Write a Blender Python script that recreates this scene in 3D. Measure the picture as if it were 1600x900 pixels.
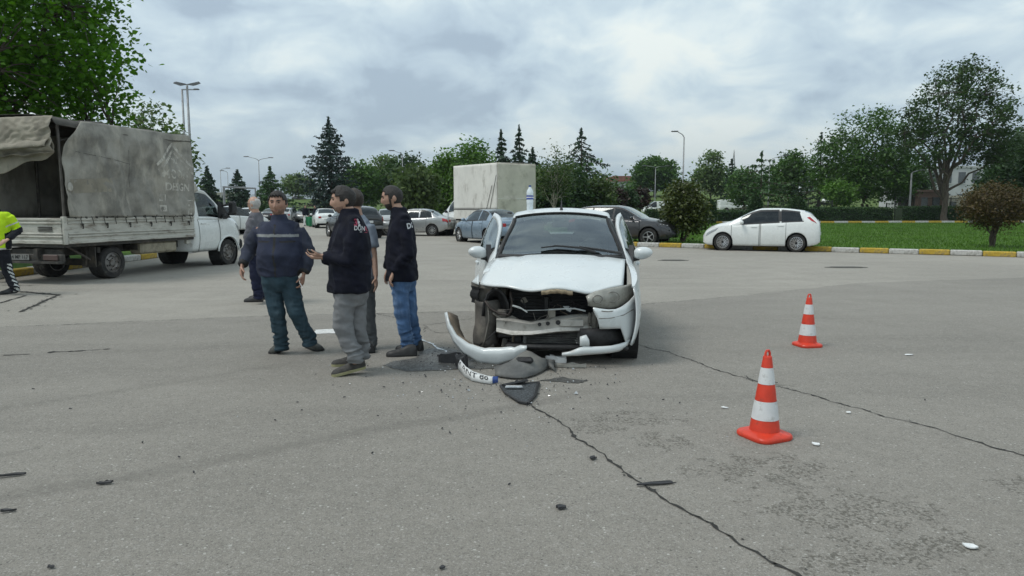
import bpy, bmesh, math, random
import numpy as np
from mathutils import Vector, Matrix, noise as mnoise
from mathutils.bvhtree import BVHTree
R = math.radians
for o in list(bpy.data.objects): bpy.data.objects.remove(o)
SC = bpy.context.scene
COL = SC.collection
# ---------------------------------------------------------------- camera
CAM_H, FPX, HZ = 1.52, 1100.0, 324.0
PITCH = math.atan((450 - HZ) / FPX)
cd = bpy.data.cameras.new('camera'); cam = bpy.data.objects.new('camera', cd); COL.objects.link(cam)
cam.location = (0, 0, CAM_H); cam.rotation_euler = (math.pi / 2 - PITCH, 0, 0)
cd.sensor_width = 36; cd.lens = FPX / 1600 * 36; cd.clip_end = 20000; cd.clip_start = 0.05
SC.camera = cam
# ---------------------------------------------------------------- world, sun, exposure
SUN_EL, SUN_AZ = R(58), R(252)          # azimuth measured from +Y towards +X: high on the left, a little behind the camera
w = bpy.data.worlds.new('World'); SC.world = w; w.use_nodes = True
nt = w.node_tree; N = nt.nodes; L = nt.links
N.clear()
wo = N.new('ShaderNodeOutputWorld'); bg = N.new('ShaderNodeBackground')
sky = N.new('ShaderNodeTexSky'); sky.sky_type = 'NISHITA'; sky.sun_disc = False
sky.sun_elevation = SUN_EL; sky.sun_rotation = SUN_AZ
tc = N.new('ShaderNodeTexCoord'); sx = N.new('ShaderNodeSeparateXYZ')
L.new(tc.outputs['Generated'], sx.inputs[0])
def wmath(op, a, b=None, c=None):
    n = N.new('ShaderNodeMath'); n.operation = op
    for i, v in enumerate((a, b, c)):
        if v is None: continue
        if isinstance(v, (int, float)): n.inputs[i].default_value = v
        else: L.new(v, n.inputs[i])
    return n.outputs[0]
zc = wmath('ADD', wmath('MAXIMUM', sx.outputs[2], 0.0), 0.42)
u = wmath('DIVIDE', sx.outputs[0], zc); v = wmath('DIVIDE', sx.outputs[1], zc)
cx = N.new('ShaderNodeCombineXYZ'); L.new(u, cx.inputs[0]); L.new(v, cx.inputs[1]); cx.inputs[2].default_value = 3.7
def wnoise(scale, detail, rough, dist, off):
    m = N.new('ShaderNodeMapping'); m.inputs['Location'].default_value = off
    L.new(cx.outputs[0], m.inputs[0])
    n = N.new('ShaderNodeTexNoise'); n.inputs['Scale'].default_value = scale; n.inputs['Detail'].default_value = detail
    n.inputs['Roughness'].default_value = rough; n.inputs['Distortion'].default_value = dist
    L.new(m.outputs[0], n.inputs['Vector']); return n.outputs['Fac']
n1 = wnoise(2.1, 9, .52, .45, (2.3, .4, 0)); n2 = wnoise(5.5, 9, .56, .6, (5.1, 8.2, 1)); n3 = wnoise(1.1, 2, .5, 0, (1.5, 6.6, 4))
cl = wmath('ADD', wmath('MULTIPLY', n1, .50), wmath('ADD', wmath('MULTIPLY', n2, .30), wmath('MULTIPLY', n3, .22)))
rp = N.new('ShaderNodeValToRGB'); L.new(cl, rp.inputs[0])
els = rp.color_ramp.elements
els[0].position = .425; els[0].color = (.33, .415, .50, 1)
els[1].position = .60; els[1].color = (.78, .83, .79, 1)
e = els.new(.465); e.color = (.43, .53, .61, 1)
e = els.new(.51); e.color = (.53, .635, .69, 1)
e = els.new(.555); e.color = (.67, .755, .765, 1)
sk = N.new('ShaderNodeVectorMath'); sk.operation = 'SCALE'; sk.inputs['Scale'].default_value = .10
L.new(sky.outputs[0], sk.inputs[0])
mx = N.new('ShaderNodeMix'); mx.data_type = 'RGBA'; mx.inputs[0].default_value = .93
L.new(sk.outputs[0], mx.inputs[6]); L.new(rp.outputs[0], mx.inputs[7])
L.new(mx.outputs[2], bg.inputs[0]); bg.inputs[1].default_value = 1.08
L.new(bg.outputs[0], wo.inputs[0])
sd = bpy.data.lights.new('sun', 'SUN'); sd.energy = 1.5; sd.angle = R(20); sd.color = (1, .96, .9)
so = bpy.data.objects.new('sun', sd); COL.objects.link(so)
so.rotation_euler = (math.pi / 2 - SUN_EL, 0, math.pi - SUN_AZ)
so.location = (0, 0, 60)
SC.view_settings.view_transform = 'Standard'; SC.view_settings.look = 'None'
SC.view_settings.gamma = 1; SC.view_settings.use_curve_mapping = False; SC.view_settings.exposure = 0.30
# ---------------------------------------------------------------- pixel -> direction (positions come from the ground or a stated depth)
def ray(x, y):
    a, b = (x - 800) / FPX, (450 - y) / FPX
    return Vector((a, math.cos(PITCH) + b * math.sin(PITCH), -math.sin(PITCH) + b * math.cos(PITCH)))
CP = Vector((0, 0, CAM_H))
def G(x, y, z=0.0):
    d = ray(x, y); t = (z - CAM_H) / d.z; return CP + d * t
def P(x, y, Y):
    d = ray(x, y); return CP + d * (Y / d.y)
# ---------------------------------------------------------------- object helpers
def link(o, parent=None):
    COL.objects.link(o)
    if parent is not None: o.parent = parent
    return o
def tag(o, label=None, cat=None, group=None, kind=None):
    if label: o['label'] = label
    if cat: o['category'] = cat
    if group: o['group'] = group
    if kind: o['kind'] = kind
    return o
def thing(name, label, cat, loc=(0, 0, 0), rz=0, group=None):
    o = bpy.data.objects.new(name, None); link(o)
    o.location = loc; o.rotation_euler = (0, 0, rz); o.empty_display_size = .1
    return tag(o, label, cat, group)
def copy_tree(o, parent=None):
    c = o.copy(); COL.objects.link(c)
    if parent is not None: c.parent = parent
    for ch in o.children: copy_tree(ch, c)
    return c
def smooth_mesh(me, ang=None):
    me.polygons.foreach_set('use_smooth', [True] * len(me.polygons))
    if ang is not None:
        bm = bmesh.new(); bm.from_mesh(me)
        for e in bm.edges:
            if len(e.link_faces) == 2 and e.calc_face_angle(0) > ang: e.smooth = False
        bm.to_mesh(me); bm.free()
def mesh_obj(name, verts, faces, mats, parent=None, mi=None, smooth=None, loc=None):
    me = bpy.data.meshes.new(name); me.from_pydata([tuple(v) for v in verts], [], faces)
    for m in (mats if isinstance(mats, (list, tuple)) else [mats]): me.materials.append(m)
    if mi is not None: me.polygons.foreach_set('material_index', mi)
    me.validate()
    if smooth: smooth_mesh(me, None if smooth is True else R(smooth))
    me.update()
    o = bpy.data.objects.new(name, me); link(o, parent)
    if loc is not None: o.location = loc
    return o
class MB:
    def __init__(s): s.v = []; s.f = []; s.m = []
    def add(s, vs, fs, m=0, M=None):
        b = len(s.v)
        s.v += [tuple(M @ Vector(p)) if M is not None else tuple(p) for p in vs]
        s.f += [tuple(i + b for i in f) for f in fs]; s.m += [m] * len(fs); return s
    def box(s, c, d, m=0, M=None, bev=0):
        x, y, z = d[0] / 2, d[1] / 2, d[2] / 2
        if bev:
            b = min(bev, x * .9, y * .9, z * .9)
            bm = bmesh.new(); bmesh.ops.create_cube(bm, size=1)
            for vv in bm.verts: vv.co = Vector((vv.co.x * d[0], vv.co.y * d[1], vv.co.z * d[2]))
            bmesh.ops.bevel(bm, geom=bm.edges[:], offset=b, segments=1, affect='EDGES')
            vs = [vv.co + Vector(c) for vv in bm.verts]; bm.verts.index_update()
            fs = [[vv.index for vv in f.verts] for f in bm.faces]; bm.free()
            return s.add(vs, fs, m, M)
        vs = [(c[0] + i * x, c[1] + j * y, c[2] + k * z) for i in (-1, 1) for j in (-1, 1) for k in (-1, 1)]
        return s.add(vs, [(0, 1, 3, 2), (4, 6, 7, 5), (0, 4, 5, 1), (2, 3, 7, 6), (0, 2, 6, 4), (1, 5, 7, 3)], m, M)
    def tube(s, pts, rad, n=8, m=0, M=None, cap=True, flat=1.0, up=None):
        pts = [Vector(p) for p in pts]
        if isinstance(rad, (int, float)): rad = [rad] * len(pts)
        vs = []; fs = []; prev = None
        for i, p in enumerate(pts):
            t = (pts[min(i + 1, len(pts) - 1)] - pts[max(i - 1, 0)])
            t = t.normalized() if t.length > 1e-9 else Vector((0, 0, 1))
            if prev is None:
                a = Vector(up) if up else (Vector((0, 0, 1)) if abs(t.z) < .9 else Vector((1, 0, 0)))
            else: a = prev
            bx = t.cross(a); bx.normalize(); a = bx.cross(t); a.normalize(); prev = a
            for k in range(n):
                th = 2 * math.pi * k / n
                vs.append(p + (bx * math.cos(th) + a * math.sin(th) * flat) * rad[i])
        for i in range(len(pts) - 1):
            for k in range(n):
                k2 = (k + 1) % n
                fs.append((i * n + k, i * n + k2, (i + 1) * n + k2, (i + 1) * n + k))
        if cap:
            fs.append(tuple(range(n))[::-1]); fs.append(tuple((len(pts) - 1) * n + k for k in range(n)))
        return s.add(vs, fs, m, M)
    def lathe(s, prof, n=24, m=0, M=None, closed=False):
        vs = []; fs = []
        for r, z in prof:
            for k in range(n):
                th = 2 * math.pi * k / n; vs.append((r * math.cos(th), r * math.sin(th), z))
        np_ = len(prof)
        for i in range(np_ - 1 + (1 if closed else 0)):
            i2 = (i + 1) % np_
            for k in range(n):
                k2 = (k + 1) % n; fs.append((i * n + k, i * n + k2, i2 * n + k2, i2 * n + k))
        return s.add(vs, fs, m, M)
    def prism(s, poly, a, b, axis=2, m=0, M=None):
        def mk(p, h):
            q = [0, 0, 0]; ax = [i for i in range(3) if i != axis]; q[ax[0]], q[ax[1]] = p; q[axis] = h; return q
        n = len(poly); vs = [mk(p, a) for p in poly] + [mk(p, b) for p in poly]
        fs = [tuple(range(n))[::-1], tuple(range(n, 2 * n))] + [(i, (i + 1) % n, n + (i + 1) % n, n + i) for i in range(n)]
        return s.add(vs, fs, m, M)
    def grid(s, rows, m=0, M=None, close=False):
        nr, nc = len(rows), len(rows[0]); vs = [p for r in rows for p in r]; fs = []
        for i in range(nr - 1):
            for j in range(nc - (0 if close else 1)):
                j2 = (j + 1) % nc; fs.append((i * nc + j, i * nc + j2, (i + 1) * nc + j2, (i + 1) * nc + j))
        return s.add(vs, fs, m, M)
    def ell(s, c, r, m=0, M=None, nu=12, nv=8):
        vs = [(c[0], c[1], c[2] - r[2])]; fs = []
        for i in range(1, nv):
            ph = -math.pi / 2 + math.pi * i / nv
            for k in range(nu):
                th = 2 * math.pi * k / nu
                vs.append((c[0] + r[0] * math.cos(ph) * math.cos(th), c[1] + r[1] * math.cos(ph) * math.sin(th), c[2] + r[2] * math.sin(ph)))
        vs.append((c[0], c[1], c[2] + r[2]))
        for k in range(nu):
            fs.append((0, 1 + (k + 1) % nu, 1 + k))
            for i in range(nv - 2):
                a = 1 + i * nu; fs.append((a + k, a + (k + 1) % nu, a + nu + (k + 1) % nu, a + nu + k))
            a = 1 + (nv - 2) * nu; fs.append((a + k, a + (k + 1) % nu, len(vs) - 1))
        return s.add(vs, fs, m, M)
    def build(s, name, mats, parent=None, smooth=None, loc=None, fix=True):
        o = mesh_obj(name, s.v, s.f, mats, parent, s.m, None, loc)
        if fix:
            bm = bmesh.new(); bm.from_mesh(o.data); bmesh.ops.recalc_face_normals(bm, faces=bm.faces); bm.to_mesh(o.data); bm.free()
        if smooth: smooth_mesh(o.data, None if smooth is True else R(smooth))
        return o
def interp(tab):
    xs = np.array([p[0] for p in tab], float); ys = np.array([p[1] for p in tab], float)
    h = np.diff(xs); dl = np.diff(ys) / h; m = np.zeros(len(xs))
    m[0], m[-1] = dl[0], dl[-1]
    for i in range(1, len(xs) - 1):
        if dl[i - 1] * dl[i] > 0:
            w1, w2 = 2 * h[i] + h[i - 1], h[i] + 2 * h[i - 1]; m[i] = (w1 + w2) / (w1 / dl[i - 1] + w2 / dl[i])
    def f(x):
        x = min(max(x, xs[0]), xs[-1]); i = min(max(int(np.searchsorted(xs, x)) - 1, 0), len(xs) - 2)
        t = (x - xs[i]) / h[i]
        return float((2*t**3-3*t**2+1)*ys[i] + (t**3-2*t**2+t)*h[i]*m[i] + (-2*t**3+3*t**2)*ys[i+1] + (t**3-t**2)*h[i]*m[i+1])
    return f
def remesh(mb, voxel, it=6, fac=.5, disp=None):
    """one continuous surface from overlapping closed shells"""
    me = bpy.data.meshes.new('tmp'); me.from_pydata(mb.v, [], mb.f)
    o = bpy.data.objects.new('tmp', me); COL.objects.link(o)
    bm = bmesh.new(); bm.from_mesh(me); bmesh.ops.recalc_face_normals(bm, faces=bm.faces); bm.to_mesh(me); bm.free()
    md = o.modifiers.new('r', 'REMESH'); md.mode = 'VOXEL'; md.voxel_size = voxel
    dg = bpy.context.evaluated_depsgraph_get(); dg.update()
    m2 = bpy.data.meshes.new_from_object(o.evaluated_get(dg))
    bpy.data.objects.remove(o); bpy.data.meshes.remove(me)
    n = len(m2.vertices); co = np.empty(n * 3); m2.vertices.foreach_get('co', co); co = co.reshape(-1, 3)
    ed = np.empty(len(m2.edges) * 2, int); m2.edges.foreach_get('vertices', ed); ed = ed.reshape(-1, 2)
    deg = np.bincount(ed.ravel(), minlength=n).astype(float)[:, None]; deg[deg == 0] = 1
    def lap(c):
        s = np.zeros_like(c); np.add.at(s, ed[:, 0], c[ed[:, 1]]); np.add.at(s, ed[:, 1], c[ed[:, 0]]); return s / deg
    for k in range(it):
        co = co + fac * (lap(co) - co)
        if k % 2: co = co - fac * .6 * (lap(co) - co)
    m2.vertices.foreach_set('co', co.ravel()); m2.update()
    if disp is not None:
        nr = np.empty(n * 3); m2.vertices.foreach_get('normal', nr); nr = nr.reshape(-1, 3)
        d = np.array([disp(Vector(c)) for c in co]); co = co + nr * d[:, None]
        m2.vertices.foreach_set('co', co.ravel()); m2.update()
    m2.materials.clear()
    return m2
def face_mats(me, mats, fn):
    for m in mats: me.materials.append(m)
    n = len(me.polygons); c = np.empty(n * 3); me.polygons.foreach_get('center', c); nn = np.empty(n * 3); me.polygons.foreach_get('normal', nn)
    c = c.reshape(-1, 3); nn = nn.reshape(-1, 3)
    me.polygons.foreach_set('material_index', [int(fn(c[i], nn[i])) for i in range(n)])
    me.polygons.foreach_set('use_smooth', [True] * n)
def text_mesh(txt, size, bold=0.0):
    cu = bpy.data.curves.new('t', 'FONT'); cu.body = txt; cu.size = size; cu.align_x = 'CENTER'; cu.align_y = 'CENTER'; cu.offset = bold
    cu.resolution_u = 3
    o = bpy.data.objects.new('t', cu); COL.objects.link(o)
    dg = bpy.context.evaluated_depsgraph_get(); dg.update()
    me = bpy.data.meshes.new_from_object(o.evaluated_get(dg))
    vs = [v.co.copy() for v in me.vertices]; fs = [tuple(p.vertices) for p in me.polygons]
    bpy.data.objects.remove(o); bpy.data.curves.remove(cu); bpy.data.meshes.remove(me)
    return vs, fs
# ---------------------------------------------------------------- materials
MATS = {}
def new_mat(name):
    m = bpy.data.materials.new(name); m.use_nodes = True
    return m, m.node_tree.nodes, m.node_tree.links, m.node_tree.nodes['Principled BSDF']
def n_noise(N, L, scale, detail=4, rough=.55, vec=None, stretch=None, coord='Object', dist=0):
    t = N.new('ShaderNodeTexNoise'); t.inputs['Scale'].default_value = scale; t.inputs['Detail'].default_value = detail
    t.inputs['Roughness'].default_value = rough; t.inputs['Distortion'].default_value = dist
    c = N.new('ShaderNodeTexCoord'); src = c.outputs[coord]
    if stretch:
        mp = N.new('ShaderNodeMapping'); mp.inputs['Scale'].default_value = stretch; L.new(src, mp.inputs[0]); src = mp.outputs[0]
    L.new(src, t.inputs['Vector']); return t.outputs['Fac']
def n_range(N, L, src, a, b, c=0., d=1.):
    t = N.new('ShaderNodeMapRange'); t.interpolation_type = 'SMOOTHSTEP'
    for i, vv in zip((1, 2, 3, 4), (a, b, c, d)): t.inputs[i].default_value = vv
    L.new(src, t.inputs[0]); return t.outputs[0]
def n_mix(N, L, fac, a, b, blend='MIX'):
    t = N.new('ShaderNodeMix'); t.data_type = 'RGBA'; t.blend_type = blend
    for sock, vv in ((0, fac), (6, a), (7, b)):
        if isinstance(vv, (int, float)): t.inputs[sock].default_value = vv
        elif isinstance(vv, (tuple, list)): t.inputs[sock].default_value = (*vv[:3], 1)
        else: L.new(vv, t.inputs[sock])
    return t.outputs[2]
def n_math(N, L, op, a, b=None):
    n = N.new('ShaderNodeMath'); n.operation = op
    for i, vv in enumerate((a, b)):
        if vv is None: continue
        if isinstance(vv, (int, float)): n.inputs[i].default_value = vv
        else: L.new(vv, n.inputs[i])
    return n.outputs[0]
def n_bump(N, L, src, strength, dist, bs):
    b = N.new('ShaderNodeBump'); b.inputs['Strength'].default_value = strength; b.inputs['Distance'].default_value = dist
    L.new(src, b.inputs['Height']); L.new(b.outputs[0], bs.inputs['Normal']); return b
def mat(name, col, rough=.6, metal=0., var=.12, scale=6., bump=0., bscale=60., coat=0., dirt=None, spec=.5, rvar=.1, stretch=None):
    if name in MATS: return MATS[name]
    m, N, L, bs = new_mat(name)
    c = np.array(col)
    f = n_noise(N, L, scale, 5, .6, stretch=stretch); f = n_range(N, L, f, .3, .7)
    out = n_mix(N, L, f, tuple(c * (1 - var)), tuple(np.minimum(c * (1 + var), .95)))
    if dirt:
        dc, amt, ds, st = dirt
        g = n_noise(N, L, ds, 7, .65, stretch=st); g = n_range(N, L, g, .62 - amt * .35, .72)
        g2 = n_math(N, L, 'MULTIPLY', g, .85)
        out = n_mix(N, L, g2, out, dc)
    L.new(out, bs.inputs['Base Color'])
    rr = n_noise(N, L, scale * 2.3, 4); rr = n_range(N, L, rr, .3, .7, max(rough - rvar, .03), min(rough + rvar, 1)); L.new(rr, bs.inputs['Roughness'])
    bs.inputs['Metallic'].default_value = metal; bs.inputs['Specular IOR Level'].default_value = spec
    bs.inputs['Coat Weight'].default_value = coat; bs.inputs['Coat Roughness'].default_value = .08
    if bump:
        b = n_noise(N, L, bscale, 4); n_bump(N, L, b, bump, .01, bs)
    MATS[name] = m; return m
def glass(name, tint, gloss=.12, clear=.8):
    if name in MATS: return MATS[name]
    m, N, L, bs = new_mat(name)
    N.remove(bs); out = [n for n in N if n.type == 'OUTPUT_MATERIAL'][0]
    tr = N.new('ShaderNodeBsdfTransparent'); tr.inputs[0].default_value = (*[t * clear for t in tint], 1)
    gl = N.new('ShaderNodeBsdfGlossy'); gl.inputs['Roughness'].default_value = .04; gl.inputs[0].default_value = (.9, .95, .95, 1)
    df = N.new('ShaderNodeBsdfDiffuse'); df.inputs[0].default_value = (.2, .21, .2, 1)
    dn = n_noise(N, L, 9, 5, .6); dn = n_range(N, L, dn, .45, .75, .01, .07)
    m0 = N.new('ShaderNodeMixShader'); L.new(dn, m0.inputs[0]); L.new(tr.outputs[0], m0.inputs[1]); L.new(df.outputs[0], m0.inputs[2])
    lw = N.new('ShaderNodeLayerWeight'); lw.inputs[0].default_value = .5
    ad = n_math(N, L, 'ADD', n_math(N, L, 'POWER', lw.outputs['Facing'], 4.0), gloss)
    mi = N.new('ShaderNodeMixShader'); L.new(ad, mi.inputs[0]); L.new(m0.outputs[0], mi.inputs[1]); L.new(gl.outputs[0], mi.inputs[2])
    L.new(mi.outputs[0], out.inputs[0]); MATS[name] = m; return m
def leaf_mat(name, c1, c2, trans=.3, rough=.55):
    if name in MATS: return MATS[name]
    m, N, L, bs = new_mat(name); out = [n for n in N if n.type == 'OUTPUT_MATERIAL'][0]
    g = N.new('ShaderNodeNewGeometry'); col = n_mix(N, L, g.outputs['Random Per Island'], c1, c2)
    f = n_range(N, L, n_noise(N, L, .5, 3), .35, .65, .75, 1.2)
    cc = N.new('ShaderNodeVectorMath'); cc.operation = 'SCALE'; L.new(col, cc.inputs[0]); L.new(f, cc.inputs['Scale'])
    L.new(cc.outputs[0], bs.inputs['Base Color']); bs.inputs['Roughness'].default_value = rough; bs.inputs['Specular IOR Level'].default_value = .3
    t = N.new('ShaderNodeBsdfTranslucent'); t2 = n_mix(N, L, 1.0, cc.outputs[0], (1.0, 1.15, .5), 'MULTIPLY'); L.new(t2, t.inputs[0])
    mi = N.new('ShaderNodeMixShader'); mi.inputs[0].default_value = trans
    L.new(bs.outputs[0], mi.inputs[1]); L.new(t.outputs[0], mi.inputs[2]); L.new(mi.outputs[0], out.inputs[0])
    MATS[name] = m; return m
# ================================================================ SETTING
def sstep(a, b, x):
    t = min(max((x - a) / (b - a), 0), 1); return t * t * (3 - 2 * t)
def gz(X, Y):
    top = 3.6 + 2.0 * sstep(-20, 40, X)
    z = top * sstep(92 - .05 * X, 185, Y) + .25 * mnoise.noise(Vector((X * .02, Y * .02, 0))) * sstep(90, 130, Y)
    return z
# ---- asphalt shader
def asphalt(name, base, seed, wear=True):
    m, N, L, bs = new_mat(name); b = np.array(base)
    big = n_range(N, L, n_noise(N, L, .22, 5, .6), .3, .7)
    col = n_mix(N, L, big, tuple(b * .86), tuple(b * 1.10))
    med = n_range(N, L, n_noise(N, L, 1.7, 6, .65), .35, .7)
    col = n_mix(N, L, n_math(N, L, 'MULTIPLY', med, .42), col, tuple(b * .74))
    streak = n_range(N, L, n_noise(N, L, .9, 5, .6, stretch=(.12, 1.3, 1)), .5, .72)
    col = n_mix(N, L, n_math(N, L, 'MULTIPLY', streak, .35), col, tuple(b * 1.22))
    streak2 = n_range(N, L, n_noise(N, L, 1.6, 4, .6, stretch=(.1, .9, 1), dist=.4), .52, .75)
    col = n_mix(N, L, n_math(N, L, 'MULTIPLY', streak2, .4), col, tuple(b * .66))
    vo = N.new('ShaderNodeTexVoronoi'); vo.inputs['Scale'].default_value = 120
    tcn = N.new('ShaderNodeTexCoord'); L.new(tcn.outputs['Object'], vo.inputs['Vector'])
    sp = N.new('ShaderNodeSeparateColor'); L.new(vo.outputs['Color'], sp.inputs[0])
    a1 = n_range(N, L, sp.outputs[0], .80, .95); a2 = n_range(N, L, sp.outputs[1], .78, .92)
    col = n_mix(N, L, n_math(N, L, 'MULTIPLY', a1, .42), col, tuple(np.array((.40, .39, .36))))
    col = n_mix(N, L, n_math(N, L, 'MULTIPLY', a2, .5), col, tuple(b * .5))
    mot = n_range(N, L, n_noise(N, L, 12, 6, .7), .42, .72); col = n_mix(N, L, n_math(N, L, 'MULTIPLY', mot, .30), col, tuple(b * 1.32))
    vo2 = N.new('ShaderNodeTexVoronoi'); vo2.inputs['Scale'].default_value = 48; L.new(tcn.outputs['Object'], vo2.inputs['Vector']); sp2 = N.new('ShaderNodeSeparateColor'); L.new(vo2.outputs['Color'], sp2.inputs[0])
    pk = n_math(N, L, 'MULTIPLY', n_range(N, L, sp2.outputs[0], .955, .97), n_range(N, L, vo2.outputs['Distance'], .25, .38, 1, 0)); col = n_mix(N, L, n_math(N, L, 'MULTIPLY', pk, .8), col, (.46, .45, .41))
    pk = n_math(N, L, 'MULTIPLY', n_range(N, L, sp2.outputs[1], .96, .97), n_range(N, L, vo2.outputs['Distance'], .22, .36, 1, 0)); col = n_mix(N, L, n_math(N, L, 'MULTIPLY', pk, .8), col, tuple(b * .35))
    fine = n_noise(N, L, 190, 3, .7); ff = n_range(N, L, fine, .3, .7, .72, 1.25)
    sc = N.new('ShaderNodeVectorMath'); sc.operation = 'SCALE'; L.new(col, sc.inputs[0]); L.new(ff, sc.inputs['Scale']); col = sc.outputs[0]
    hgt = n_math(N, L, 'ADD', fine, n_math(N, L, 'MULTIPLY', sp.outputs[0], .6))
    # sealed joint patches / ravelled areas with their own shape, at fixed places on the ground
    if wear:
        sxyz = N.new('ShaderNodeSeparateXYZ'); L.new(tcn.outputs['Object'], sxyz.inputs[0])
        def ell(c, rx, ry):
            dx = n_math(N, L, 'DIVIDE', n_math(N, L, 'SUBTRACT', sxyz.outputs[0], c[0]), rx)
            dy = n_math(N, L, 'DIVIDE', n_math(N, L, 'SUBTRACT', sxyz.outputs[1], c[1]), ry)
            r2 = n_math(N, L, 'ADD', n_math(N, L, 'MULTIPLY', dx, dx), n_math(N, L, 'MULTIPLY', dy, dy))
            return n_range(N, L, r2, 0, 1, 1, 0)
        reg = None
        for (px, py, rx, ry) in ((985, 655, .62, .28), (1190, 735, .75, .38), (1330, 800, .75, .42), (1420, 850, .6, .35), (1300, 875, .4, .2), (1600, 760, .35, .2), (1030, 690, .3, .3), (940, 670, .3, .2)):
            e = ell(G(px, py), rx, ry); reg = e if reg is None else n_math(N, L, 'MAXIMUM', reg, e)
        spots = n_range(N, L, n_noise(N, L, 46, 4, .65), .50, .57)
        clus = n_range(N, L, n_math(N, L, 'ADD', n_noise(N, L, 7.5, 6, .68), n_math(N, L, 'MULTIPLY', reg, .24)), .66, .74)
        msk = n_math(N, L, 'MULTIPLY', spots, clus)
        col = n_mix(N, L, n_math(N, L, 'MULTIPLY', msk, .6), col, (.062, .057, .042))
        hgt = n_math(N, L, 'SUBTRACT', hgt, n_math(N, L, 'MULTIPLY', msk, 1.5))
        for (p, q, wd, am) in ((G(-60, 790), G(860, 625), .13, .34), (G(0, 640), G(420, 575), .10, .2), (G(-100, 560), G(560, 535), .16, .16), (G(60, 700), G(0, 712), .05, .3)):
            d = (q - p); n_ = Vector((-d.y, d.x, 0)).normalized(); off = n_.dot(p)
            dist = n_math(N, L, 'SUBTRACT', n_math(N, L, 'ADD', n_math(N, L, 'MULTIPLY', sxyz.outputs[0], n_.x), n_math(N, L, 'MULTIPLY', sxyz.outputs[1], n_.y)), off)
            wob = n_math(N, L, 'MULTIPLY', n_math(N, L, 'SUBTRACT', n_noise(N, L, .7, 2), .5), .35)
            dist = n_math(N, L, 'ABSOLUTE', n_math(N, L, 'ADD', dist, wob))
            lm = n_range(N, L, dist, wd * .2, wd, am, 0)
            lm = n_math(N, L, 'MULTIPLY', lm, n_range(N, L, n_noise(N, L, 14, 5, .7), .3, .6, .35, 1))
            ee = ell((p + q) / 2, abs(d.x) * .75, 8); lm = n_math(N, L, 'MULTIPLY', lm, n_range(N, L, ee, 0, .5))
            col = n_mix(N, L, lm, col, tuple(b * .42))
    L.new(col, bs.inputs['Base Color']); bs.inputs['Roughness'].default_value = .9; bs.inputs['Specular IOR Level'].default_value = .35
    n_bump(N, L, hgt, .55, .006, bs)
    return m
A_NEAR = asphalt('asphalt_worn', (.25, .233, .204), 1); A_FAR = asphalt('asphalt_pale', (.315, .294, .256), 2, False)
def grass_mat(name, c1, c2, c3):
    m, N, L, bs = new_mat(name)
    f = n_range(N, L, n_noise(N, L, .35, 6, .65), .35, .68); col = n_mix(N, L, f, c1, c2)
    g = n_range(N, L, n_noise(N, L, 2.3, 7, .7), .5, .75); col = n_mix(N, L, n_math(N, L, 'MULTIPLY', g, .6), col, c3)
    h = n_noise(N, L, 30, 5, .75, stretch=(1, .3, 1)); fr = n_range(N, L, h, .3, .7, .6, 1.3)
    sc = N.new('ShaderNodeVectorMath'); sc.operation = 'SCALE'; L.new(col, sc.inputs[0]); L.new(fr, sc.inputs['Scale'])
    L.new(sc.outputs[0], bs.inputs['Base Color']); bs.inputs['Roughness'].default_value = .95; bs.inputs['Specular IOR Level'].default_value = .15
    n_bump(N, L, h, .8, .05, bs); return m
GRASS = grass_mat('lawn_grass', (.058, .125, .016), (.078, .155, .022), (.11, .14, .03))
FIELD = grass_mat('meadow_grass', (.08, .125, .035), (.11, .16, .045), (.14, .13, .06))
DARKM = mat('crack_dark', (.028, .027, .024), .95, var=.3, scale=20)
# ground: one sheet to the horizon
def axis(pts): 
    out = []
    for a, b, n in pts: out += list(np.linspace(a, b, n, endpoint=False))
    return out + [pts[-1][1]]
xs = axis([(-6000, -400, 10), (-400, 400, 54), (400, 6000, 10)]); ys = axis([(-150, 85, 6), (85, 200, 24), (200, 500, 12), (500, 6500, 10)])
rows = [[(X, Y, gz(X, Y) - .015) for X in xs] for Y in ys]
g = MB().grid(rows).build('ground', [FIELD], smooth=True); tag(g, kind='structure')
def sheet(name, pts, z, m, sub=0):
    v = [(p[0], p[1], z) for p in pts]; o = mesh_obj(name, v, [tuple(range(len(v)))], [m]); tag(o, kind='structure')
    if o.data.polygons[0].normal.z < 0: o.data.flip_normals()
    return o
sheet('road', [(-60, -30), (90, -30), (90, 84), (-60, 84)], 0, A_FAR)
rnd = random.Random(4)
edge = []
epx = [(-260, 521), (0, 512), (200, 504), (420, 494), (600, 490), (740, 487), (1000, 476), (1180, 461), (1350, 442), (1600, 434), (2000, 428)]
ep = [G(*p) for p in epx]
for i in range(len(ep) - 1):
    for k in range(14):
        t = k / 14; q = ep[i].lerp(ep[i + 1], t); edge.append((q.x, q.y + rnd.uniform(-.02, .02)))
edge.append((ep[-1].x, ep[-1].y))
sheet('asphalt_patch', [(-25, edge[0][1] + .3)] + edge + [(40, -20), (-25, -20)], .004, A_NEAR)
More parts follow.
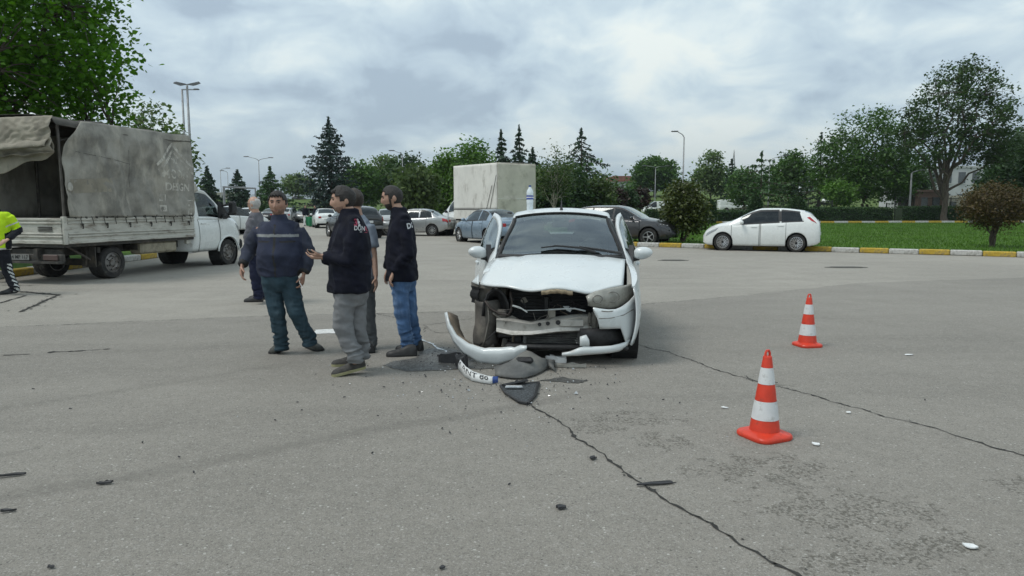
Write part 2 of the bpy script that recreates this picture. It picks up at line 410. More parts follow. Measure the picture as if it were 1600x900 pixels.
# cracks as irregular sunken-looking ribbons
def crack(px, w0, w1, seed, amp=.03, name='road_crack', world=None, z=.008):
    rn = random.Random(seed); pts = world or [G(*p) for p in px]; path = []
    for i in range(len(pts) - 1):
        n = max(3, int((pts[i + 1] - pts[i]).length / .035))
        n = min(n, 60)
        for k in range(n): path.append(pts[i].lerp(pts[i + 1], k / n))
    path.append(pts[-1]); off = 0; rowsL = []; rowsR = []; fs = []
    for i, p in enumerate(path):
        t = i / len(path); d = (path[min(i + 1, len(path) - 1)] - path[max(i - 1, 0)]); n_ = Vector((-d.y, d.x, 0)).normalized()
        off = off * .86 + rn.uniform(-1, 1) * amp * .55
        wd = (w0 + (w1 - w0) * t) * (.35 + 1.1 * rn.random() ** 2 + (.9 if rn.random() < .06 else 0))
        rowsL.append(p + n_ * (off + wd / 2)); rowsR.append(p + n_ * (off - wd / 2 * rn.uniform(.5, 1.3)))
    v = []
    for a, b in zip(rowsL, rowsR): v += [(a.x, a.y, z), (b.x, b.y, z)]
    fs = [(2 * i, 2 * i + 1, 2 * i + 3, 2 * i + 2) for i in range(len(path) - 1)]
    if name == 'road_crack' and len(path) > 60:
        for i in range(0, len(path) - 1):
            if rn.random() < .55:
                b0 = len(v); q = (rowsL[i] if rn.random() < .5 else rowsR[i]) + Vector((rn.gauss(0, 1), rn.gauss(0, 1), 0)) * (w0 + w1) * .75; r_ = rn.uniform(.15, .55) * (w0 + w1) / 2; a0 = rn.random() * 6
                v += [(q.x + r_ * math.cos(a0 + k * 1.3) * rn.uniform(.5, 1.2), q.y + r_ * math.sin(a0 + k * 1.3) * rn.uniform(.5, 1.2), z) for k in range(5)]; fs.append(tuple(range(b0, b0 + 5)))
    o = mesh_obj(name, v, fs, [DARKM]); tag(o, kind='structure'); return o
crack([(998, 539), (1050, 553), (1100, 570), (1160, 590), (1230, 608), (1300, 628), (1370, 648), (1440, 668), (1500, 685), (1560, 703), (1640, 726)], .014, .02, 1)
crack([(815, 626), (860, 655), (900, 682), (940, 708), (980, 738), (1020, 767), (1060, 790), (1100, 815), (1150, 846), (1190, 872), (1240, 900), (1290, 935)], .018, .021, 2, .022)
crack([(1000, 476), (1100, 468), (1180, 460.5), (1270, 451), (1350, 442)], .016, .014, 3, .02)
crack([(-30, 513), (200, 503.5), (420, 494), (600, 490), (740, 487)], .02, .016, 4, .02)
crack([(75, 551.5), (110, 550), (172, 546)], .05, .014, 5, .01); crack([(5, 556), (48, 554)], .03, .02, 6, .01)
crack([(588, 490), (620, 497), (660, 508), (700, 504), (735, 498)], .014, .012, 7, .05); crack([(620, 497), (640, 490), (690, 487)], .012, .012, 8, .05)
crack([(640, 515), (665, 512), (690, 520), (712, 516)], .012, .01, 9, .05); crack([(660, 508), (665, 520)], .012, .01, 10, .05)
crack([(0, 474), (40, 462)], .05, .05, 11, .01); crack([(30, 488), (92, 461)], .06, .07, 12, .01); crack([(28, 455.5), (92, 461)], .10, .12, 13, .01)
crack([(0, 446), (60, 447)], .05, .03, 15, .01); crack([(1170, 588), (1195, 600), (1240, 606)], .012, .012, 14, .06)
# drain covers set in the road
def cover(px, py, rx, ry, label):
    c = G(px, py); t = thing('drain_cover', label, 'drain cover', (c.x, c.y, .004))
    MB().prism([(rx * math.cos(a), ry * math.sin(a)) for a in np.linspace(0, 2 * math.pi, 18, endpoint=False)], 0, .006).build('rim', [mat('cover_grey', (.13, .125, .11), .85, var=.3, scale=9)], t)
    b = MB()
    for k in range(-3, 4): b.box((0, k * ry * .23, .010), (rx * 1.5 * math.sqrt(max(0, 1 - (k * .23) ** 2)), ry * .13, .008))
    b.build('grating', [mat('cast_iron', (.15, .145, .13), .7, .4)], t)
cover(1322, 418, .55, .2, 'dark round drain cover in the pale road below the white hatchback')
cover(1052, 407, .45, .2, 'small dark drain cover in the road near the dark grey crossover')
# white painted dash and fluid stains
WHITEPAINT = mat('road_paint', (.62, .62, .60), .7, var=.12, scale=25, dirt=((.2, .2, .19), .35, 14, None))
a = [G(488, 523), G(552, 520.5), G(549, 514), G(494, 516)]
rn = random.Random(9)
sheet('painted_marking', [(p.x + rn.uniform(-.01, .01), p.y + rn.uniform(-.02, .02)) for i in range(4) for p in [a[i].lerp(a[(i + 1) % 4], t) for t in (0, .25, .5, .75)]], .008, WHITEPAINT)
def blob(name, px, z, m, seed, amp=.06):
    rn = random.Random(seed); p = [G(*q) for q in px]; out = []
    for i in range(len(p)):
        for t in np.linspace(0, 1, 9)[:-1]:
            q = p[i].lerp(p[(i + 1) % len(p)], float(t)); n = mnoise.noise(Vector((q.x * 5, q.y * 5, seed)))
            out.append((q.x + n * amp + rn.uniform(-1, 1) * amp * .3, q.y + n * amp + rn.uniform(-1, 1) * amp * .3))
    return sheet(name, out, z, m)
WET = mat('wet_asphalt', (.085, .084, .078), .55, var=.35, scale=22, bump=.5, bscale=90, rvar=.2)
blob('fluid_stain', [(606, 571), (640, 581), (720, 579), (800, 576), (800, 560), (718, 549), (690, 543), (660, 548), (652, 560), (612, 566)], .009, WET, 3)
blob('fluid_stain', [(842, 596), (905, 600), (918, 596), (880, 590)], .009, WET, 5, .03)
SPILL = mat('spilled_coolant', (.45, .47, .47), .12, var=.3, scale=30, spec=.8)
crack([(648, 528), (668, 535), (690, 546), (704, 556)], .03, .045, 21, .03, 'coolant_trickle', z=.013).data.materials[0] = SPILL
# ---- kerbs: every painted stone its own piece
KY = mat('kerb_yellow', (.46, .31, .035), .8, var=.2, scale=5, bump=.4, bscale=25, dirt=((.16, .14, .10), .45, 6, None))
KW = mat('kerb_white', (.50, .49, .46), .8, var=.15, scale=5, bump=.4, bscale=25, dirt=((.2, .19, .16), .5, 6, None))
def kerb(pts, L=.86, h=.17, wd=.22, phase=0, name='kerb', maxn=300):
    root = bpy.data.objects.new(name, None); link(root); tag(root, kind='structure')
    bm_ = {}
    for i, m in enumerate((KY, KW)):
        b = MB().box((0, 0, h / 2), (L - .012, wd, h), bev=.025); me = b.build('kerb_stone', [m], root).data; bm_[i] = me
        bpy.data.objects.remove(root.children[0])
    rn = random.Random(len(pts) + phase); n = phase
    for a, b in zip(pts[:-1], pts[1:]):
        a = Vector((a[0], a[1], 0)); b = Vector((b[0], b[1], 0)); D = (b - a); c = int(D.length / L)
        if c < 1: continue
        d = D.normalized(); stepL = D.length / c
        for k in range(c):
            o = bpy.data.objects.new('kerb_stone', bm_[n % 2]); link(o, root); q = a + d * (stepL * (k + .5))
            o.location = (q.x + rn.uniform(-.006, .006), q.y + rn.uniform(-.01, .01), rn.uniform(-.012, .006)); o.rotation_euler = (rn.uniform(-.02, .02), 0, math.atan2(d.y, d.x) + rn.uniform(-.01, .01))
            o.scale.x = stepL / L; n += 1
    return root
k0, k1 = G(1048, 386.5), G(1600, 402); kd = (k1 - k0).normalized()
kA = k0 - kd * 6.5; kB = k1 + kd * 5
kerb([(kA.x - 4, kA.y + 16), (kA.x - 1.5, kA.y + 4), kA, kB], phase=1)
f0, f1 = G(1040, 351.5), G(1600, 349.6); fd = (f1 - f0).normalized(); fA = f0 - fd * 12; fB = f1 + fd * 6
kerb([fA, fB], L=1.3, h=.30, phase=0)
kerb([(-11.2, 8), (-10.8, 24)], L=.86, phase=0)
def raised(name, poly, z, m):
    o = MB().prism([(p[0], p[1]) for p in poly], -.1, z).build(name, [m]); tag(o, kind='structure'); return o
nrm = Vector((-kd.y, kd.x, 0)); fn_ = Vector((-fd.y, fd.x, 0))
lawnpoly = [kA + nrm * .1, kB + nrm * .1, (fB.x + 4, fB.y - .1), fA - fn_ * .1, (kA.x - 3.9, kA.y + 16), (kA.x - 1.4, kA.y + 4)]
raised('lawn', lawnpoly, .11, GRASS)
raised('verge', [(-11.3, 8), (-10.9, 24), (-48, 26), (-48, 8)], .11, GRASS)
# far road behind the hedge and the island verge between
raised('verge', [(fA.x, fA.y + .12), (fB.x + 4, fB.y + .12), (fB.x + 6, 84), (fA.x - 2, 80)], .12, FIELD)
# blades of grass along the lawn (uncountable)
def grass_blades(n, region, seed, name, h=(.05, .11)):
    rn = np.random.default_rng(seed); pts = []
    poly = [(p[0], p[1]) for p in region]
    def inside(x, y):
        c = False; j = len(poly) - 1
        for i in range(len(poly)):
            if (poly[i][1] > y) != (poly[j][1] > y) and x < (poly[j][0] - poly[i][0]) * (y - poly[i][1]) / (poly[j][1] - poly[i][1]) + poly[i][0]: c = not c
            j = i
        return c
    X0, X1 = min(p[0] for p in poly), max(p[0] for p in poly); Y0, Y1 = min(p[1] for p in poly), max(p[1] for p in poly)
    v = []; f = []
    while len(f) < n:
        x = rn.uniform(X0, X1); y = Y0 + (Y1 - Y0) * rn.random() ** 1.25
        if not inside(x, y): continue
        hh = rn.uniform(*h); a = rn.uniform(0, 6.28); wv = .02; b = len(v); lx, ly = rn.normal(0, .03, 2)
        v += [(x - wv * math.cos(a), y - wv * math.sin(a), .105), (x + wv * math.cos(a), y + wv * math.sin(a), .105), (x + lx, y + ly, .11 + hh)]
        f.append((b, b + 1, b + 2))
    o = mesh_obj(name, v, f, [leaf_mat('blade_grass', (.062, .135, .017), (.10, .20, .026), .25)]); tag(o, 'short green grass blades covering the lawn beside the kerb', 'grass', kind='stuff')
grass_blades(70000, [kA + nrm * .12, kB + nrm * .12, (fB.x + 3, fB.y - .3), fA - fn_ * .3], 5, 'grass')
# far hills
HILL = mat('hill_forest', (.05, .075, .05), .95, var=.25, scale=.01)
def hills(name, Y, x0, x1, h, seed):
    rows = []
    xs = np.linspace(x0, x1, 90)
    for j, (t, s) in enumerate(((0, 0), (.25, .5), (.5, .85), (.75, 1), (1.1, .9))):
        rows.append([(x, Y + t * 1400, s * h * (.55 + .45 * mnoise.noise(Vector((x / 900, seed, 0))) + .18 * mnoise.noise(Vector((x / 250, seed + 3, t)))) + 2) for x in xs])
    o = MB().grid(rows).build(name, [HILL], smooth=True); tag(o, kind='structure')
hills('hills', 4300, -4500, 800, 200, 2.2)
# ================================================================ TREES
def leaf_cloud(name, C, size, mats, parent, seed, aspect=.62, up=.35, six=False, nrmdir=None):
    """C: (n,3) leaf centres -> one crown mesh of small separate leaves"""
    rn = np.random.default_rng(seed); n = len(C); C = np.asarray(C, float)
    nrm = rn.normal(size=(n, 3)); nrm /= np.linalg.norm(nrm, axis=1)[:, None]
    nrm[:, 2] = np.abs(nrm[:, 2]) + up; nrm /= np.linalg.norm(nrm, axis=1)[:, None]
    t = rn.normal(size=(n, 3)); t -= (t * nrm).sum(1)[:, None] * nrm; t /= np.linalg.norm(t, axis=1)[:, None]
    b = np.cross(nrm, t); s = size * rn.uniform(.65, 1.35, n)[:, None]
    if six: prof = [(-.5, 0), (-.22, -.42), (.1, -.3), (.5, 0), (.1, .3), (-.22, .42)]
    else: prof = [(-.5, 0), (0, -.5), (.5, 0), (0, .5)]
    k = len(prof); V = np.empty((n, k, 3))
    for i, (a, c) in enumerate(prof):
        V[:, i] = C + t * s * a + b * s * (c * aspect * (1.6 if six else 1)) + nrm * s * (.12 * (1 - abs(2 * a)))
    return raw_mesh(name, V.reshape(-1, 3), k, n, mats, parent)
def raw_mesh(name, V, k, n, mats, parent):
    me = bpy.data.meshes.new(name); me.vertices.add(n * k); me.vertices.foreach_set('co', V.ravel())
    me.loops.add(n * k); me.loops.foreach_set('vertex_index', np.arange(n * k, dtype=np.int32))
    me.polygons.add(n); me.polygons.foreach_set('loop_start', np.arange(0, n * k, k, dtype=np.int32)); me.polygons.foreach_set('loop_total', np.full(n, k, dtype=np.int32))
    me.update(calc_edges=True)
    for m in (mats if isinstance(mats, list) else [mats]): me.materials.append(m)
    o = bpy.data.objects.new(name, me); link(o, parent); return o
BARK = mat('bark', (.075, .06, .047), .9, var=.3, scale=4, bump=.8, bscale=18, stretch=(3, 3, .6))
BARK_PALE = mat('bark_pale', (.30, .27, .22), .9, var=.3, scale=4, bump=.6, bscale=18)
def lobes_sample(rn, lobes, n, surf=.55):
    w = np.array([l[1][0] * l[1][1] * l[1][2] for l in lobes]) ** .7; w /= w.sum(); out = np.empty((n, 3))
    idx = rn.choice(len(lobes), n, p=w)
    d = rn.normal(size=(n, 3)); d /= np.linalg.norm(d, axis=1)[:, None]; r = rn.random(n) ** (1 / (3 + 4 * surf))
    for i in range(n):
        c, R_ = lobes[idx[i]]; out[i] = np.array(c) + d[i] * r[i] * np.array(R_)
    return out
def limb(mb, a, b, r0, r1, rn, sag=.12, n=5, m=0):
    a = Vector(a); b = Vector(b); pts = []; L_ = (b - a).length
    for i in range(n + 1):
        t = i / n; q = a.lerp(b, t); q.z += math.sin(t * math.pi) * L_ * sag * -.4 + (t * t - t) * L_ * -sag * .2
        if 0 < i < n: q += Vector(rn.normal(0, L_ * .03, 3))
        pts.append(q)
    mb.tube(pts, [r0 + (r1 - r0) * (i / n) ** .8 for i in range(n + 1)], 6 if r0 > .03 else 4, m, cap=False)
    return pts
def broadleaf(name, label, loc, H, lobes, leafm, nclump, per, size, seed, trunk_r=.18, fork=.3, nlimb=9, group=None, clump_r=.45, bark=None, six=False, twigs=True, surf=.55, up=.35, stems=1, cat='tree'):
    rn = np.random.default_rng(seed); t = thing(name, label, cat, loc, 0, group); tb = MB()
    lobes = [(np.array(c) * H, np.array(r) * H) for c, r in lobes]
    tips = lobes_sample(rn, lobes, nclump, surf); tips[:, 2] = np.maximum(tips[:, 2], H * .06)
    forkp = Vector((rn.normal(0, .01) * H, rn.normal(0, .01) * H, fork * H)); nodes = []
    for st in range(stems):
        base = Vector((rn.normal(0, .25 * trunk_r) if stems > 1 else 0, rn.normal(0, .25 * trunk_r) if stems > 1 else 0, -.05))
        fp = forkp + (Vector(rn.normal(0, .05 * H, 3)) if stems > 1 else Vector())
        path = [base.lerp(fp, k / 5) + (Vector((rn.normal(0, .008 * H), rn.normal(0, .008 * H), 0)) if 0 < k < 5 else Vector()) for k in range(6)]
        tb.tube(path, [trunk_r * (1.35 if k == 0 else 1.0 - .07 * k) for k in range(6)], 9, cap=False)
        nodes += path[3:]
    # leader and main limbs towards spread-out tips
    sel = [int(np.argmax(tips[:, 2]))]
    dist = np.linalg.norm(tips - tips[sel[0]], axis=1)
    for _ in range(nlimb - 1):
        j = int(np.argmax(dist * (.5 + tips[:, 2] / H))); sel.append(j); dist = np.minimum(dist, np.linalg.norm(tips - tips[j], axis=1))
    limbpts = []
    for k, j in enumerate(sel):
        a = forkp + Vector((0, 0, rn.uniform(-.08, .06) * H)); e_ = Vector(tips[j]) * .93 + forkp * .07
        limbpts += limb(tb, a, e_, trunk_r * rn.uniform(.42, .62), trunk_r * .08, rn, -.25, 7)[1:]
    LP = np.array([tuple(p) for p in limbpts])
    if twigs:
        for tp in tips:
            j = int(np.argmin(np.linalg.norm(LP - tp, axis=1) + .3 * np.maximum(LP[:, 2] - tp[2], 0)))
            if np.linalg.norm(LP[j] - tp) > .1: limb(tb, LP[j], tp, trunk_r * .10, trunk_r * .03, rn, -.15, 3)
    tb.build('trunk', [bark or BARK], t, smooth=True, fix=False)
    C = np.repeat(tips, per, axis=0) + rn.normal(0, clump_r, (nclump * per, 3)) * np.array([1, 1, .75])
    leaf_cloud('crown', C, size, leafm, t, seed + 1, six=six, up=up)
    return t
def conifer(name, label, loc, H, Rb, leafm, seed, nwh=22, nbr=9, droop=.35, per=26, size=.28, z0=.06, group=None, top=1.0, dens=1.0, blunt=.0, irr=.22):
    rn = np.random.default_rng(seed); t = thing(name, label, 'tree', loc, 0, group); tb = MB()
    tb.tube([(0, 0, -.05), (.01 * H, 0, H * .5), (0, 0, H * .985)], [H * .022, H * .013, H * .003], 8, cap=False); C = []
    for w_ in range(nwh):
        f = w_ / (nwh - 1); z = H * (z0 + (.97 - z0) * f ** .92); r = Rb * ((1 - f) ** (.85 - blunt) + .025)
        nb = max(4, int(nbr * (1 - .45 * f)))
        for b in range(nb):
            th = 2 * math.pi * (b + rn.random()) / nb; rl = r * rn.uniform(1 - irr * 1.6, 1 + irr); dr = droop * rn.uniform(.6, 1.3)
            a = np.array([math.cos(th), math.sin(th), 0]); side = np.array([-a[1], a[0], 0])
            tip = a * rl + np.array([0, 0, z - rl * dr + rl * .12])
            if rl > .25: tb.tube([(0, 0, z), tuple(a * rl * .5 + np.array([0, 0, z - rl * dr * .35])), tuple(tip)], [.012 * rl + .008, .008 * rl + .006, .004], 4, cap=False)
            m = max(5, int(per * dens * (rl / Rb) ** .8)); s_ = rn.random(m) ** .7
            off = rn.normal(0, .11 * rl + .05, m) * (1.25 - s_ * .8)
            zz = z - rl * dr * s_ ** 1.4 + rl * .12 * s_ ** 4 + rn.normal(0, .05 * H / nwh + .04, m) - np.abs(off) * .25
            C += [a * rl * s_[i] + side * off[i] + np.array([0, 0, zz[i]]) for i in range(m)]
    C += [np.array([rn.normal(0, .03), rn.normal(0, .03), H * (.93 + .09 * rn.random() * top)]) for _ in range(26)]
    tb.build('trunk', [BARK], t, fix=False)
    leaf_cloud('crown', C, size, leafm, t, seed + 3, aspect=.42, up=.15)
    return t
LF_MAPLE = leaf_mat('leaf_bright', (.05, .14, .010), (.11, .25, .020), .48)
LF_MID = leaf_mat('leaf_mid', (.045, .105, .022), (.085, .16, .035), .3)
LF_DARK = leaf_mat('leaf_dark', (.024, .056, .020), (.05, .10, .032), .25)
LF_PLANE = leaf_mat('leaf_plane', (.03, .062, .02), (.06, .11, .032), .3)
LF_OLIVE = leaf_mat('leaf_olive', (.05, .085, .025), (.085, .125, .035), .28)
LF_FRESH = leaf_mat('leaf_fresh', (.06, .14, .02), (.11, .21, .035), .35)
LF_PALE = leaf_mat('leaf_pale', (.085, .14, .05), (.14, .2, .075), .3)
LF_SPRUCE = leaf_mat('needle_blue', (.018, .042, .034), (.038, .068, .056), .08)
LF_FIR = leaf_mat('needle_dark', (.015, .042, .022), (.034, .07, .032), .1)
LF_CEDAR = leaf_mat('needle_bright', (.035, .085, .025), (.06, .125, .038), .15)
LF_RED = leaf_mat('leaf_purple', (.035, .022, .018), (.06, .035, .028), .2)
LF_BROWN = leaf_mat('leaf_brown', (.075, .05, .022), (.11, .085, .03), .2)
LF_LOQ = leaf_mat('leaf_glossy', (.04, .06, .016), (.10, .12, .03), .2, .35)
def base(px, Y): 
    q = P(px, HZ, Y); return (q.x, Y, gz(q.x, Y))
def top_h(px, py, Y):
    q = P(px, py, Y); return q.z - gz(q.x, Y)
ROUND = [((0, 0, .62), (.30, .30, .36)), ((.12, .05, .5), (.24, .24, .26)), ((-.13, -.05, .55), (.22, .22, .27)), ((.02, 0, .8), (.2, .2, .19))]
TALL = [((0, 0, .5), (.17, .17, .33)), ((.05, 0, .72), (.13, .13, .26)), ((-.06, .03, .65), (.12, .12, .26)), ((.02, 0, .38), (.19, .19, .2))]
# near maples behind the canvas truck
broadleaf('maple_tree', 'large bright green maple rising behind the canvas truck', (-13.2, 17.8, .1), 9.6, [((0, 0, .62), (.30, .3, .36)), ((.19, 0, .60), (.17, .24, .24)), ((.13, .05, .42), (.20, .22, .15)), ((-.25, 0, .6), (.3, .3, .35))], LF_MAPLE, 760, 48, .125, 11, .24, .22, 14, clump_r=.33, six=True, surf=.3)
broadleaf('maple_tree', 'bright green maple at the far left behind the truck canvas', (-17.2, 17, .1), 9.4, ROUND, LF_MAPLE, 520, 44, .135, 12, .24, .22, 10, clump_r=.34, six=True, surf=.3)
broadleaf('young_tree', 'light airy young tree just above the front end of the truck canvas', (-12.7, 25, .1), top_h(238, 152, 25), [((0, 0, .6), (.16, .16, .36)), ((.12, 0, .55), (.14, .14, .22)), ((-.1, 0, .5), (.16, .16, .25))], LF_PALE, 230, 22, .19, 13, .12, .2, 9, clump_r=.28, surf=.3)
# left background firs
for px, py, Y, Rb, s, lb in ((326, 262, 95, 2.6, 1, 'small dark fir showing right above the truck cab'), (373, 266, 110, 3.3, 2, 'narrow dark fir beside the steel goal-like frame'), (424, 262, 105, 3.9, 3, 'wide-skirted fir behind the double-armed street lamp')):
    conifer('fir_tree', lb, base(px, Y), top_h(px, py, Y), Rb, LF_FIR if s < 3 else LF_CEDAR, 20 + s, nwh=17, nbr=10, per=36, size=.55, group='firs on the far grass bank')
broadleaf('willow_tree', 'pale distant willow left of the blue spruce', base(467, 170), top_h(462, 272, 170), [((0, 0, .6), (.42, .4, .3)), ((.3, 0, .55), (.3, .3, .3)), ((-.25, 0, .5), (.3, .3, .25))], LF_PALE, 120, 26, .75, 25, .3, .3, 6, clump_r=.8)
conifer('blue_spruce', 'big blue-green spruce standing behind the parked cars', base(517, 72), top_h(517, 186, 72), 3.6, LF_SPRUCE, 31, nwh=30, nbr=12, droop=.12, per=34, size=.42, z0=.03, irr=.3, blunt=.2)
for px, py, Y, lobes, lm, sd, lb, sz in (
    (566, 255, 90, ROUND, LF_MID, 41, 'mid green round tree right of the blue spruce', .42),
    (604, 243, 115, ROUND, LF_PALE, 42, 'pale green tree behind the two men in black jackets', .5),
    (636, 243, 92, ROUND, LF_DARK, 43, 'dark evergreen under the street lamp by the parked cars', .45),
    (686, 262, 70, ROUND, LF_DARK, 45, 'dark low tree left of the box truck', .36),
    (736, 218, 66, TALL, LF_FRESH, 46, 'bright green upright tree behind the box truck', .34),
    (700, 232, 68, TALL, LF_FRESH, 47, 'bright green upright tree left of the box truck', .34),
    (757, 252, 64, ROUND, LF_MID, 48, 'round green tree hidden partly by the box truck', .34),
    (853, 262, 55, ROUND, LF_DARK, 50, 'dark bushy tree behind the wrecked car roof', .3),
    (885, 262, 60, ROUND, LF_DARK, 51, 'dark olive tree left of the tall fir', .32),
    (930, 282, 62, ROUND, LF_OLIVE, 52, 'low dark olive tree right of the tall fir', .3)):
    broadleaf('park_tree', lb, base(px, Y), top_h(px, py, Y), lobes, lm, 190, 26, sz, sd, .16, .22, 8, clump_r=.55, twigs=False, group='trees behind the car park')
broadleaf('palm_like_tree', 'shaggy dark olive tree behind the bearded man', base(648, 58), top_h(650, 262, 58), [((0, 0, .6), (.35, .35, .38))], LF_OLIVE, 130, 26, .4, 44, .2, .3, 7, clump_r=.4, twigs=False, up=-.2)
for px, py, Y, Rb, s, lb in ((783, 206, 75, 3.0, 1, 'left one of two slim firs above the box truck'), (811, 198, 75, 3.2, 2, 'right and taller one of two slim firs above the box truck'), (832, 233, 70, 2.9, 3, 'short leaning fir at the right end of the box truck'), (907, 203, 72, 5.6, 4, 'tall dark fir above the wrecked car roof')):
    conifer('fir_tree', lb, base(px, Y), top_h(px, py, Y), Rb, LF_FIR, 50 + s, nwh=19, nbr=10, per=44, size=.40, droop=.5, irr=.35, group='firs behind the box truck')
broadleaf('bare_birch', 'thin pale-stemmed tree with sparse leaves beside the box truck', base(866, 48), top_h(866, 226, 48), [((0, 0, .68), (.2, .2, .3)), ((-.14, 0, .6), (.14, .14, .2)), ((.14, 0, .62), (.14, .14, .24))], LF_OLIVE, 130, 15, .16, 61, .07, .3, 12, bark=BARK_PALE, clump_r=.3, surf=.2)
for i, px in enumerate((945, 963, 982, 1001)):
    broadleaf('plum_tree', ('dark small tree at the low olive end of the plum row', 'small purple plum tree just right of the dark small tree', 'dark small tree between the two purple plum trees', 'small purple plum tree nearest the round dense tree')[i], base(px, 66 + i * 2), top_h(px, 298 - (i % 2) * 5, 66), [((0, 0, .7), (.22, .22, .28))], LF_RED if i % 2 else LF_DARK, 60, 24, .3, 70 + i, .09, .42, 6, twigs=False, clump_r=.28, group='plum trees in a row')
broadleaf('round_tree', 'round dense green tree group on the grass bank', base(1022, 150), top_h(1022, 247, 150), [((0, 0, .6), (.42, .42, .36)), ((.25, 0, .56), (.3, .3, .32)), ((-.25, 0, .58), (.3, .3, .34))], LF_MID, 260, 30, .7, 81, .22, .28, 8, twigs=False, clump_r=.7, stems=3)
broadleaf('airy_tree', 'light airy tree right of the tall street lamp', base(1109, 120), top_h(1109, 237, 120), [((0, 0, .68), (.22, .22, .32)), ((.1, 0, .5), (.2, .2, .24)), ((-.12, 0, .5), (.2, .2, .2))], LF_PALE, 170, 22, .5, 82, .16, .25, 8, clump_r=.5)
conifer('fir_tree', 'dark fir below the pointed mast', base(1141, 118), top_h(1141, 250, 118), 3.2, LF_FIR, 83, nwh=16, per=22, size=.5)
conifer('cedar_tree', 'bright layered cedar with a leaning tip', base(1187, 74), top_h(1187, 238, 74), 4.4, LF_CEDAR, 84, nwh=12, nbr=9, per=40, size=.4, droop=.22, irr=.35, blunt=.2)
broadleaf('park_tree', 'pale green tree between the cedar and the tall dark fir', base(1232, 92), top_h(1232, 238, 92), ROUND, LF_MID, 190, 24, .42, 85, .16, .3, 8, clump_r=.5, group='trees behind the hedge')
broadleaf('park_tree', 'pale green tree left of the cedar', base(1162, 100), top_h(1160, 264, 100), ROUND, LF_MID, 150, 24, .42, 86, .16, .3, 8, clump_r=.5, group='trees behind the hedge')
conifer('fir_tree', 'tall dark open-branched fir left of the big ash', base(1278, 88), top_h(1278, 210, 88), 4.4, LF_FIR, 87, nwh=15, nbr=7, per=30, size=.42, droop=.3, irr=.45)
broadleaf('ash_tree', 'big bushy green tree behind the white hatchback', base(1352, 84), top_h(1352, 166, 84), [((0, 0, .62), (.34, .34, .36)), ((.28, 0, .5), (.24, .24, .3)), ((-.25, 0, .48), (.24, .24, .3)), ((0, 0, .36), (.42, .36, .2))], LF_MID, 520, 32, .36, 88, .25, .2, 12, clump_r=.55, stems=2, twigs=False)
broadleaf('ash_tree', 'young fresh green tree under the big ash', base(1310, 78), top_h(1310, 282, 78), [((0, 0, .66), (.35, .35, .3))], LF_FRESH, 80, 24, .3, 89, .08, .3, 6, clump_r=.4, twigs=False)
broadleaf('plane_tree', 'tall open-crowned tree with dark forked limbs beside the lawn', base(1478, 67.6), top_h(1512, 86, 67.6), [((.05, 0, .66), (.27, .27, .3)), ((.2, 0, .55), (.16, .2, .24)), ((-.14, 0, .56), (.18, .2, .24)), ((.1, 0, .84), (.14, .14, .15)), ((.3, 0, .45), (.14, .14, .09))], LF_PLANE, 440, 26, .30, 90, .30, .22, 15, clump_r=.36, surf=.3)
for px, py, Y, lb, sd in ((1588, 205, 78, 'dark tree at the right edge beyond the hedge', 91), (1556, 262, 90, 'dark tree right of the open-crowned tree', 92), (1420, 255, 98, 'dark tree between the ash and the open-crowned tree', 93), (1636, 190, 70, 'dark tree past the brown round bush', 94)):
    broadleaf('park_tree', lb, base(px, Y), top_h(px, py, Y), ROUND, LF_DARK, 210, 26, .42, sd, .2, .2, 8, clump_r=.6, twigs=False, group='dark trees at the right')
# far woodland masses beyond the bank that nobody could count
rn = np.random.default_rng(77); C = []
for k in range(230):
    px = rn.uniform(930, 1680) if k % 3 else rn.uniform(560, 940); Y = rn.uniform(205, 320); b_ = base(px, Y); hh = rn.uniform(5, 10) * (1 if px > 930 else .8)
    if 948 < px < 1000 or 1060 < px < 1085: hh *= .5
    c = np.array([b_[0], b_[1], b_[2] + hh * .55]); C.append(c + rn.normal(0, 1, (46, 3)) * np.array([hh * .28, hh * .28, hh * .24]))
leaf_cloud('woodland', np.concatenate(C), 1.5, LF_MID, None, 78); tag(bpy.data.objects['woodland'], 'distant belt of mixed green woodland beyond the grass bank', 'woodland', kind='stuff')
# shrubs on the lawn
broadleaf('brown_bush', 'round brownish bush on a forked stem on the lawn', (*G(1548, 391)[:2], .11), 2.35, [((0, 0, .62), (.42, .42, .33))], [LF_BROWN], 260, 30, .085, 101, .07, .25, 9, clump_r=.16, stems=3, surf=.5, cat='bush')
broadleaf('laurel_bush', 'dark glossy bush on the lawn between the crossover and the hatchback', (*G(1066, 383)[:2], .11), 2.45, [((0, 0, .62), (.31, .31, .34)), ((.05, 0, .42), (.33, .33, .24))], [LF_LOQ], 260, 26, .14, 102, .06, .2, 9, clump_r=.2, stems=4, surf=.5, cat='bush')
def topiary(label, px, wpx, py, Y, seed, dome=1.0):
    b_ = base(px, Y); H = top_h(px, py, Y) ; rr = wpx / 2 / FPX * Y; rn = np.random.default_rng(seed); t = thing('topiary_bush', label, 'bush', (b_[0], Y, .1), 0, 'clipped evergreens behind the lawn')
    n = 2600; th = rn.uniform(0, 6.28, n); u_ = rn.random(n) ** .8
    prof = lambda u: rr * (np.clip(1 - u ** 2.6, 0, 1) ** .5) * (.86 + .14 * np.sin(np.clip(u * 2, 0, 1) * 1.57))
    r = prof(u_) * rn.uniform(.9, 1.05, n); C = np.stack([r * np.cos(th), r * np.sin(th), u_ * H], 1)
    leaf_cloud('crown', C, .17, [LF_DARK], t, seed)
    MB().lathe([(max(float(prof(u)), .01) * .86, u * H * .97) for u in np.linspace(0, 1, 9)], 14).build('stem', [mat('shrub_core', (.02, .035, .016), .95)], t, smooth=True)
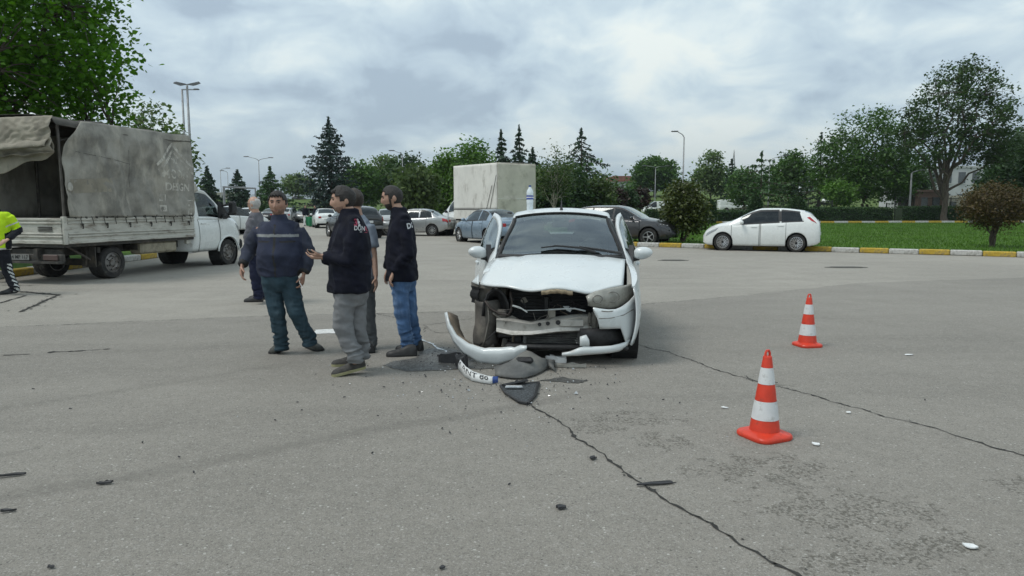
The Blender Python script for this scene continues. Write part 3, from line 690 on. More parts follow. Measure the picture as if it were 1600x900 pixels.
for px, wpx, py, Y, lb in ((1109, 22, 313, 62, 'narrow clipped evergreen behind the glossy bush'), (1180, 25, 306, 63, 'rounded clipped evergreen left of the white hatchback roof'), (1245, 34, 309, 63, 'wide clipped evergreen above the white hatchback')): topiary(lb, px, wpx, py, Y, px)
def hedge(label, p0, p1, h, seed, dep=1.0):
    a = Vector((*p0, 0)); b = Vector((*p1, 0)); d = b - a; L_ = d.length; t = thing('hedge', label, 'hedge', (a.x, a.y, .1), math.atan2(d.y, d.x), 'clipped hedges behind the lawn'); rn = np.random.default_rng(seed)
    MB().box((L_ / 2, 0, h * .47), (L_ * .985, dep * .8, h * .92)).build('core', [mat('shrub_core', (.02, .035, .016), .95)], t)
    n = int(L_ * 420); C = np.stack([rn.uniform(0, L_, n), rn.uniform(-dep / 2, dep / 2, n), rn.uniform(0, h, n)], 1)
    s = rn.integers(0, 3, n); C[s == 0, 1] = -dep / 2 + rn.normal(0, .05, (s == 0).sum()); C[s == 1, 2] = h + rn.normal(0, .05, (s == 1).sum())
    leaf_cloud('leaves', C, .16, [LF_DARK], t, seed)
def hp(px, Y): q = P(px, HZ, Y); return (q.x, Y)
hedge('long clipped dark hedge above the white hatchback', hp(1255, 66.5), hp(1392, 68.5), 1.35, 5); hedge('clipped dark hedge around the foot of the open-crowned tree', hp(1404, 69), hp(1502, 72), 1.45, 6)
hedge('low clipped hedge between the glossy bush and the hatchback', hp(1118, 65), hp(1236, 66), 1.05, 7); hedge('low clipped hedge behind the dark crossover', hp(1008, 64), hp(1062, 64), 1.2, 8); hedge('dark hedge at the right end of the lawn', hp(1572, 73), hp(1680, 76), 2.0, 9)
# ================================================================ VEHICLES
BLACKP = mat('black_plastic', (.022, .022, .023), .55, var=.2, scale=12)
RUBBER = mat('tyre_rubber', (.022, .021, .020), .85, var=.25, scale=9, bump=.4, bscale=70, dirt=((.10, .09, .075), .3, 7, None))
SEAM = mat('seam_dark', (.012, .012, .012), .8)
ALLOY = mat('alloy', (.52, .52, .52), .35, .85, var=.12, scale=15, dirt=((.12, .1, .08), .25, 9, None))
STEEL = mat('steel_wheel', (.22, .21, .20), .5, .6, var=.2, scale=12, dirt=((.10, .08, .06), .5, 9, None))
UNDER = mat('underbody', (.014, .014, .014), .9)
CABIN = mat('cabin_grey', (.05, .052, .055), .85, var=.2, scale=9)
GLASS = glass('car_glass', (.62, .72, .70), .05, .42)
GLASS_D = glass('car_glass_dark', (.4, .45, .47), .06, .09)
GLASS_W = glass('windscreen_glass', (.75, .85, .82), .21, .74)
REDL = mat('tail_light_red', (.38, .012, .016), .15, var=.2, scale=30, coat=.6)
CLEARL = mat('lamp_clear', (.42, .44, .45), .12, .3, var=.3, scale=30, coat=.7)
PLATE = mat('plate_white', (.62, .63, .62), .45, var=.05, scale=20)
PAINTW = mat('paint_white', (.70, .72, .70), .28, var=.03, scale=3, coat=.5, dirt=((.44, .43, .39), .12, 3, None), rvar=.06)
def paint(name, c, metal=.5): return mat(name, c, .32, metal, var=.05, scale=2.5, coat=.7, rvar=.05)
def wheel_proto(r, wd, kind='alloy', rimr=.64, spokes=5):
    """wheel with its axis along +y (outer face at +y); returns list of (name, mesh, children)"""
    key = ('w', r, wd, kind, spokes, rimr)
    if key in CACHE: return CACHE[key]
    M = Matrix.Rotation(-math.pi / 2, 4, 'X'); rr = r * rimr; h = wd / 2
    t = MB(); t.lathe([(rr, -h * .9), (rr * 1.06, -h), (r * .93, -h * .96), (r * .99, -h * .72), (r, -h * .3), (r, h * .3), (r * .99, h * .72), (r * .93, h * .96), (rr * 1.06, h), (rr, h * .9)], 30, 0, M, closed=True)
    ty = t.build('tyre', [RUBBER], None, smooth=40)
    m = {'alloy': ALLOY, 'steel': STEEL, 'twotone': ALLOY, 'cap': ALLOY}[kind]
    b = MB(); b.lathe([(rr, -h * .8), (rr, h * .82), (rr * .93, h * .86), (rr * .9, h * .62), (rr * .9, -h * .8)], 30, 0, M, closed=True)
    b.lathe([(rr * .9, -h * .1), (.001, -h * .1)], 20, 1, M)       # dark back
    if kind in ('steel', 'cap'):
        b.lathe([(rr * .9, h * .55), (rr * .7, h * .66), (rr * .55, h * .4), (rr * .34, h * .5), (rr * .3, h * .8), (.001, h * .82)], 24, 0, M)
        for k in range(8 if kind == 'cap' else 7):
            th = k * 2 * math.pi / (8 if kind == 'cap' else 7); q = Vector((math.cos(th) * rr * .72, math.sin(th) * rr * .72, h * .62))
            b.lathe([(rr * .10, .012), (.001, .012)], 7, 1, M @ Matrix.Translation(q))
        for k in range(5): th = k * 1.2566 + .3; b.lathe([(rr * .05, 0), (rr * .05, .02), (.001, .02)], 6, 1, M @ Matrix.Translation((math.cos(th) * rr * .42, math.sin(th) * rr * .42, h * .48)))
    else:
        for k in range(spokes):
            th = 2 * math.pi * k / spokes
            if kind == 'twotone':
                for dth in (-.13, .13):
                    a1 = th; a2 = th + dth * 1.4
                    b.tube([Vector((math.cos(a1) * rr * .2, math.sin(a1) * rr * .2, h * .66)), Vector((math.cos(a2) * rr * .93, math.sin(a2) * rr * .93, h * .74))], [rr * .065, rr * .075], 5, 0, M)
            else:
                b.tube([Vector((math.cos(th) * rr * .15, math.sin(th) * rr * .15, h * .62)), Vector((math.cos(th) * rr * .6, math.sin(th) * rr * .6, h * .66)), Vector((math.cos(th) * rr * .93, math.sin(th) * rr * .93, h * .72))], [rr * .12, rr * .085, rr * .11], 6, 0, M)
        b.lathe([(rr * .22, h * .5), (rr * .22, h * .7), (rr * .15, h * .78), (.001, h * .78)], 14, 1 if kind == 'twotone' else 0, M)
    rm = b.build('rim', [m, SEAM], None, smooth=35)
    CACHE[key] = (ty.data, rm.data); bpy.data.objects.remove(ty); bpy.data.objects.remove(rm)
    return CACHE[key]
CACHE = {}
def add_wheel(parent, loc, r, wd, side, kind='alloy', spokes=5, steer=0, rimr=.64, roll=0):
    ty, rm = wheel_proto(r, wd, kind, rimr, spokes)
    e = bpy.data.objects.new('wheel', None); link(e, parent); e.location = loc; e.rotation_euler = (0, roll, (0 if side > 0 else math.pi) + steer)
    for n, me in (('tyre', ty), ('rim', rm)): link(bpy.data.objects.new(n, me), e)
    return e
class Loft:
    """dense body loft: sections along x (forward), side skin with wheel arches, glasshouse, roof"""
    def __init__(s, sp):
        s.sp = sp; s.top = interp(sp['top']); s.belt = interp(sp['belt']); s.hw = interp(sp['hw']); s.edge = interp(sp['edge']); s.lean = interp(sp.get('lean', [(-9, 0), (9, 0)]))
        s.crown = interp(sp.get('crown', [(-9, .05), (9, .05)])); s.sill = interp(sp.get('sill', [(-9, .2), (9, .2)])); s.prof = interp(sp.get('prof', [(0, .93), (.2, .975), (.5, 1.0), (.78, .985), (1, .945)]))
        x0, x1 = sp['x0'], sp['x1']; st = list(np.linspace(x0, x1, sp.get('n', 64))) + [x0 + .01, x0 + .04, x1 - .01, x1 - .04]
        for c in sp['wheels']:
            ra = sp['arch']; st += [c + ra * math.cos(a) for a in np.linspace(0, math.pi, 15)] + [c - ra - .004, c + ra + .004]
        for k in sp['cuts']: st.append(k)
        st = sorted(x for x in st if x0 <= x <= x1); out = [st[0]]
        for x in st[1:]:
            if x - out[-1] > .0035: out.append(x)
            elif any(abs(x - k) < 1e-6 for k in sp['cuts']): out[-1] = x
        s.st = out; s.NS = 9; s.NG = 5; s.NT = 6
    def bottom(s, x):
        z = s.sill(x); sp = s.sp
        for c in sp['wheels']:
            d = abs(x - c)
            if d < sp['arch']: z = max(z, sp['wz'] + math.sqrt(max(sp['arch'] ** 2 - d * d, 0)))
        return z
    def section(s, x):
        zb, zl, w_ = s.bottom(x), s.belt(x), s.hw(x); zs = s.sill(x); pts = []
        zb = min(zb, zl - .02)
        for i in range(s.NS + 1):
            z = zb + (zl - zb) * i / s.NS; h = (z - zs) / max(zl - zs, .05); pts.append((x, w_ * s.prof(min(max(h, 0), 1)), z))
        xe = x + s.lean(x); ye, ze = s.edge(xe), s.top(xe) - s.crown(xe); ze = max(ze, zl + .004); yb = pts[-1][1]
        ye = min(ye, yb - .004)
        G_ = [.10, .36, .63, .88, 1.0]
        for t in G_:
            bow = .018 * math.sin(t * math.pi) * min(1, (ze - zl) / .3)
            pts.append((x + (xe - x) * t, yb + (ye - yb) * t + bow, zl + (ze - zl) * t))
        for t in (.065, .25, .45, .65, .83, 1.0):
            y = ye * (1 - t); zz = ze + s.crown(xe) * (1 - (y / ye) ** 2) ** .8 if ye > 0 else ze; pts.append((xe, y, zz))
        return pts
    def build(s, regionf):
        """regionf(xm, row, side) -> key or None ; rows: 0..NS-1 side, then 'g0'.. , 't0'.."""
        secs = [s.section(x) for x in s.st]; nr = len(secs[0]); out = {}
        for i in range(len(secs) - 1):
            xm = (s.st[i] + s.st[i + 1]) / 2
            for j in range(nr - 1):
                row = ('s', j) if j < s.NS else (('g', j - s.NS) if j < s.NS + s.NG else ('t', j - s.NS - s.NG))
                for sd in (1, -1):
                    k = regionf(xm, row, sd)
                    if k is None: continue
                    V, F, D = out.setdefault(k, ([], [], {}))
                    idx = []
                    for (a, b) in ((i, j), (i + 1, j), (i + 1, j + 1), (i, j + 1)):
                        p = secs[a][b]; q = (p[0], p[1] * sd, p[2]); kk = (round(q[0], 5), round(q[1], 5), round(q[2], 5))
                        if kk not in D: D[kk] = len(V); V.append(q)
                        idx.append(D[kk])
                    if sd > 0: idx = idx[::-1]
                    idx = [v for n_, v in enumerate(idx) if v not in idx[:n_]]
                    if len(idx) > 2: F.append(tuple(idx))
        s.secs = secs; return out
    def cap(s, i, V, F):
        sec = s.secs[i]; b = len(V); ring = [(p[0], p[1], p[2]) for p in sec] + [(p[0], -p[1], p[2]) for p in sec[-2::-1]]
        V += ring; n = len(ring); m = n // 2
        f = [(b + k, b + k + 1, b + n - 2 - k, b + n - 1 - k) for k in range(m)]
        F += [t if i else t[::-1] for t in f]
def solid(o, th, inner=None, off=-1):
    md = o.modifiers.new('thickness', 'SOLIDIFY'); md.thickness = th; md.offset = off
    if inner is not None: o.data.materials.append(inner); md.material_offset = 1; md.material_offset_rim = 0
def seam_line(mb, pts, r=.005, m=0): mb.tube(pts, r, 4, m, cap=False)
def make_car(name, label, loc, rz, sp, group=None, cat='car'):
    t = thing(name, label, cat, loc, rz, group); lf = Loft(sp); W = sp['win']; d = sp['doors']; ws = sp['screen']; rw = sp['back']
    def reg(x, row, sd):
        k, j = row
        if k == 'g' and 1 <= j <= 3:
            for n_, (a, b) in enumerate(W):
                if a < x < b: return ('win', n_, sd)
        if k == 'g' and j in (0, 4):
            for (a, b) in W:
                if a - .03 < x < b + .03 and sp.get('blacktrim', True): return ('trim', sd)
        if k == 'g' and 1 <= j <= 3 and sp.get('blackpillar') and W[0][0] < x < W[-1][1]: return ('trim', sd)
        if k == 't' and j >= 1:
            if ws[0] < x < ws[1]: return 'screen'
            if rw[0] < x < rw[1]: return 'back'
        if k == 's' or (k == 'g' and j < 4):
            for n_, (a, b) in enumerate(d):
                if a < x < b and (k == 's' and j >= 0): return ('door', n_, sd)
        return 'body'
    parts = lf.build(reg); V, F, D = parts['body']; lf.cap(0, V, F); lf.cap(len(lf.st) - 1, V, F)
    o = mesh_obj('body', V, F, [sp['paint']], t, smooth=38); solid(o, .025, UNDER)
    for sd in (1, -1):
        if ('trim', sd) in parts: mesh_obj('window_trim', *parts[('trim', sd)][:2], [BLACKP], t, smooth=True)
    gl = sp.get('glass', GLASS)
    mesh_obj('windscreen', *parts['screen'][:2], [sp.get('screenglass', GLASS)], t, smooth=True)
    if 'back' in parts: mesh_obj('rear_window', *parts['back'][:2], [gl], t, smooth=True)
    doors = {}
    for k, (V, F, D) in parts.items():
        if isinstance(k, tuple) and k[0] == 'door':
            o = mesh_obj('door', V, F, [sp['paint']], t, smooth=38); solid(o, .02, UNDER); doors[k[1:]] = o
            a, b = d[k[1]]; sd = k[2]; m = MB()
            for x in (a, b):
                sec = lf.section(x); seam_line(m, [(p[0], (p[1] + .001) * sd, p[2]) for p in sec[:lf.NS + 1]], .006)
            sec = [lf.section(x)[0] for x in np.linspace(a, b, 12)]; seam_line(m, [(p[0], (p[1] + .001) * sd, p[2]) for p in sec], .006)
            m.build('seam', [SEAM], o)
            hx = a + .13; p = lf.section(hx)[lf.NS - 1]
            if sp.get('handle', True): MB().box((hx + .05, (p[1] + .012) * sd, p[2] - .01), (.2, .03, .035), bev=.012).build('handle', [sp['paint']], o)
    for k, (V, F, D) in parts.items():
        if isinstance(k, tuple) and k[0] == 'win': mesh_obj('side_window', V, F, [gl], t, smooth=True)
    # cabin: floor tray, seats, dash
    c = MB(); ww = lf.hw(0) * .8
    c.box(((sp['x0'] + sp['x1']) / 2, 0, sp['floor']), (sp['x1'] - sp['x0'] - .5, ww * 1.9, .06), 1)
    for q in sp['wheels']:
        for sd in (1, -1):
            c.lathe([(sp['arch'] * 1.0, 0), (sp['arch'] * 1.02, -.3), (.02, -.3)], 20, 1, Matrix.Translation((q, sd * (lf.hw(q) - .03), sp['wz'])) @ Matrix.Rotation(-math.pi / 2 * sd, 4, 'X'))
    c.build('underbody', [UNDER, UNDER], t)
    if sp.get('seats', True):
        s_ = MB(); zb = lf.belt(0)
        for x in sp['seatx']:
            for y in (-.36, .36):
                s_.box((x, y, zb - .32), (.5, .5, .16), bev=.05); s_.box((x - .3, y, zb - .05), (.14, .48, .62), bev=.06, M=None); s_.box((x - .34, y, zb + .32), (.09, .26, .17), bev=.04)
        s_.build('seats', [CABIN], t, smooth=30)
        x = ws[1] - .12; MB().box((x, 0, lf.belt(x) - .10), (.4, ww * 1.75, .22), bev=.08).build('dashboard', [CABIN], t)
    wk = sp.get('wheel', ('alloy', 5))
    for q in sp['wheels']:
        for sd in (1, -1): add_wheel(t, (q, sd * (lf.hw(q) - sp['tw'] / 2 - .015), sp['wr']), sp['wr'], sp['tw'], sd, wk[0], wk[1], steer=0, rimr=.72 if wk[0] == 'twotone' else .64)
    # mirrors
    mx = sp['mirror']
    for sd in (1, -1):
        y = lf.section(mx)[lf.NS][1]; z = lf.belt(mx) + .07; m = MB()
        m.ell((mx, sd * (y + .13), z + .02), (.07, .105, .075), 0); o = m.build('mirror', [sp.get('mirrorpaint', sp['paint']), BLACKP], t, smooth=True)
        b = MB(); b.tube([(mx + .01, sd * y, z - .03), (mx + .01, sd * (y + .1), z - .01)], .02, 6); b.build('arm', [BLACKP], o)
    t['_'] = 0; del t['_']
    return t, lf
def surf_patch(lf, quad, sd, m, parent, name, out=.006, n=6, thick=.012):
    """a lamp or badge lying on the body side: quad of (x, h) corners in side rows; h = 0..1 sill->belt ; h>1 goes over the shoulder"""
    rows = []
    def pt(x, h):
        if h <= 1:
            zs, zl = lf.sill(x), lf.belt(x); z = zs + (zl - zs) * h; return Vector((x, (lf.hw(x) * lf.prof(h) + out) * sd, z))
        a = lf.section(x); b = a[lf.NS]; e_ = a[lf.NS + lf.NG]; u_ = h - 1; return Vector((b[0] + (e_[0] - b[0]) * u_, (b[1] + (e_[1] - b[1]) * u_ + out) * sd, b[2] + (e_[2] - b[2]) * u_))
    (a, b, c, d) = quad
    for i in range(n + 1):
        u_ = i / n; r = []
        for j in range(n + 1):
            v_ = j / n; x = (a[0] * (1 - u_) + b[0] * u_) * (1 - v_) + (d[0] * (1 - u_) + c[0] * u_) * v_; h = (a[1] * (1 - u_) + b[1] * u_) * (1 - v_) + (d[1] * (1 - u_) + c[1] * u_) * v_
            r.append(pt(x, h))
        rows.append(r)
    mb = MB().grid(rows); o = mb.build(name, [m], parent, smooth=True); solid(o, thick, None, 0); return o
def end_patch(parent, name, y, z, x, w_, h, m, dx=.02, bev=.01, roll=0): return MB().box((x, y, z), (dx, w_, h), bev=bev).build(name, [m], parent)
HATCH = dict(x0=-2.0, x1=2.03, wheels=[-1.23, 1.28], arch=.36, wz=.305, wr=.305, tw=.2, floor=.24, n=64,
    top=[(-2.0, .80), (-1.985, .96), (-1.93, 1.07), (-1.74, 1.29), (-1.62, 1.365), (-1.3, 1.435), (-.6, 1.495), (-.05, 1.49), (.25, 1.42), (.6, 1.26), (1.0, 1.07), (1.2, 1.0), (1.55, .92), (1.82, .81), (1.97, .67), (2.03, .55)],
    belt=[(-2.0, .76), (-1.95, .93), (-1.7, 1.04), (-1.2, 1.02), (0, .95), (.8, .90), (1.2, .88), (1.6, .82), (1.88, .70), (2.03, .48)],
    hw=[(-2.0, .64), (-1.97, .72), (-1.8, .80), (-1.4, .835), (0, .845), (1.3, .835), (1.65, .78), (1.88, .66), (1.98, .54), (2.03, .42)],
    edge=[(-2.0, .55), (-1.7, .55), (-1.2, .58), (0, .59), (.4, .61), (1.1, .70), (1.5, .66), (2.03, .35)], crown=[(-2, .05), (0, .055), (1.1, .05), (2.03, .04)],
    lean=[(-2.0, .0), (-1.85, .06), (-1.55, .16), (-1.3, .10), (-1.0, .03), (9, 0)], sill=[(-2.03, .36), (-1.85, .26), (-1.5, .2), (1.5, .18), (1.85, .2), (2.03, .27)],
    win=[(-1.42, -.72), (-.62, .62)], doors=[(-.87, -.02), (.02, .98)], cuts=[-1.42, -.72, -.62, .62, -.87, -.02, .02, .98, -1.62, -1.95, -1.93, .22, 1.08], screen=(.22, 1.06), back=(-1.93, -1.62),
    mirror=.62, seatx=[.1, -.85], paint=PAINTW, glass=GLASS_D, screenglass=GLASS, wheel=('twotone', 9), blackpillar=True)
import copy
def spec(b, **k):
    s = copy.copy(b); s.update(k); return s
SEDAN = spec(HATCH, x0=-2.2, x1=2.15, wheels=[-1.3, 1.3], wr=.31, wz=.31,
    top=[(-2.2, .78), (-2.18, .92), (-2.1, .99), (-1.75, 1.05), (-1.6, 1.09), (-1.2, 1.30), (-.95, 1.405), (-.5, 1.455), (0, 1.45), (.25, 1.40), (.6, 1.24), (1.0, 1.03), (1.15, .99), (1.6, .90), (1.95, .76), (2.1, .62), (2.15, .52)],
    belt=[(-2.2, .74), (-2.12, .91), (-1.7, .97), (-1.2, .97), (0, .93), (.8, .89), (1.2, .87), (1.7, .78), (2.0, .64), (2.15, .46)],
    hw=[(-2.2, .66), (-2.16, .74), (-1.95, .82), (-1.4, .865), (0, .87), (1.3, .86), (1.7, .80), (2.0, .68), (2.1, .56), (2.15, .45)],
    edge=[(-2.2, .6), (-1.7, .66), (-1.2, .59), (-.6, .575), (0, .575), (.4, .60), (1.05, .70), (1.6, .68), (2.15, .38)], lean=[(-2.2, 0), (-1.7, 0), (-1.45, .12), (-1.1, .10), (-.8, .03), (9, 0)],
    win=[(-1.3, -.62), (-.54, .58)], doors=[(-.98, -.06), (-.02, .95)], cuts=[-1.3, -.62, -.54, .58, -.98, -.06, -.02, .95, -1.6, -1.0, .2, 1.06], screen=(.2, 1.04), back=(-1.6, -1.0), wheel=('alloy', 10), blackpillar=False, mirror=.6, glass=GLASS_D)
SUV = spec(HATCH, x0=-2.2, x1=2.25, wheels=[-1.33, 1.33], wr=.35, wz=.35, arch=.42, floor=.34,
    top=[(-2.2, .9), (-2.18, 1.05), (-2.1, 1.18), (-1.8, 1.46), (-1.6, 1.54), (-1.0, 1.60), (-.2, 1.60), (.15, 1.55), (.6, 1.34), (1.0, 1.13), (1.2, 1.09), (1.7, 1.0), (2.05, .88), (2.2, .74), (2.25, .6)],
    belt=[(-2.2, .86), (-2.1, 1.04), (-1.6, 1.10), (0, 1.05), (.8, 1.0), (1.3, .98), (1.8, .90), (2.1, .76), (2.25, .54)],
    hw=[(-2.2, .7), (-2.15, .78), (-1.95, .87), (-1.4, .91), (0, .905), (1.3, .91), (1.75, .86), (2.05, .74), (2.2, .62), (2.25, .52)],
    edge=[(-2.2, .62), (-1.7, .6), (-.5, .63), (.2, .64), (1.1, .74), (1.7, .74), (2.25, .45)], sill=[(-2.2, .45), (-1.9, .34), (-1.5, .28), (1.6, .27), (2.0, .28), (2.25, .36)],
    win=[(-1.75, -1.12), (-1.04, -.2), (-.12, .65)], doors=[(-1.05, -.12), (-.08, .95)], cuts=[-1.75, -1.12, -1.04, -.2, -.12, .65, -1.05, -.08, .95, -1.8, -2.1, -2.12, .12, 1.06], screen=(.12, 1.04), back=(-2.12, -1.8), wheel=('alloy', 5), mirror=.66, blackpillar=True)
VAN = spec(HATCH, x0=-2.6, x1=2.4, wheels=[-1.55, 1.5], wr=.34, wz=.34, arch=.40, floor=.34,
    top=[(-2.6, 1.6), (-2.58, 1.9), (-2.5, 1.96), (-1, 2.02), (.5, 2.0), (.8, 1.93), (1.2, 1.62), (1.6, 1.28), (1.9, 1.15), (2.2, 1.0), (2.35, .85), (2.4, .7)],
    belt=[(-2.6, 1.1), (1.0, 1.08), (1.6, 1.05), (2.1, .92), (2.4, .6)], hw=[(-2.6, .86), (-2.5, .93), (1.5, .93), (1.95, .86), (2.25, .72), (2.4, .6)],
    edge=[(-2.6, .78), (.5, .78), (1.7, .76), (2.4, .5)], lean=[(-9, 0), (9, 0)], sill=[(-2.6, .38), (2.4, .35)], win=[(.35, 1.25)], doors=[(.3, 1.3)], cuts=[.35, 1.25, .3, 1.3, .75, 1.72], screen=(.75, 1.7), back=(-9, -8), mirror=1.2, seatx=[.5], paint=PAINTW, wheel=('steel', 5), blackpillar=False, handle=True)
def hatch_lights(t, lf, sp):
    for sd in (1, -1):
        surf_patch(lf, [(1.45, .93), (1.86, .80), (1.90, .60), (1.55, .80)], sd, CLEARL, t, 'headlight')
        surf_patch(lf, [(-1.86, .98), (-1.72, 1.05), (-1.60, 1.42), (-1.70, 1.55)], sd, REDL, t, 'tail_light', .010)
    end_patch(t, 'plate', 0, .62, -2.012, .5, .11, PLATE); MB().box((-1.985, 0, .42), (.06, 1.25, .16), bev=.03).build('bumper_insert', [BLACKP], t)
    for sd in (1, -1): MB().box((-1.93, sd * .62, .42), (.08, .16, .05), bev=.012).build('reflector', [REDL], t)
# white hatchback parked at the kerb
a, b = G(1133, 391.5), G(1241, 394); d = (a - b); ang = math.atan2(d.y, d.x); mid = (a + b) / 2; off = Vector((-math.sin(ang), math.cos(ang), 0)) * -.78
h1, lf1 = make_car('parked_car', 'white five-door hatchback parked along the yellow and white kerb', (mid.x + off.x, mid.y + off.y, 0), ang, HATCH)
hatch_lights(h1, lf1, HATCH); h1.scale = (.965, 1, 1.0)
# dark grey crossover
GREY = paint('paint_dark_grey', (.052, .052, .056), .6); a = G(1004, 384.5)
ang = R(-27); s2, lf2 = make_car('parked_crossover', 'dark grey crossover with triangular grille parked nose-on to the kerb', (0, 0, 0), ang, spec(SUV, paint=GREY, mirrorpaint=GREY, glass=GLASS_D, screenglass=GLASS))
ax = Vector((1.33, -.9, 0)); ax.rotate(Matrix.Rotation(ang, 3, 'Z')); s2.location = (a.x - ax.x + .22, a.y - ax.y + .05, 0)
for sd in (1, -1): surf_patch(lf2, [(1.62, .90), (2.12, .80), (2.14, .66), (1.70, .80)], sd, mat('lamp_smoked', (.03, .03, .035), .1, coat=.8), s2, 'headlight'); surf_patch(lf2, [(-2.12, .9), (-1.8, .95), (-1.8, .8), (-2.12, .75)], sd, REDL, s2, 'tail_light')
for sd in (1, -1):
    for k in range(3): MB().box((1.80 + k * .12, sd * (lf2.hw(1.80 + k * .12) * .985), .865 - k * .022), (.06, .03, .025)).build('lamp_element', [CLEARL], s2)
gr = MB(); gr.prism([(-.18, .84), (.18, .84), (.03, .46), (-.03, .46)], 2.245, 2.275, 0, 0); g_ = gr.build('grille', [BLACKP], s2)
gr = MB(); gr.tube([(2.28, -.19, .85), (2.28, -.035, .45), (2.28, .035, .45), (2.28, .19, .85)], .02, 6); gr.build('grille_frame', [ALLOY], g_)
for sd in (1, -1): surf_patch(lf2, [(1.98, .40), (2.22, .42), (2.22, .12), (2.06, .10)], sd, BLACKP, s2, 'air_intake')
surf_patch(lf2, [(1.75, .06), (2.2, .10), (2.2, .03), (1.75, .01)], 1, BLACKP, s2, 'lip'); surf_patch(lf2, [(1.75, .06), (2.2, .10), (2.2, .03), (1.75, .01)], -1, BLACKP, s2, 'lip')
# sedans by the box truck
def sedan_lights(t, lf):
    for sd in (1, -1):
        surf_patch(lf, [(1.55, .95), (2.0, .84), (2.04, .62), (1.65, .80)], sd, CLEARL, t, 'headlight'); surf_patch(lf, [(-2.17, .93), (-1.86, 1.0), (-1.90, .74), (-2.16, .70)], sd, REDL, t, 'tail_light', .012)
        MB().box((-2.19, sd * .5, .80), (.04, .24, .14), bev=.015).build('tail_light', [REDL], t)
    end_patch(t, 'plate', 0, .72, -2.213, .5, .11, PLATE)
BLUE = paint('paint_ice_blue', (.20, .27, .34), .45); SILV = paint('paint_silver', (.42, .43, .43), .6)
def put_by_wheel(t, wx, wy, px, py, ang):
    """move the car so that the tyre at local (wx, wy) stands on the ground seen at that pixel"""
    a = G(px, py); q = Vector((wx, wy, 0)); q.rotate(Matrix.Rotation(ang, 3, 'Z')); t.location = (a.x - q.x, a.y - q.y, 0); t.rotation_euler.z = ang
sb, lfb = make_car('parked_sedan', 'ice blue sedan parked beside the box truck', (0, 0, 0), 0, spec(SEDAN, paint=BLUE, glass=GLASS_D)); sedan_lights(sb, lfb); put_by_wheel(sb, 1.3, .83, 717, 377.5, R(180 - 60))
ss, lfs = make_car('parked_sedan', 'silver sedan parked between the SUV and the box truck', (0, 0, 0), 0, spec(SEDAN, paint=SILV, glass=GLASS_D)); sedan_lights(ss, lfs); put_by_wheel(ss, -1.3, .83, 675, 369, R(180 - 14))
BLK = paint('paint_black', (.022, .025, .028), .3)
sv, lfv = make_car('parked_suv', 'black SUV with pale roof glare behind the men in black jackets', (0, 0, 0), 0, spec(SUV, paint=BLK, glass=GLASS_D)); put_by_wheel(sv, -1.33, -.86, 592, 371.5, R(122))
for sd in (1, -1): surf_patch(lfv, [(-2.14, 1.0), (-1.9, 1.05), (-1.98, .78), (-2.16, .80)], sd, REDL, sv, 'tail_light', .012)
MB().box((-2.2, 0, .55), (.08, 1.5, .16), bev=.03).build('rear_bumper', [mat('grey_plastic', (.16, .16, .165), .6)], sv); end_patch(sv, 'plate', 0, .82, -2.21, .5, .11, PLATE)
# further cars of the car park
far = [('white sedan seen from behind beside the green bin', SEDAN, PAINTW, 508, 355.5, R(110)), ('white SUV parked just ahead of the truck bonnet', SUV, PAINTW, 362, 366, R(60)), ('white hatchback in the car park row behind the striped-jacket man', HATCH, PAINTW, 392, 349, R(95)),
       ('silver hatchback in the far car park row beside the green bin', HATCH, SILV, 452, 348, R(92)), ('silver sedan between the black SUV and the bearded man', SEDAN, SILV, 610, 366, R(100)), ('dark sedan in the far car park row', SEDAN, BLK, 430, 347, R(85)), ('pale sedan in the shade of the blue spruce', SEDAN, SILV, 484, 347.5, R(80))]
for i, (lb, b_, pm, px, py, an) in enumerate(far):
    q = G(px, py); tt, lq = make_car('parked_car', lb, (q.x, q.y, 0), an, spec(b_, paint=pm, glass=GLASS_D, n=40, seats=False), 'cars in the far car park')
    x0 = b_['x0']
    for sd in (1, -1): MB().box((x0 - .005, sd * .55, .8 if b_ is not SUV else .95), (.05, .2, .13), bev=.02).build('tail_light', [REDL], tt)
    end_patch(tt, 'plate', 0, .66, x0 - .012, .5, .11, PLATE)
# cars on the road along the bank and behind the hedge
bank = [('small white car on the bank road above the bald man', HATCH, PAINTW, 386, 215, 90), ('dark car on the bank road left of the willow', SUV, BLK, 468, 225, 92), ('white pickup-like van on the road behind the glossy bush', VAN, PAINTW, 1028, 108, 180), ('white van on the road behind the hedge', VAN, PAINTW, 1148, 112, 0), ('white minibus far behind the long hedge', VAN, PAINTW, 1306, 128, 180)]
for lb, b_, pm, px, Y, an in bank:
    q = base(px, Y); tt, lq = make_car('distant_car', lb, (q[0], q[1], q[2] - .02), R(an - 90 if Y > 200 else an), spec(b_, paint=pm, glass=GLASS_D, n=30, seats=False), 'cars on the roads beyond')
# ================================================================ CANVAS TRUCK AND BOX TRUCK
DIRTYW = mat('dirty_white_paint', (.46, .45, .40), .55, var=.10, scale=3, dirt=((.13, .10, .07), .42, 5, (.5, 1, 2.2)), bump=.1)
CANVAS = mat('canvas_grey', (.235, .225, .198), .92, var=.4, scale=1.6, bump=.5, bscale=40, dirt=((.42, .395, .335), .5, 2.6, (1, 1, .4)))
CANVAS_T = mat('canvas_tan', (.25, .23, .185), .92, var=.22, scale=2.2, bump=.5, bscale=40, dirt=((.12, .11, .09), .3, 2.5, (1, 1, .5)))
PRINT = mat('faded_print', (.50, .48, .43), .9, var=.25, scale=6, dirt=((.2, .19, .165), .6, 7, None)); PRINT2 = mat('faded_print_dim', (.43, .41, .36), .9, var=.3, scale=6, dirt=((.2, .19, .165), .6, 7, None))
CHASS = mat('chassis_grime', (.045, .042, .038), .85, var=.3, scale=5, dirt=((.10, .085, .065), .4, 6, None))
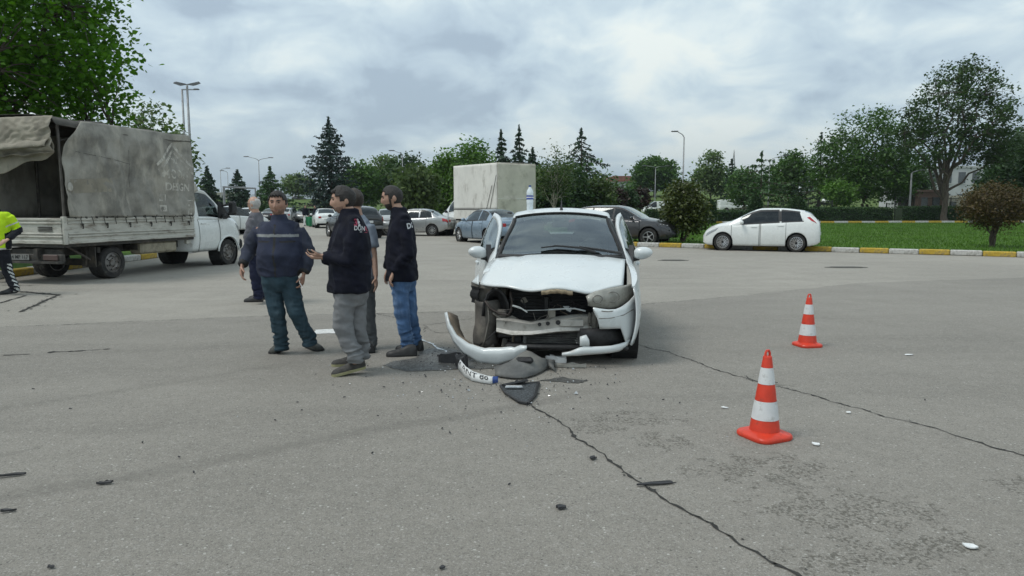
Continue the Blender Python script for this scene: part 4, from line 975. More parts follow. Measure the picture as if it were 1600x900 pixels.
POLE = mat('rusty_pole', (.11, .10, .09), .7, .3, var=.3, scale=8)
CAB = spec(VAN, x0=2.52, x1=4.74, wheels=[3.84], arch=.41, wz=.34, wr=.34, floor=.42, n=50,
    top=[(2.52, 1.5), (2.54, 1.85), (2.62, 1.96), (2.9, 2.02), (3.2, 1.98), (3.35, 1.88), (3.7, 1.60), (4.02, 1.36), (4.15, 1.30), (4.45, 1.20), (4.62, 1.06), (4.70, .9), (4.74, .72)],
    belt=[(2.52, 1.22), (3.6, 1.20), (4.0, 1.18), (4.4, 1.08), (4.62, .92), (4.74, .60)], hw=[(2.52, .93), (2.6, .97), (3.9, .97), (4.3, .92), (4.55, .80), (4.68, .68), (4.74, .58)],
    edge=[(2.52, .74), (3.2, .76), (4.05, .80), (4.5, .74), (4.74, .5)], sill=[(2.52, .42), (4.2, .40), (4.74, .38)], lean=[(-9, 0), (9, 0)],
    win=[(2.78, 3.55)], doors=[(2.72, 3.52)], cuts=[2.78, 3.55, 2.72, 3.52, 3.28, 4.04], screen=(3.28, 4.04), back=(-9, -8), mirror=3.62, seatx=[3.0], paint=PAINTW, wheel=('steel', 5), handle=True, glass=GLASS, screenglass=GLASS, mirrorpaint=BLACKP, blacktrim=False)
def project(vs, fs, bvh, M, direction, mats, parent, name, off=.006):
    out = []
    for v_ in vs:
        p = M @ Vector(v_); h = bvh.ray_cast(p, direction, 3)
        q = (h[0] - direction * off) if h[0] is not None else p; out.append(q)
    return mesh_obj(name, out, fs, mats, parent)
def subdiv_poly(vs, fs, n=1):
    bm = bmesh.new(); bv = [bm.verts.new(v_) for v_ in vs]
    for f in fs:
        try: bm.faces.new([bv[i] for i in f])
        except ValueError: pass
    for _ in range(n): bmesh.ops.subdivide_edges(bm, edges=[e for e in bm.edges if e.calc_length() > .06], cuts=1, use_grid_fill=True)
    bm.verts.index_update(); r = ([v_.co.copy() for v_ in bm.verts], [tuple(v_.index for v_ in f.verts) for f in bm.faces]); bm.free(); return r
rc, fc = G(180, 435), G(355, 413.5); hd = (fc - rc).normalized(); tang = math.atan2(hd.y, hd.x); lft = Vector((-hd.y, hd.x, 0))
torg = rc + lft * .93
tk, lft_ = make_car('canvas_truck', 'white dropside truck with torn dirty grey canvas cover', (torg.x, torg.y, 0), tang, CAB, cat='truck')
B0, B1, BW, FZ, DT, TT = -1.30, 2.44, 1.03, .80, 1.31, 3.30
# wheel arch flare, bumper and lamp on the cab
MB().box((4.72, 0, .52), (.12, 1.5, .26), bev=.05).build('front_bumper', [BLACKP], tk)
for sd in (1, -1): surf_patch(lft_, [(4.25, .95), (4.56, .88), (4.58, .62), (4.36, .70)], sd, CLEARL, tk, 'headlight')
MB().tube([(3.84 + .43 * math.cos(a), -.972, .34 + .43 * math.sin(a)) for a in np.linspace(0.1, math.pi - .1, 14)], .025, 6).build('arch_lip', [PAINTW], tk, smooth=True)
m_ = MB(); m_.box((3.72, -1.22, 1.50), (.16, .20, .36), bev=.05); m_.tube([(3.66, -.93, 1.28), (3.70, -1.15, 1.36)], .04, 6); m_.tube([(3.66, -.90, 1.55), (3.70, -1.15, 1.6)], .03, 6); m_.build('door_mirror', [BLACKP], tk, smooth=30)
MB().prism([(3.50, 1.24), (4.0, 1.24), (3.62, 1.62), (3.50, 1.70)], -.955, -.925, 1).build('mirror_base', [BLACKP], tk)
# chassis
c = MB()
for y in (-.42, .42): c.box((.9, y, .62), (4.6, .09, .18))
for x in (-1.2, -.3, .8, 1.9): c.box((x, 0, .63), (.08, 1.7, .12))
c.box((0, 0, .34), (.14, 1.5, .14)); c.build('chassis', [CHASS], tk)
MB().box((1.35, -.78, .60), (1.15, .34, .26), bev=.04).build('side_locker', [mat('beige_locker', (.30, .27, .20), .7, var=.15, dirt=((.1, .08, .06), .5, 5, None))], tk)
MB().box((2.3, -.93, .70), (.14, .08, .14), bev=.01).build('marker_bracket', [DIRTYW], tk)
bm_ = MB(); bm_.box((-1.28, 0, .52), (.10, 1.95, .16), bev=.02); bm_.box((-1.35, 0, .44), (.16, 1.95, .04)); rb = bm_.build('rear_bumper', [CHASS], tk)
for y in (-.72, .72): MB().box((-1.345, y, .535), (.03, .36, .11), bev=.01).build('tail_lamp', [mat('lamp_dirty', (.09, .055, .05), .4)], tk)
pl = MB().box((-1.352, .05, .535), (.012, .50, .11)).build('number_plate', [mat('plate_dirty', (.2, .2, .19), .7)], tk)
vs, fs = text_mesh('34 MP 117', .105, .001); M = Matrix.Translation((-1.362, .05, .535)) @ Matrix(((0, 0, -1, 0), (-1, 0, 0, 0), (0, 1, 0, 0), (0, 0, 0, 1)))
mesh_obj('plate_print', [M @ v_ for v_ in vs], fs, [SEAM], pl)
for y, sd in ((-.93 + .115, -1), (-.66, -1), (.93 - .115, 1), (.66, 1)): add_wheel(tk, (0, y, .345), .345, .2, sd, 'steel', rimr=.62, roll=.4)
mf = MB(); mf.box((-.52, -.8, .50), (.02, .36, .42)); mf.tube([(-.60, -.8, .30), (-.55, -.8, .75)], .02, 5); mf.build('mud_flap', [CHASS], tk)
MB().tube([(-.95, -.62, .78), (-.5, -.86, .42)], .022, 5).build('stay', [POLE], tk)
# bed and dropsides, ribbed
MB().box(((B0 + B1) / 2, 0, FZ - .03), (B1 - B0, 2 * BW - .04, .07)).build('bed_floor', [CHASS], tk)
def dropside(x0, x1, y0, y1, nm):
    e = bpy.data.objects.new(nm, None); link(e, tk); L_ = math.hypot(x1 - x0, y1 - y0); e.location = (x0, y0, 0); e.rotation_euler.z = math.atan2(y1 - y0, x1 - x0)
    h = DT - FZ
    MB().box((L_ / 2, 0, FZ + h / 2), (L_ - .02, .025, h)).build('board', [DIRTYW], e)
    for z, hh in ((FZ + .035, .07), (FZ + .145, .035), (FZ + .20, .03), (DT - .10, .03), (DT - .025, .05)):
        MB().box((L_ / 2, -.02, z), (L_ - .02, .04, hh), bev=.008).build('rib', [DIRTYW], e)
    return e, L_
ds, L_ = dropside(B0 + .07, B1, -BW, -BW, 'side_board')
for k in range(6):
    x = .35 + k * .62; hk = MB(); hk.box((x, -.045, FZ + .37), (.05, .03, .06), bev=.01); hk.tube([(x, -.06, FZ + .36), (x, -.05, FZ + .29)], .014, 5); hk.build('hook', [CHASS], ds)
for k in range(14):
    x = .2 + k * .26; MB().box((x, -.03, DT + .005), (.035, .03, .04)).build('cleat', [CHASS], ds)
dropside(B1, B0 + .07, BW, BW, 'side_board')
de, L2 = dropside(B0, B0, BW, -BW, 'tail_board')
for k in range(3): MB().box((L2 - .42, -.022, FZ + .26 + k * .035), (.34, .02, .018)).build('vent_slot', [CHASS], de)
for y in (-1, 1): MB().box((B0 + .03, y * (BW - .005), (FZ + DT) / 2 + .01), (.085, .085, DT - FZ + .04), bev=.01).build('corner_post', [DIRTYW], tk)
# bows
for x in (B0 + .1, .0, 1.2, B1 - .05):
    MB().tube([(x - (.0 if x > 0 else .0), -BW + .06, DT - .1), (x + (.28 if x < -1 else 0) * -.0, -BW + .06, 2.4), (x, -BW + .08, TT - .12), (x, -.4, TT - .05), (x, .4, TT - .05), (x, BW - .08, TT - .12), (x, BW - .06, DT - .1)], .03, 6).build('bow', [POLE], tk)
MB().tube([(B0 + .12, -BW + .12, TT - .5), (B0 + 1.25, -BW + .1, TT - .16)], .015, 5).build('brace', [POLE], tk)
# canvas
def canvas(name, f, nu, nv, m, seed, th=.006):
    rows = [[f(i / nu, j / nv) for i in range(nu + 1)] for j in range(nv + 1)]
    o = MB().grid(rows).build(name, [m], tk, smooth=True, fix=False); solid(o, th, None, 0); return o
def nz(x, y, s=0): return mnoise.noise(Vector((x, y, s)))
def side_c(u_, v_):       # u front->rear direction 0 rear, v 0 top
    xs0 = B0 + .05 + (.52 * (1 - v_ / .35) ** 1.5 if v_ < .35 else 0) + .05 * nz(v_ * 6, 3)
    x = xs0 + (B1 - xs0) * u_; z = TT - .06 - (TT - .06 - DT - .02) * v_
    z -= .05 * math.sin(u_ * math.pi * 3.3) ** 2 * v_ ** 2 * .4
    fold = .05 * math.sin(x * 4.1 + .8 * z + 2.0 * nz(x * .8, z * .8)) * (.3 + .7 * v_) + .08 * nz(x * 1.3, z * 1.5, 2) + .06 * (.5 - abs(nz(x * 2.6 + z * .8, z * 1.3, 5))) + .03 * (.4 - abs(nz(x * 6 - z * 2, z * 3.5, 6))) + .012 * nz(x * 12, z * 9, 6)
    fold += .05 * math.exp(-((x - (.55 + .22 * (TT - z))) / .09) ** 2) + .045 * math.exp(-((x - (.15 + .0 * z)) / .07) ** 2) * (1 - v_)
    curl = .14 * max(0, 1 - u_ * 7) * math.sin(min(v_ * 2.4, 1) * math.pi)
    return Vector((x, -BW - .005 - max(fold + .04, 0) * min(1, v_ * 7) - curl * .6 + .0, z + .03 * nz(x * 2, 7) * (1 if v_ < .99 else 0)))
sc_ = canvas('side_canvas', side_c, 90, 48, CANVAS, 1)
bvh = BVHTree.FromPolygons([v_.co.copy() for v_ in sc_.data.vertices], [tuple(p.vertices) for p in sc_.data.polygons])
MX = lambda x, z: Matrix.Translation((x, -BW - 1.0, z)) @ Matrix(((1, 0, 0, 0), (0, 0, -1, 0), (0, 1, 0, 0), (0, 0, 0, 1)))
DY = Vector((0, 1, 0))
for s_, x, z, sz, m in (('MODEL', 1.82, 2.28, .30, PRINT2), ('DESIGN', 1.86, 1.99, .25, PRINT), ('bu', 1.80, 2.62, .26, PRINT2)):
    vs, fs = subdiv_poly(*text_mesh(s_, sz, .006)); project(vs, fs, bvh, MX(x, z), DY, [m], sc_, 'lettering')
def strip(pts, w_):
    vs = []; fs = []
    for i, p in enumerate(pts): d_ = (Vector(pts[min(i + 1, len(pts) - 1)]) - Vector(pts[max(i - 1, 0)])).normalized(); n_ = Vector((-d_.y, d_.x)); vs += [(p[0] + n_.x * w_, p[1] + n_.y * w_, 0), (p[0] - n_.x * w_, p[1] - n_.y * w_, 0)]
    fs = [(2 * i, 2 * i + 1, 2 * i + 3, 2 * i + 2) for i in range(len(pts) - 1)]; return vs, fs
for off, m in ((0, PRINT), (-.16, PRINT2)):
    pts = [(1.20 + k * .05, 2.48 + off + k * .043) for k in range(13)] + [(1.80 + k * .05, 3.0 + off - k * .043) for k in range(1, 13)]
    vs, fs = strip(pts, .03); project(vs, fs, bvh, MX(0, 0), DY, [m], sc_, 'roof_emblem')
for x, z in ((1.36, 1.74), (1.36, 1.50), (2.26, 1.62), (2.26, 1.42)):
    vs, fs = strip([(x - .09, z), (x, z), (x + .09, z)], .075); o = project(vs, fs, bvh, MX(0, 0), DY, [PRINT], sc_, 'square_icon')
    vs, fs = strip([(x - .045, z), (x + .045, z)], .035); project(vs, fs, bvh, MX(0, 0), DY, [CANVAS], o, 'icon_mark', .011)
for pts, w_ in (([(-.95 + .1 * k, 2.62 - .012 * k) for k in range(15)], .004), ([(.42, 2.75 - .1 * k) for k in range(9)], .0045)):
    vs, fs = strip(pts, w_); project(vs, fs, bvh, MX(0, 0), DY, [CHASS], sc_, 'cut')
vs, fs = strip([(-1.1 + .1 * k, 1.93 + .006 * k) for k in range(11)], .14); project(vs, fs, bvh, MX(0, 0), DY, [CANVAS_T], sc_, 'patch')
for k in range(12):
    x = B0 + .35 + k * .29; MB().tube([side_c((x - B0) / (B1 - B0), .985) + Vector((0, -.012, 0)), Vector((x + .03, -BW - .05, DT - .02)), Vector((x + .06, -BW - .045, DT - .14))], .008, 4).build('tie_rope', [CHASS], sc_)
for z in (1.46, 1.92): MB().ell((B0 + .16, -BW - .07, z), (.07, .02, .09)).build('tie_patch', [PRINT], sc_, smooth=True)
def roof_c(u_, v_):
    x = B0 - .02 + (B1 - B0 + .04) * u_; y = -BW - .03 + (2 * BW + .06) * v_; e_ = min(v_, 1 - v_)
    z = TT - .04 + .07 * math.sin(v_ * math.pi) + .02 * nz(x * 2, y * 2) - (.16 if e_ == 0 else 0) - .03 * math.sin(u_ * math.pi * 3) ** 2
    return Vector((x, y, z))
canvas('roof_canvas', roof_c, 40, 14, mat('canvas_roof', (.085, .08, .07), .9, var=.25, scale=2, bump=.4, bscale=40), 2)
canvas('far_canvas', lambda u_, v_: Vector((B0 + (B1 - B0) * u_, BW + .03 * nz(u_ * 6, v_ * 3), TT - .1 - (TT - .1 - DT) * v_)), 24, 12, CANVAS, 3)
canvas('front_canvas', lambda u_, v_: Vector((B1 + .02 + .03 * nz(u_ * 5, v_ * 3, 4), -BW + 2 * BW * u_, TT - .08 - (TT - .1 - DT) * v_)), 18, 12, CANVAS, 4)
def rear_c(u_, v_):       # rolled up rear flap
    y = -BW + .02 + 2 * BW * u_; drop = (.98 + .10 * nz(u_ * 4, 1) - .30 * (1 - u_) ** 2 + .16 * u_)
    z = TT - .03 - drop * v_; bul = .10 * math.sin(v_ * math.pi * 1.1) + .09 * math.sin(v_ * 9 + u_ * 5 + 2 * nz(u_ * 3, v_ * 3)) * v_ ** 1.5 + .08 * nz(u_ * 7, v_ * 5, 8) * v_ + .03 * nz(u_ * 18, v_ * 14, 9)
    return Vector((B0 - .04 - max(bul, -.02), y, z))
canvas('rear_flap', rear_c, 54, 34, CANVAS_T, 5)
def roll_c(u_, v_):
    y = -BW + .06 + 2 * BW * u_; a = v_ * 5.2; r = .13 + .05 * nz(u_ * 6, 2) + .03 * nz(u_ * 15, v_ * 5)
    return Vector((B0 - .12 - r * math.cos(a) * .8, y, TT - .62 - .10 * u_ + r * math.sin(a)))
canvas('rolled_edge', roll_c, 40, 14, CANVAS_T, 6)
fl = lambda u_, v_: Vector((B1 + .03 + (.05 + .52 * v_) * u_ + .0, -BW + .05 + .25 * u_ + .06 * nz(u_ * 4, v_ * 5, 3), TT - .55 - .92 * v_ + .12 * u_ * v_))
canvas('torn_corner', fl, 12, 16, mat('canvas_pale', (.40, .38, .32), .9, var=.15, scale=3, bump=.3), 7)
# ---- white box truck
hd2 = Vector((-.62, .785, 0)).normalized(); lf2v = Vector((-hd2.y, hd2.x, 0)); cn = P(777, 324, 35.0); ang2 = math.atan2(hd2.y, hd2.x)
BL, BWd = 3.85, 2.45; org = Vector((cn.x, cn.y, 0)) - lf2v * (BWd / 2) + hd2 * 1.3
bt, lfb2 = make_car('box_truck', 'white truck with a tall pale canvas box body', (org.x, org.y, 0), ang2, spec(CAB, x0=2.45, handle=True), cat='truck')
BOXM = mat('pale_box_canvas', (.66, .65, .60), .8, var=.06, scale=1.5, bump=.2, bscale=8, dirt=((.33, .31, .27), .3, 2.5, (1, 1, .4)))
BOXR = mat('cream_canvas', (.58, .54, .455), .85, var=.08, scale=1.5, bump=.5, bscale=5, dirt=((.34, .31, .25), .4, 2, None))
def bgrid(name, f, m, nu=20, nv=20):
    o = MB().grid([[f(i / nu, j / nv) for i in range(nu + 1)] for j in range(nv + 1)]).build(name, [m], bt, smooth=True, fix=False); solid(o, .01, None, 0); return o
hb = BWd / 2; TZ = 3.70; ZL = 1.42
for sd in (1, -1):
    bgrid('side_canvas', lambda u_, v_: Vector((-1.3 + BL * u_, sd * (hb + .015 * nz(u_ * 5, v_ * 3)), TZ - (TZ - ZL) * v_)), BOXM)
    MB().box((-1.3 + BL / 2, sd * (hb - .01), ZL - .26), (BL, .05, .5), bev=.01).build('side_board', [BOXM], bt)
    MB().tube([(-1.3, sd * (hb + .015), ZL), (-1.3 + BL, sd * (hb + .015), ZL)], .025, 5).build('rail', [POLE], bt)
bgrid('rear_canvas', lambda u_, v_: Vector((-1.3 - .02 - .03 * max(nz(u_ * 3, v_ * 4, 2), 0) - .05 * max(0, math.sin((u_ * .7 + v_) * 7)) * (v_ > .62), -hb + BWd * u_, TZ - (TZ - .95) * v_)), BOXR, 26, 30)
MB().tube([(-1.34, -hb, 1.95), (-1.34, hb, 1.95)], .02, 5).build('strap', [BOXM], bt)
bgrid('roof', lambda u_, v_: Vector((-1.3 + BL * u_, -hb + BWd * v_, TZ + .04 * math.sin(v_ * math.pi))), BOXM)
bgrid('front', lambda u_, v_: Vector((-1.3 + BL, -hb + BWd * u_, TZ - (TZ - .95) * v_)), BOXM)
for k in range(2): MB().tube([(-1.25 + .35 * k, hb + .03, 3.1 - .5 * k), (-.65 + .3 * k, hb + .03, ZL - .2)], .014, 4).build('rope', [CHASS], bt)
c = MB()
for y in (-.42, .42): c.box((.9, y, .62), (4.6, .09, .18))
c.box((.6, 0, .86), (BL - .1, BWd - .1, .08)); c.box((-1.25, 0, .5), (.1, 2.0, .14)); c.build('chassis', [CHASS], bt)
for y, sd in ((-.85, -1), (-.62, -1), (.85, 1), (.62, 1)): add_wheel(bt, (0, y, .345), .345, .2, sd, 'steel', rimr=.62)
# ================================================================ WRECKED WHITE CAR
CARW = mat('wreck_white', (.62, .655, .655), .3, var=.02, scale=3, coat=.4, dirt=((.52, .52, .49), .02, 5, None), rvar=.04)
GRIME = mat('grimy_grey', (.16, .15, .13), .75, var=.35, scale=9, bump=.3, bscale=30, dirt=((.06, .05, .04), .4, 9, None))
ALU = mat('dirty_aluminium', (.42, .41, .38), .5, .35, var=.15, scale=7, bump=.2, bscale=25, dirt=((.14, .12, .09), .4, 8, None))
BROWN = mat('inner_brown', (.16, .125, .09), .85, var=.35, scale=8, bump=.3)
FIN = mat('fin_grey', (.13, .13, .125), .6, .4, var=.3, scale=20)
BLK2 = mat('engine_black', (.016, .016, .017), .6, var=.4, scale=14)
LINER = mat('liner_grey', (.10, .092, .082), .8, var=.35, scale=7, bump=.3, dirt=((.2, .18, .15), .4, 5, None))
HAZYL = mat('hazy_lens', (.30, .295, .26), .3, var=.2, scale=10, coat=.35, dirt=((.33, .32, .28), .3, 14, None))
WR = spec(HATCH, x0=-3.25, x1=.52, wheels=[-2.44, 0], arch=.355, wz=.30, wr=.30, tw=.185, floor=.26, n=70,
    top=[(-3.25, .85), (-3.22, 1.0), (-3.1, 1.06), (-2.85, 1.10), (-2.65, 1.22), (-2.35, 1.42), (-2.1, 1.485), (-1.6, 1.515), (-1.25, 1.485), (-1.08, 1.425), (-.8, 1.27), (-.42, 1.02), (0, .95), (.3, .87), (.52, .80)],
    belt=[(-3.25, .8), (-3.1, .96), (-2.4, .97), (-1.2, .94), (-.42, .915), (0, .875), (.3, .83), (.52, .775)],
    hw=[(-3.25, .66), (-3.2, .73), (-2.9, .80), (-2.4, .82), (-1.2, .825), (0, .825), (.25, .815), (.42, .79), (.52, .76)],
    edge=[(-3.25, .58), (-2.8, .60), (-2.3, .56), (-1.6, .57), (-1.08, .575), (-.42, .715), (0, .72), (.52, .70)], crown=[(-3.25, .05), (-1.6, .06), (-.42, .06), (.52, .05)],
    lean=[(-9, 0), (9, 0)], sill=[(-3.25, .36), (-2.9, .24), (-2.6, .2), (.52, .2)],
    win=[(-2.3, -1.66), (-1.56, -.62)], doors=[(-2.0, -1.62), (-1.60, -.48)], cuts=[-2.3, -1.66, -1.56, -.62, -2.0, -1.62, -1.60, -.48, -2.72, -2.3, -1.14, -.44, -.42, .1],
    screen=(-1.14, -.44), back=(-2.72, -2.3), mirror=-.72, seatx=[-1.35, -2.05], paint=CARW, glass=GLASS_D, screenglass=GLASS_W)
wc = G(982, 557); hw_ = Vector((-.082, -1, 0)).normalized(); lfw = Vector((-hw_.y, hw_.x, 0)); worg = wc - lfw * .715 + hw_ * -.08; wang = math.atan2(hw_.y, hw_.x)
wk = thing('wrecked_car', 'white car with its front smashed open and doors ajar', 'car', (worg.x, worg.y, 0), wang)
WMI = (Matrix.Translation(worg) @ Matrix.Rotation(wang, 4, 'Z')).inverted(); CL = WMI @ CP
def FP(px, py, lx):
    """pixel -> car-local point on the cross plane x = lx of the wrecked car"""
    d = WMI.to_3x3() @ ray(px, py); t = (lx - CL.x) / d.x; return CL + d * t
lw_ = Loft(WR)
def regw(x, row, sd):
    k, j = row
    if k == 't':
        if j >= 1 and -1.14 < x < -.44: return 'screen'
        if j >= 1 and -2.72 < x < -2.3: return 'back'
        if x > -.44: return None
        if j == 0 and -1.14 < x < -.44: return ('pillar', sd)
        return 'roof' if -2.3 < x < -1.14 else 'body'
    if sd < 0 and x > .1: return None
    if -1.60 < x < -.48:
        if k == 's': return ('door', sd)
        if k == 'g':
            if 1 <= j <= 3 and -1.54 < x < -.62: return ('dwin', sd)
            return ('door', sd)
    if k == 'g' and 1 <= j <= 3 and -2.3 < x < -1.66: return ('rwin', sd)
    if x > -.48: return ('wing', sd)
    return 'body'
pw = lw_.build(regw)
V, F, D = pw['body']; lw_.cap(0, V, F); o = mesh_obj('body', V, F, [CARW], wk, smooth=38); solid(o, .03, CABIN)
o = mesh_obj('roof', *pw['roof'][:2], [CARW], wk, smooth=38); solid(o, .03, CABIN)
for sd in (1, -1):
    o = mesh_obj('windscreen_pillar', *pw[('pillar', sd)][:2], [BLACKP], wk, smooth=38); solid(o, .03, BLACKP)
    o = mesh_obj('wing', *pw[('wing', sd)][:2], [CARW], wk, smooth=38); solid(o, .02, CABIN)
mesh_obj('windscreen', *pw['screen'][:2], [GLASS_W], wk, smooth=True); mesh_obj('rear_window', *pw['back'][:2], [GLASS_W], wk, smooth=True)
# black rubber round the windscreen
def secpt(x, j): return Vector(lw_.section(x)[j])
je = lw_.NS + lw_.NG + 1
rb = [secpt(x, je) for x in np.linspace(-1.14, -.44, 9)]; hdr = [Vector(lw_.section(-1.14)[j]) for j in range(je, je + lw_.NT)]
loop = rb[::-1] + [p for p in hdr[1:]] ; loop2 = [Vector((p.x, -p.y, p.z)) for p in loop[::-1]]
sb_ = MB(); sb_.tube([p + Vector((.004, 0, .004)) for p in loop + loop2[1:]], .013, 6); sb_.build('windscreen_seal', [SEAM], wk, smooth=True)
for sd, an in ((1, -8), (-1, 14)):
    hg = Vector((-.48, sd * .80, 0)); V, F, D = pw[('door', sd)]
    dr = mesh_obj('door', [Vector(v_) - hg for v_ in V], F, [CARW], wk, smooth=38, loc=hg); dr.rotation_euler.z = R(an); solid(dr, .035, CABIN)
    V, F, D = pw[('dwin', sd)]; mesh_obj('door_window', [Vector(v_) - hg for v_ in V], F, [GLASS_D], dr, smooth=True)
    m_ = MB(); mxp = Vector((-.70, sd * (.755), 1.0)) - hg
    m_.ell((mxp.x, mxp.y + sd * .135, mxp.z + .02), (.07, .11, .066), 0, nu=18, nv=12); m_.ell((mxp.x - .01, mxp.y + sd * .10, mxp.z - .025), (.065, .10, .036), 0)
    me_ = remesh(m_, .012, 8); face_mats(me_, [CARW], lambda c_, n_: 0); mo = bpy.data.objects.new('mirror', me_); link(mo, dr)
    b_ = MB(); b_.prism([(.12, -.10), (-.16, -.10), (-.05, .10)], sd * -.005 + mxp.y - sd * .02, mxp.y + sd * .03, 1, M=Matrix.Translation((mxp.x + .02, 0, mxp.z))); b_.tube([mxp + Vector((.02, 0, -.06)), mxp + Vector((0, sd * .09, -.04))], .03, 6); b_.build('mirror_foot', [BLACKP], dr)
    p = Vector(lw_.section(-1.42)[lw_.NS - 1]); MB().box((p.x - hg.x, sd * (p.y + .014) - hg.y, p.z - .02), (.18, .03, .04), bev=.012).build('handle', [CARW], dr)
    V, F, D = pw[('rwin', sd)]; mesh_obj('side_window', V, F, [GLASS_D], wk, smooth=True)
# cabin
c = MB(); c.box((-1.5, 0, .26), (2.9, 1.5, .06)); c.box((-.42, 0, .62), (.05, 1.44, .66))
for q in (-2.44,):
    for sd in (1, -1): c.lathe([(.35, 0), (.36, -.26), (.02, -.26)], 20, 0, Matrix.Translation((q, sd * .79, .30)) @ Matrix.Rotation(-math.pi / 2 * sd, 4, 'X'))
c.lathe([(.35, 0), (.36, -.26), (.02, -.26)], 20, 0, Matrix.Translation((0, .79, .30)) @ Matrix.Rotation(-math.pi / 2, 4, 'X')); c.build('underbody', [UNDER], wk)
SEATM = mat('seat_fabric', (.075, .08, .082), .9, var=.2, scale=12)
for y in (-.36, .36):
    for x in (-1.42,):
        s_ = MB(); s_.box((x + .05, y, .62), (.5, .5, .16), bev=.05); s_.box((x - .24, y, .92), (.15, .48, .62), bev=.06); s_.box((x - .29, y, 1.28), (.09, .27, .17), bev=.04); s_.build('seat', [SEATM], wk, smooth=30)
s_ = MB(); s_.box((-2.15, 0, .6), (.5, 1.3, .2), bev=.05); s_.box((-2.38, 0, .86), (.14, 1.3, .5), bev=.05); s_.build('rear_seat', [SEATM], wk)
MB().box((-.60, 0, .88), (.42, 1.40, .22), bev=.07).build('dashboard', [CABIN], wk, smooth=30)
sw = MB(); sw.tube([(-.98 + .09 * math.sin(a) * .4, .36 + .18 * math.cos(a), .97 + .18 * math.sin(a)) for a in np.linspace(0, 2 * math.pi, 22)], .016, 6, cap=False); sw.box((-.93, .36, .96), (.06, .16, .1), bev=.03); sw.build('steering_wheel', [BLACKP], wk, smooth=True)
MB().box((-1.02, 0, 1.32), (.03, .22, .06), bev=.015).build('inner_mirror', [BLACKP], wk)
# wipers
for px, pts in ((0, [(930, 396), (905, 389), (870, 386), (845, 389)]), (1, [(972, 398), (935, 392), (905, 388)])):
    b_ = MB(); q = []
    for (x, y) in pts:
        d = WMI.to_3x3() @ ray(x, y); bb = BVHTree.FromPolygons([Vector(v_) for v_ in pw['screen'][0]], pw['screen'][1]); h = bb.ray_cast(CL, d.normalized(), 30); q.append((h[0] if h[0] is not None else FP(x, y, -.42)) + Vector((.025, 0, .015)))
    b_.tube(q, [.014, .013, .011, .008][:len(q)], 5); b_.build('wiper', [BLACKP], wk)
MB().box((-.46, 0, .985), (.14, 1.36, .05), bev=.02).build('cowl', [BLACKP], wk)
ant = MB(); ant.tube([(-1.28, .0, 1.485), (-1.30, 0, 1.53), (-1.36, 0, 1.63)], [.022, .010, .004], 6); ant.build('antenna', [BLACKP], wk)
# bonnet, buckled at the lip
def hood(s_, t_):
    a = abs(t_); wr = .705 + .0 * s_; y = t_ * wr - .075 * s_; xf = .66 - .30 * a ** 2.2; x = -.43 + (xf + .43) * s_
    zr = 1.015 - .05 * a ** 2.4; zf = .735 + .035 * a ** 2 ; z = zr + (zf - zr) * s_ ** 1.5
    z += .035 * math.exp(-((t_ - .08) / .22) ** 2) * sstep(.80, 1, s_) + .006 * mnoise.noise(Vector((t_ * 3, s_ * 3, 1))) * s_ - .012 * math.exp(-((a - .62) / .06) ** 2) * (1 - s_) 
    z -= .03 * math.exp(-((t_ - .55) / .16) ** 2) * sstep(.85, 1, s_) - .02 * math.exp(-((t_ + .62) / .2) ** 2) * sstep(.8, 1, s_)
    return Vector((x, y, z))
o = MB().grid([[hood(i / 26, -1 + 2 * j / 34) for j in range(35)] for i in range(27)]).build('bonnet', [CARW], wk, smooth=True, fix=False)
if o.data.polygons[0].normal.z < 0: o.data.flip_normals()
solid(o, .018, BROWN)
lp = MB(); rows = []
for k in range(15):
    t_ = -.12 + .42 * k / 14; p = hood(1, t_); dz = .012 * math.sin(k * 1.9) ; rows.append([p + Vector((-.01, 0, -.012)), p + Vector((.012, 0, -.03 + dz)), p + Vector((-.015, 0, -.055 + dz * .5)), p + Vector((-.05, 0, -.06))])
MB().grid(rows).build('torn_bonnet_lip', [mat('torn_edge', (.34, .27, .18), .7, var=.4, scale=14)], wk, smooth=True); solid(wk.children[-1], .006, None, 0)
# headlamp that survived
def hl(u_, v_, dx=0):
    top = [(917, 466), (930, 457), (945, 452.5), (962, 449), (978, 446), (991, 444)]; bot = [(919, 474), (930, 478), (945, 481.5), (960, 481), (976, 474), (991, 461)]
    k = u_ * 5; i = min(int(k), 4); f = k - i
    a = (top[i][0] + (top[i + 1][0] - top[i][0]) * f, top[i][1] + (top[i + 1][1] - top[i][1]) * f); b = (bot[i][0] + (bot[i + 1][0] - bot[i][0]) * f, bot[i][1] + (bot[i + 1][1] - bot[i][1]) * f)
    x = a[0] + (b[0] - a[0]) * v_; y = a[1] + (b[1] - a[1]) * v_; return FP(x, y, .60 - .34 * u_ ** 1.8 + .035 * math.sin(v_ * math.pi) + dx)
h_ = MB().grid([[hl(i / 16, j / 8) for j in range(9)] for i in range(17)]).build('headlight', [HAZYL], wk, smooth=True, fix=False); solid(h_, .05, BLK2, 0)
for (u0, v0, rr, m) in ((.55, .45, .062, mat('lamp_bowl', (.17, .165, .15), .3, .3, var=.2)), (.25, .5, .045, mat('lamp_bowl', (.17, .165, .15)))):
    c0 = hl(u0, v0, .037); rg = MB(); rg.tube([c0 + Vector((-.02 * math.cos(a) * .5, rr * math.cos(a), rr * .78 * math.sin(a))) for a in np.linspace(0, 2 * math.pi, 20)], .005, 5, cap=False); rg.build('reflector_ring', [m], h_)
ed = MB(); ed.tube([hl(k / 12, 1, .012) for k in range(13)], .006, 5); ed.tube([hl(k / 12, 0, .012) for k in range(13)], .005, 5); ed.build('lamp_edge', [BLK2], h_)
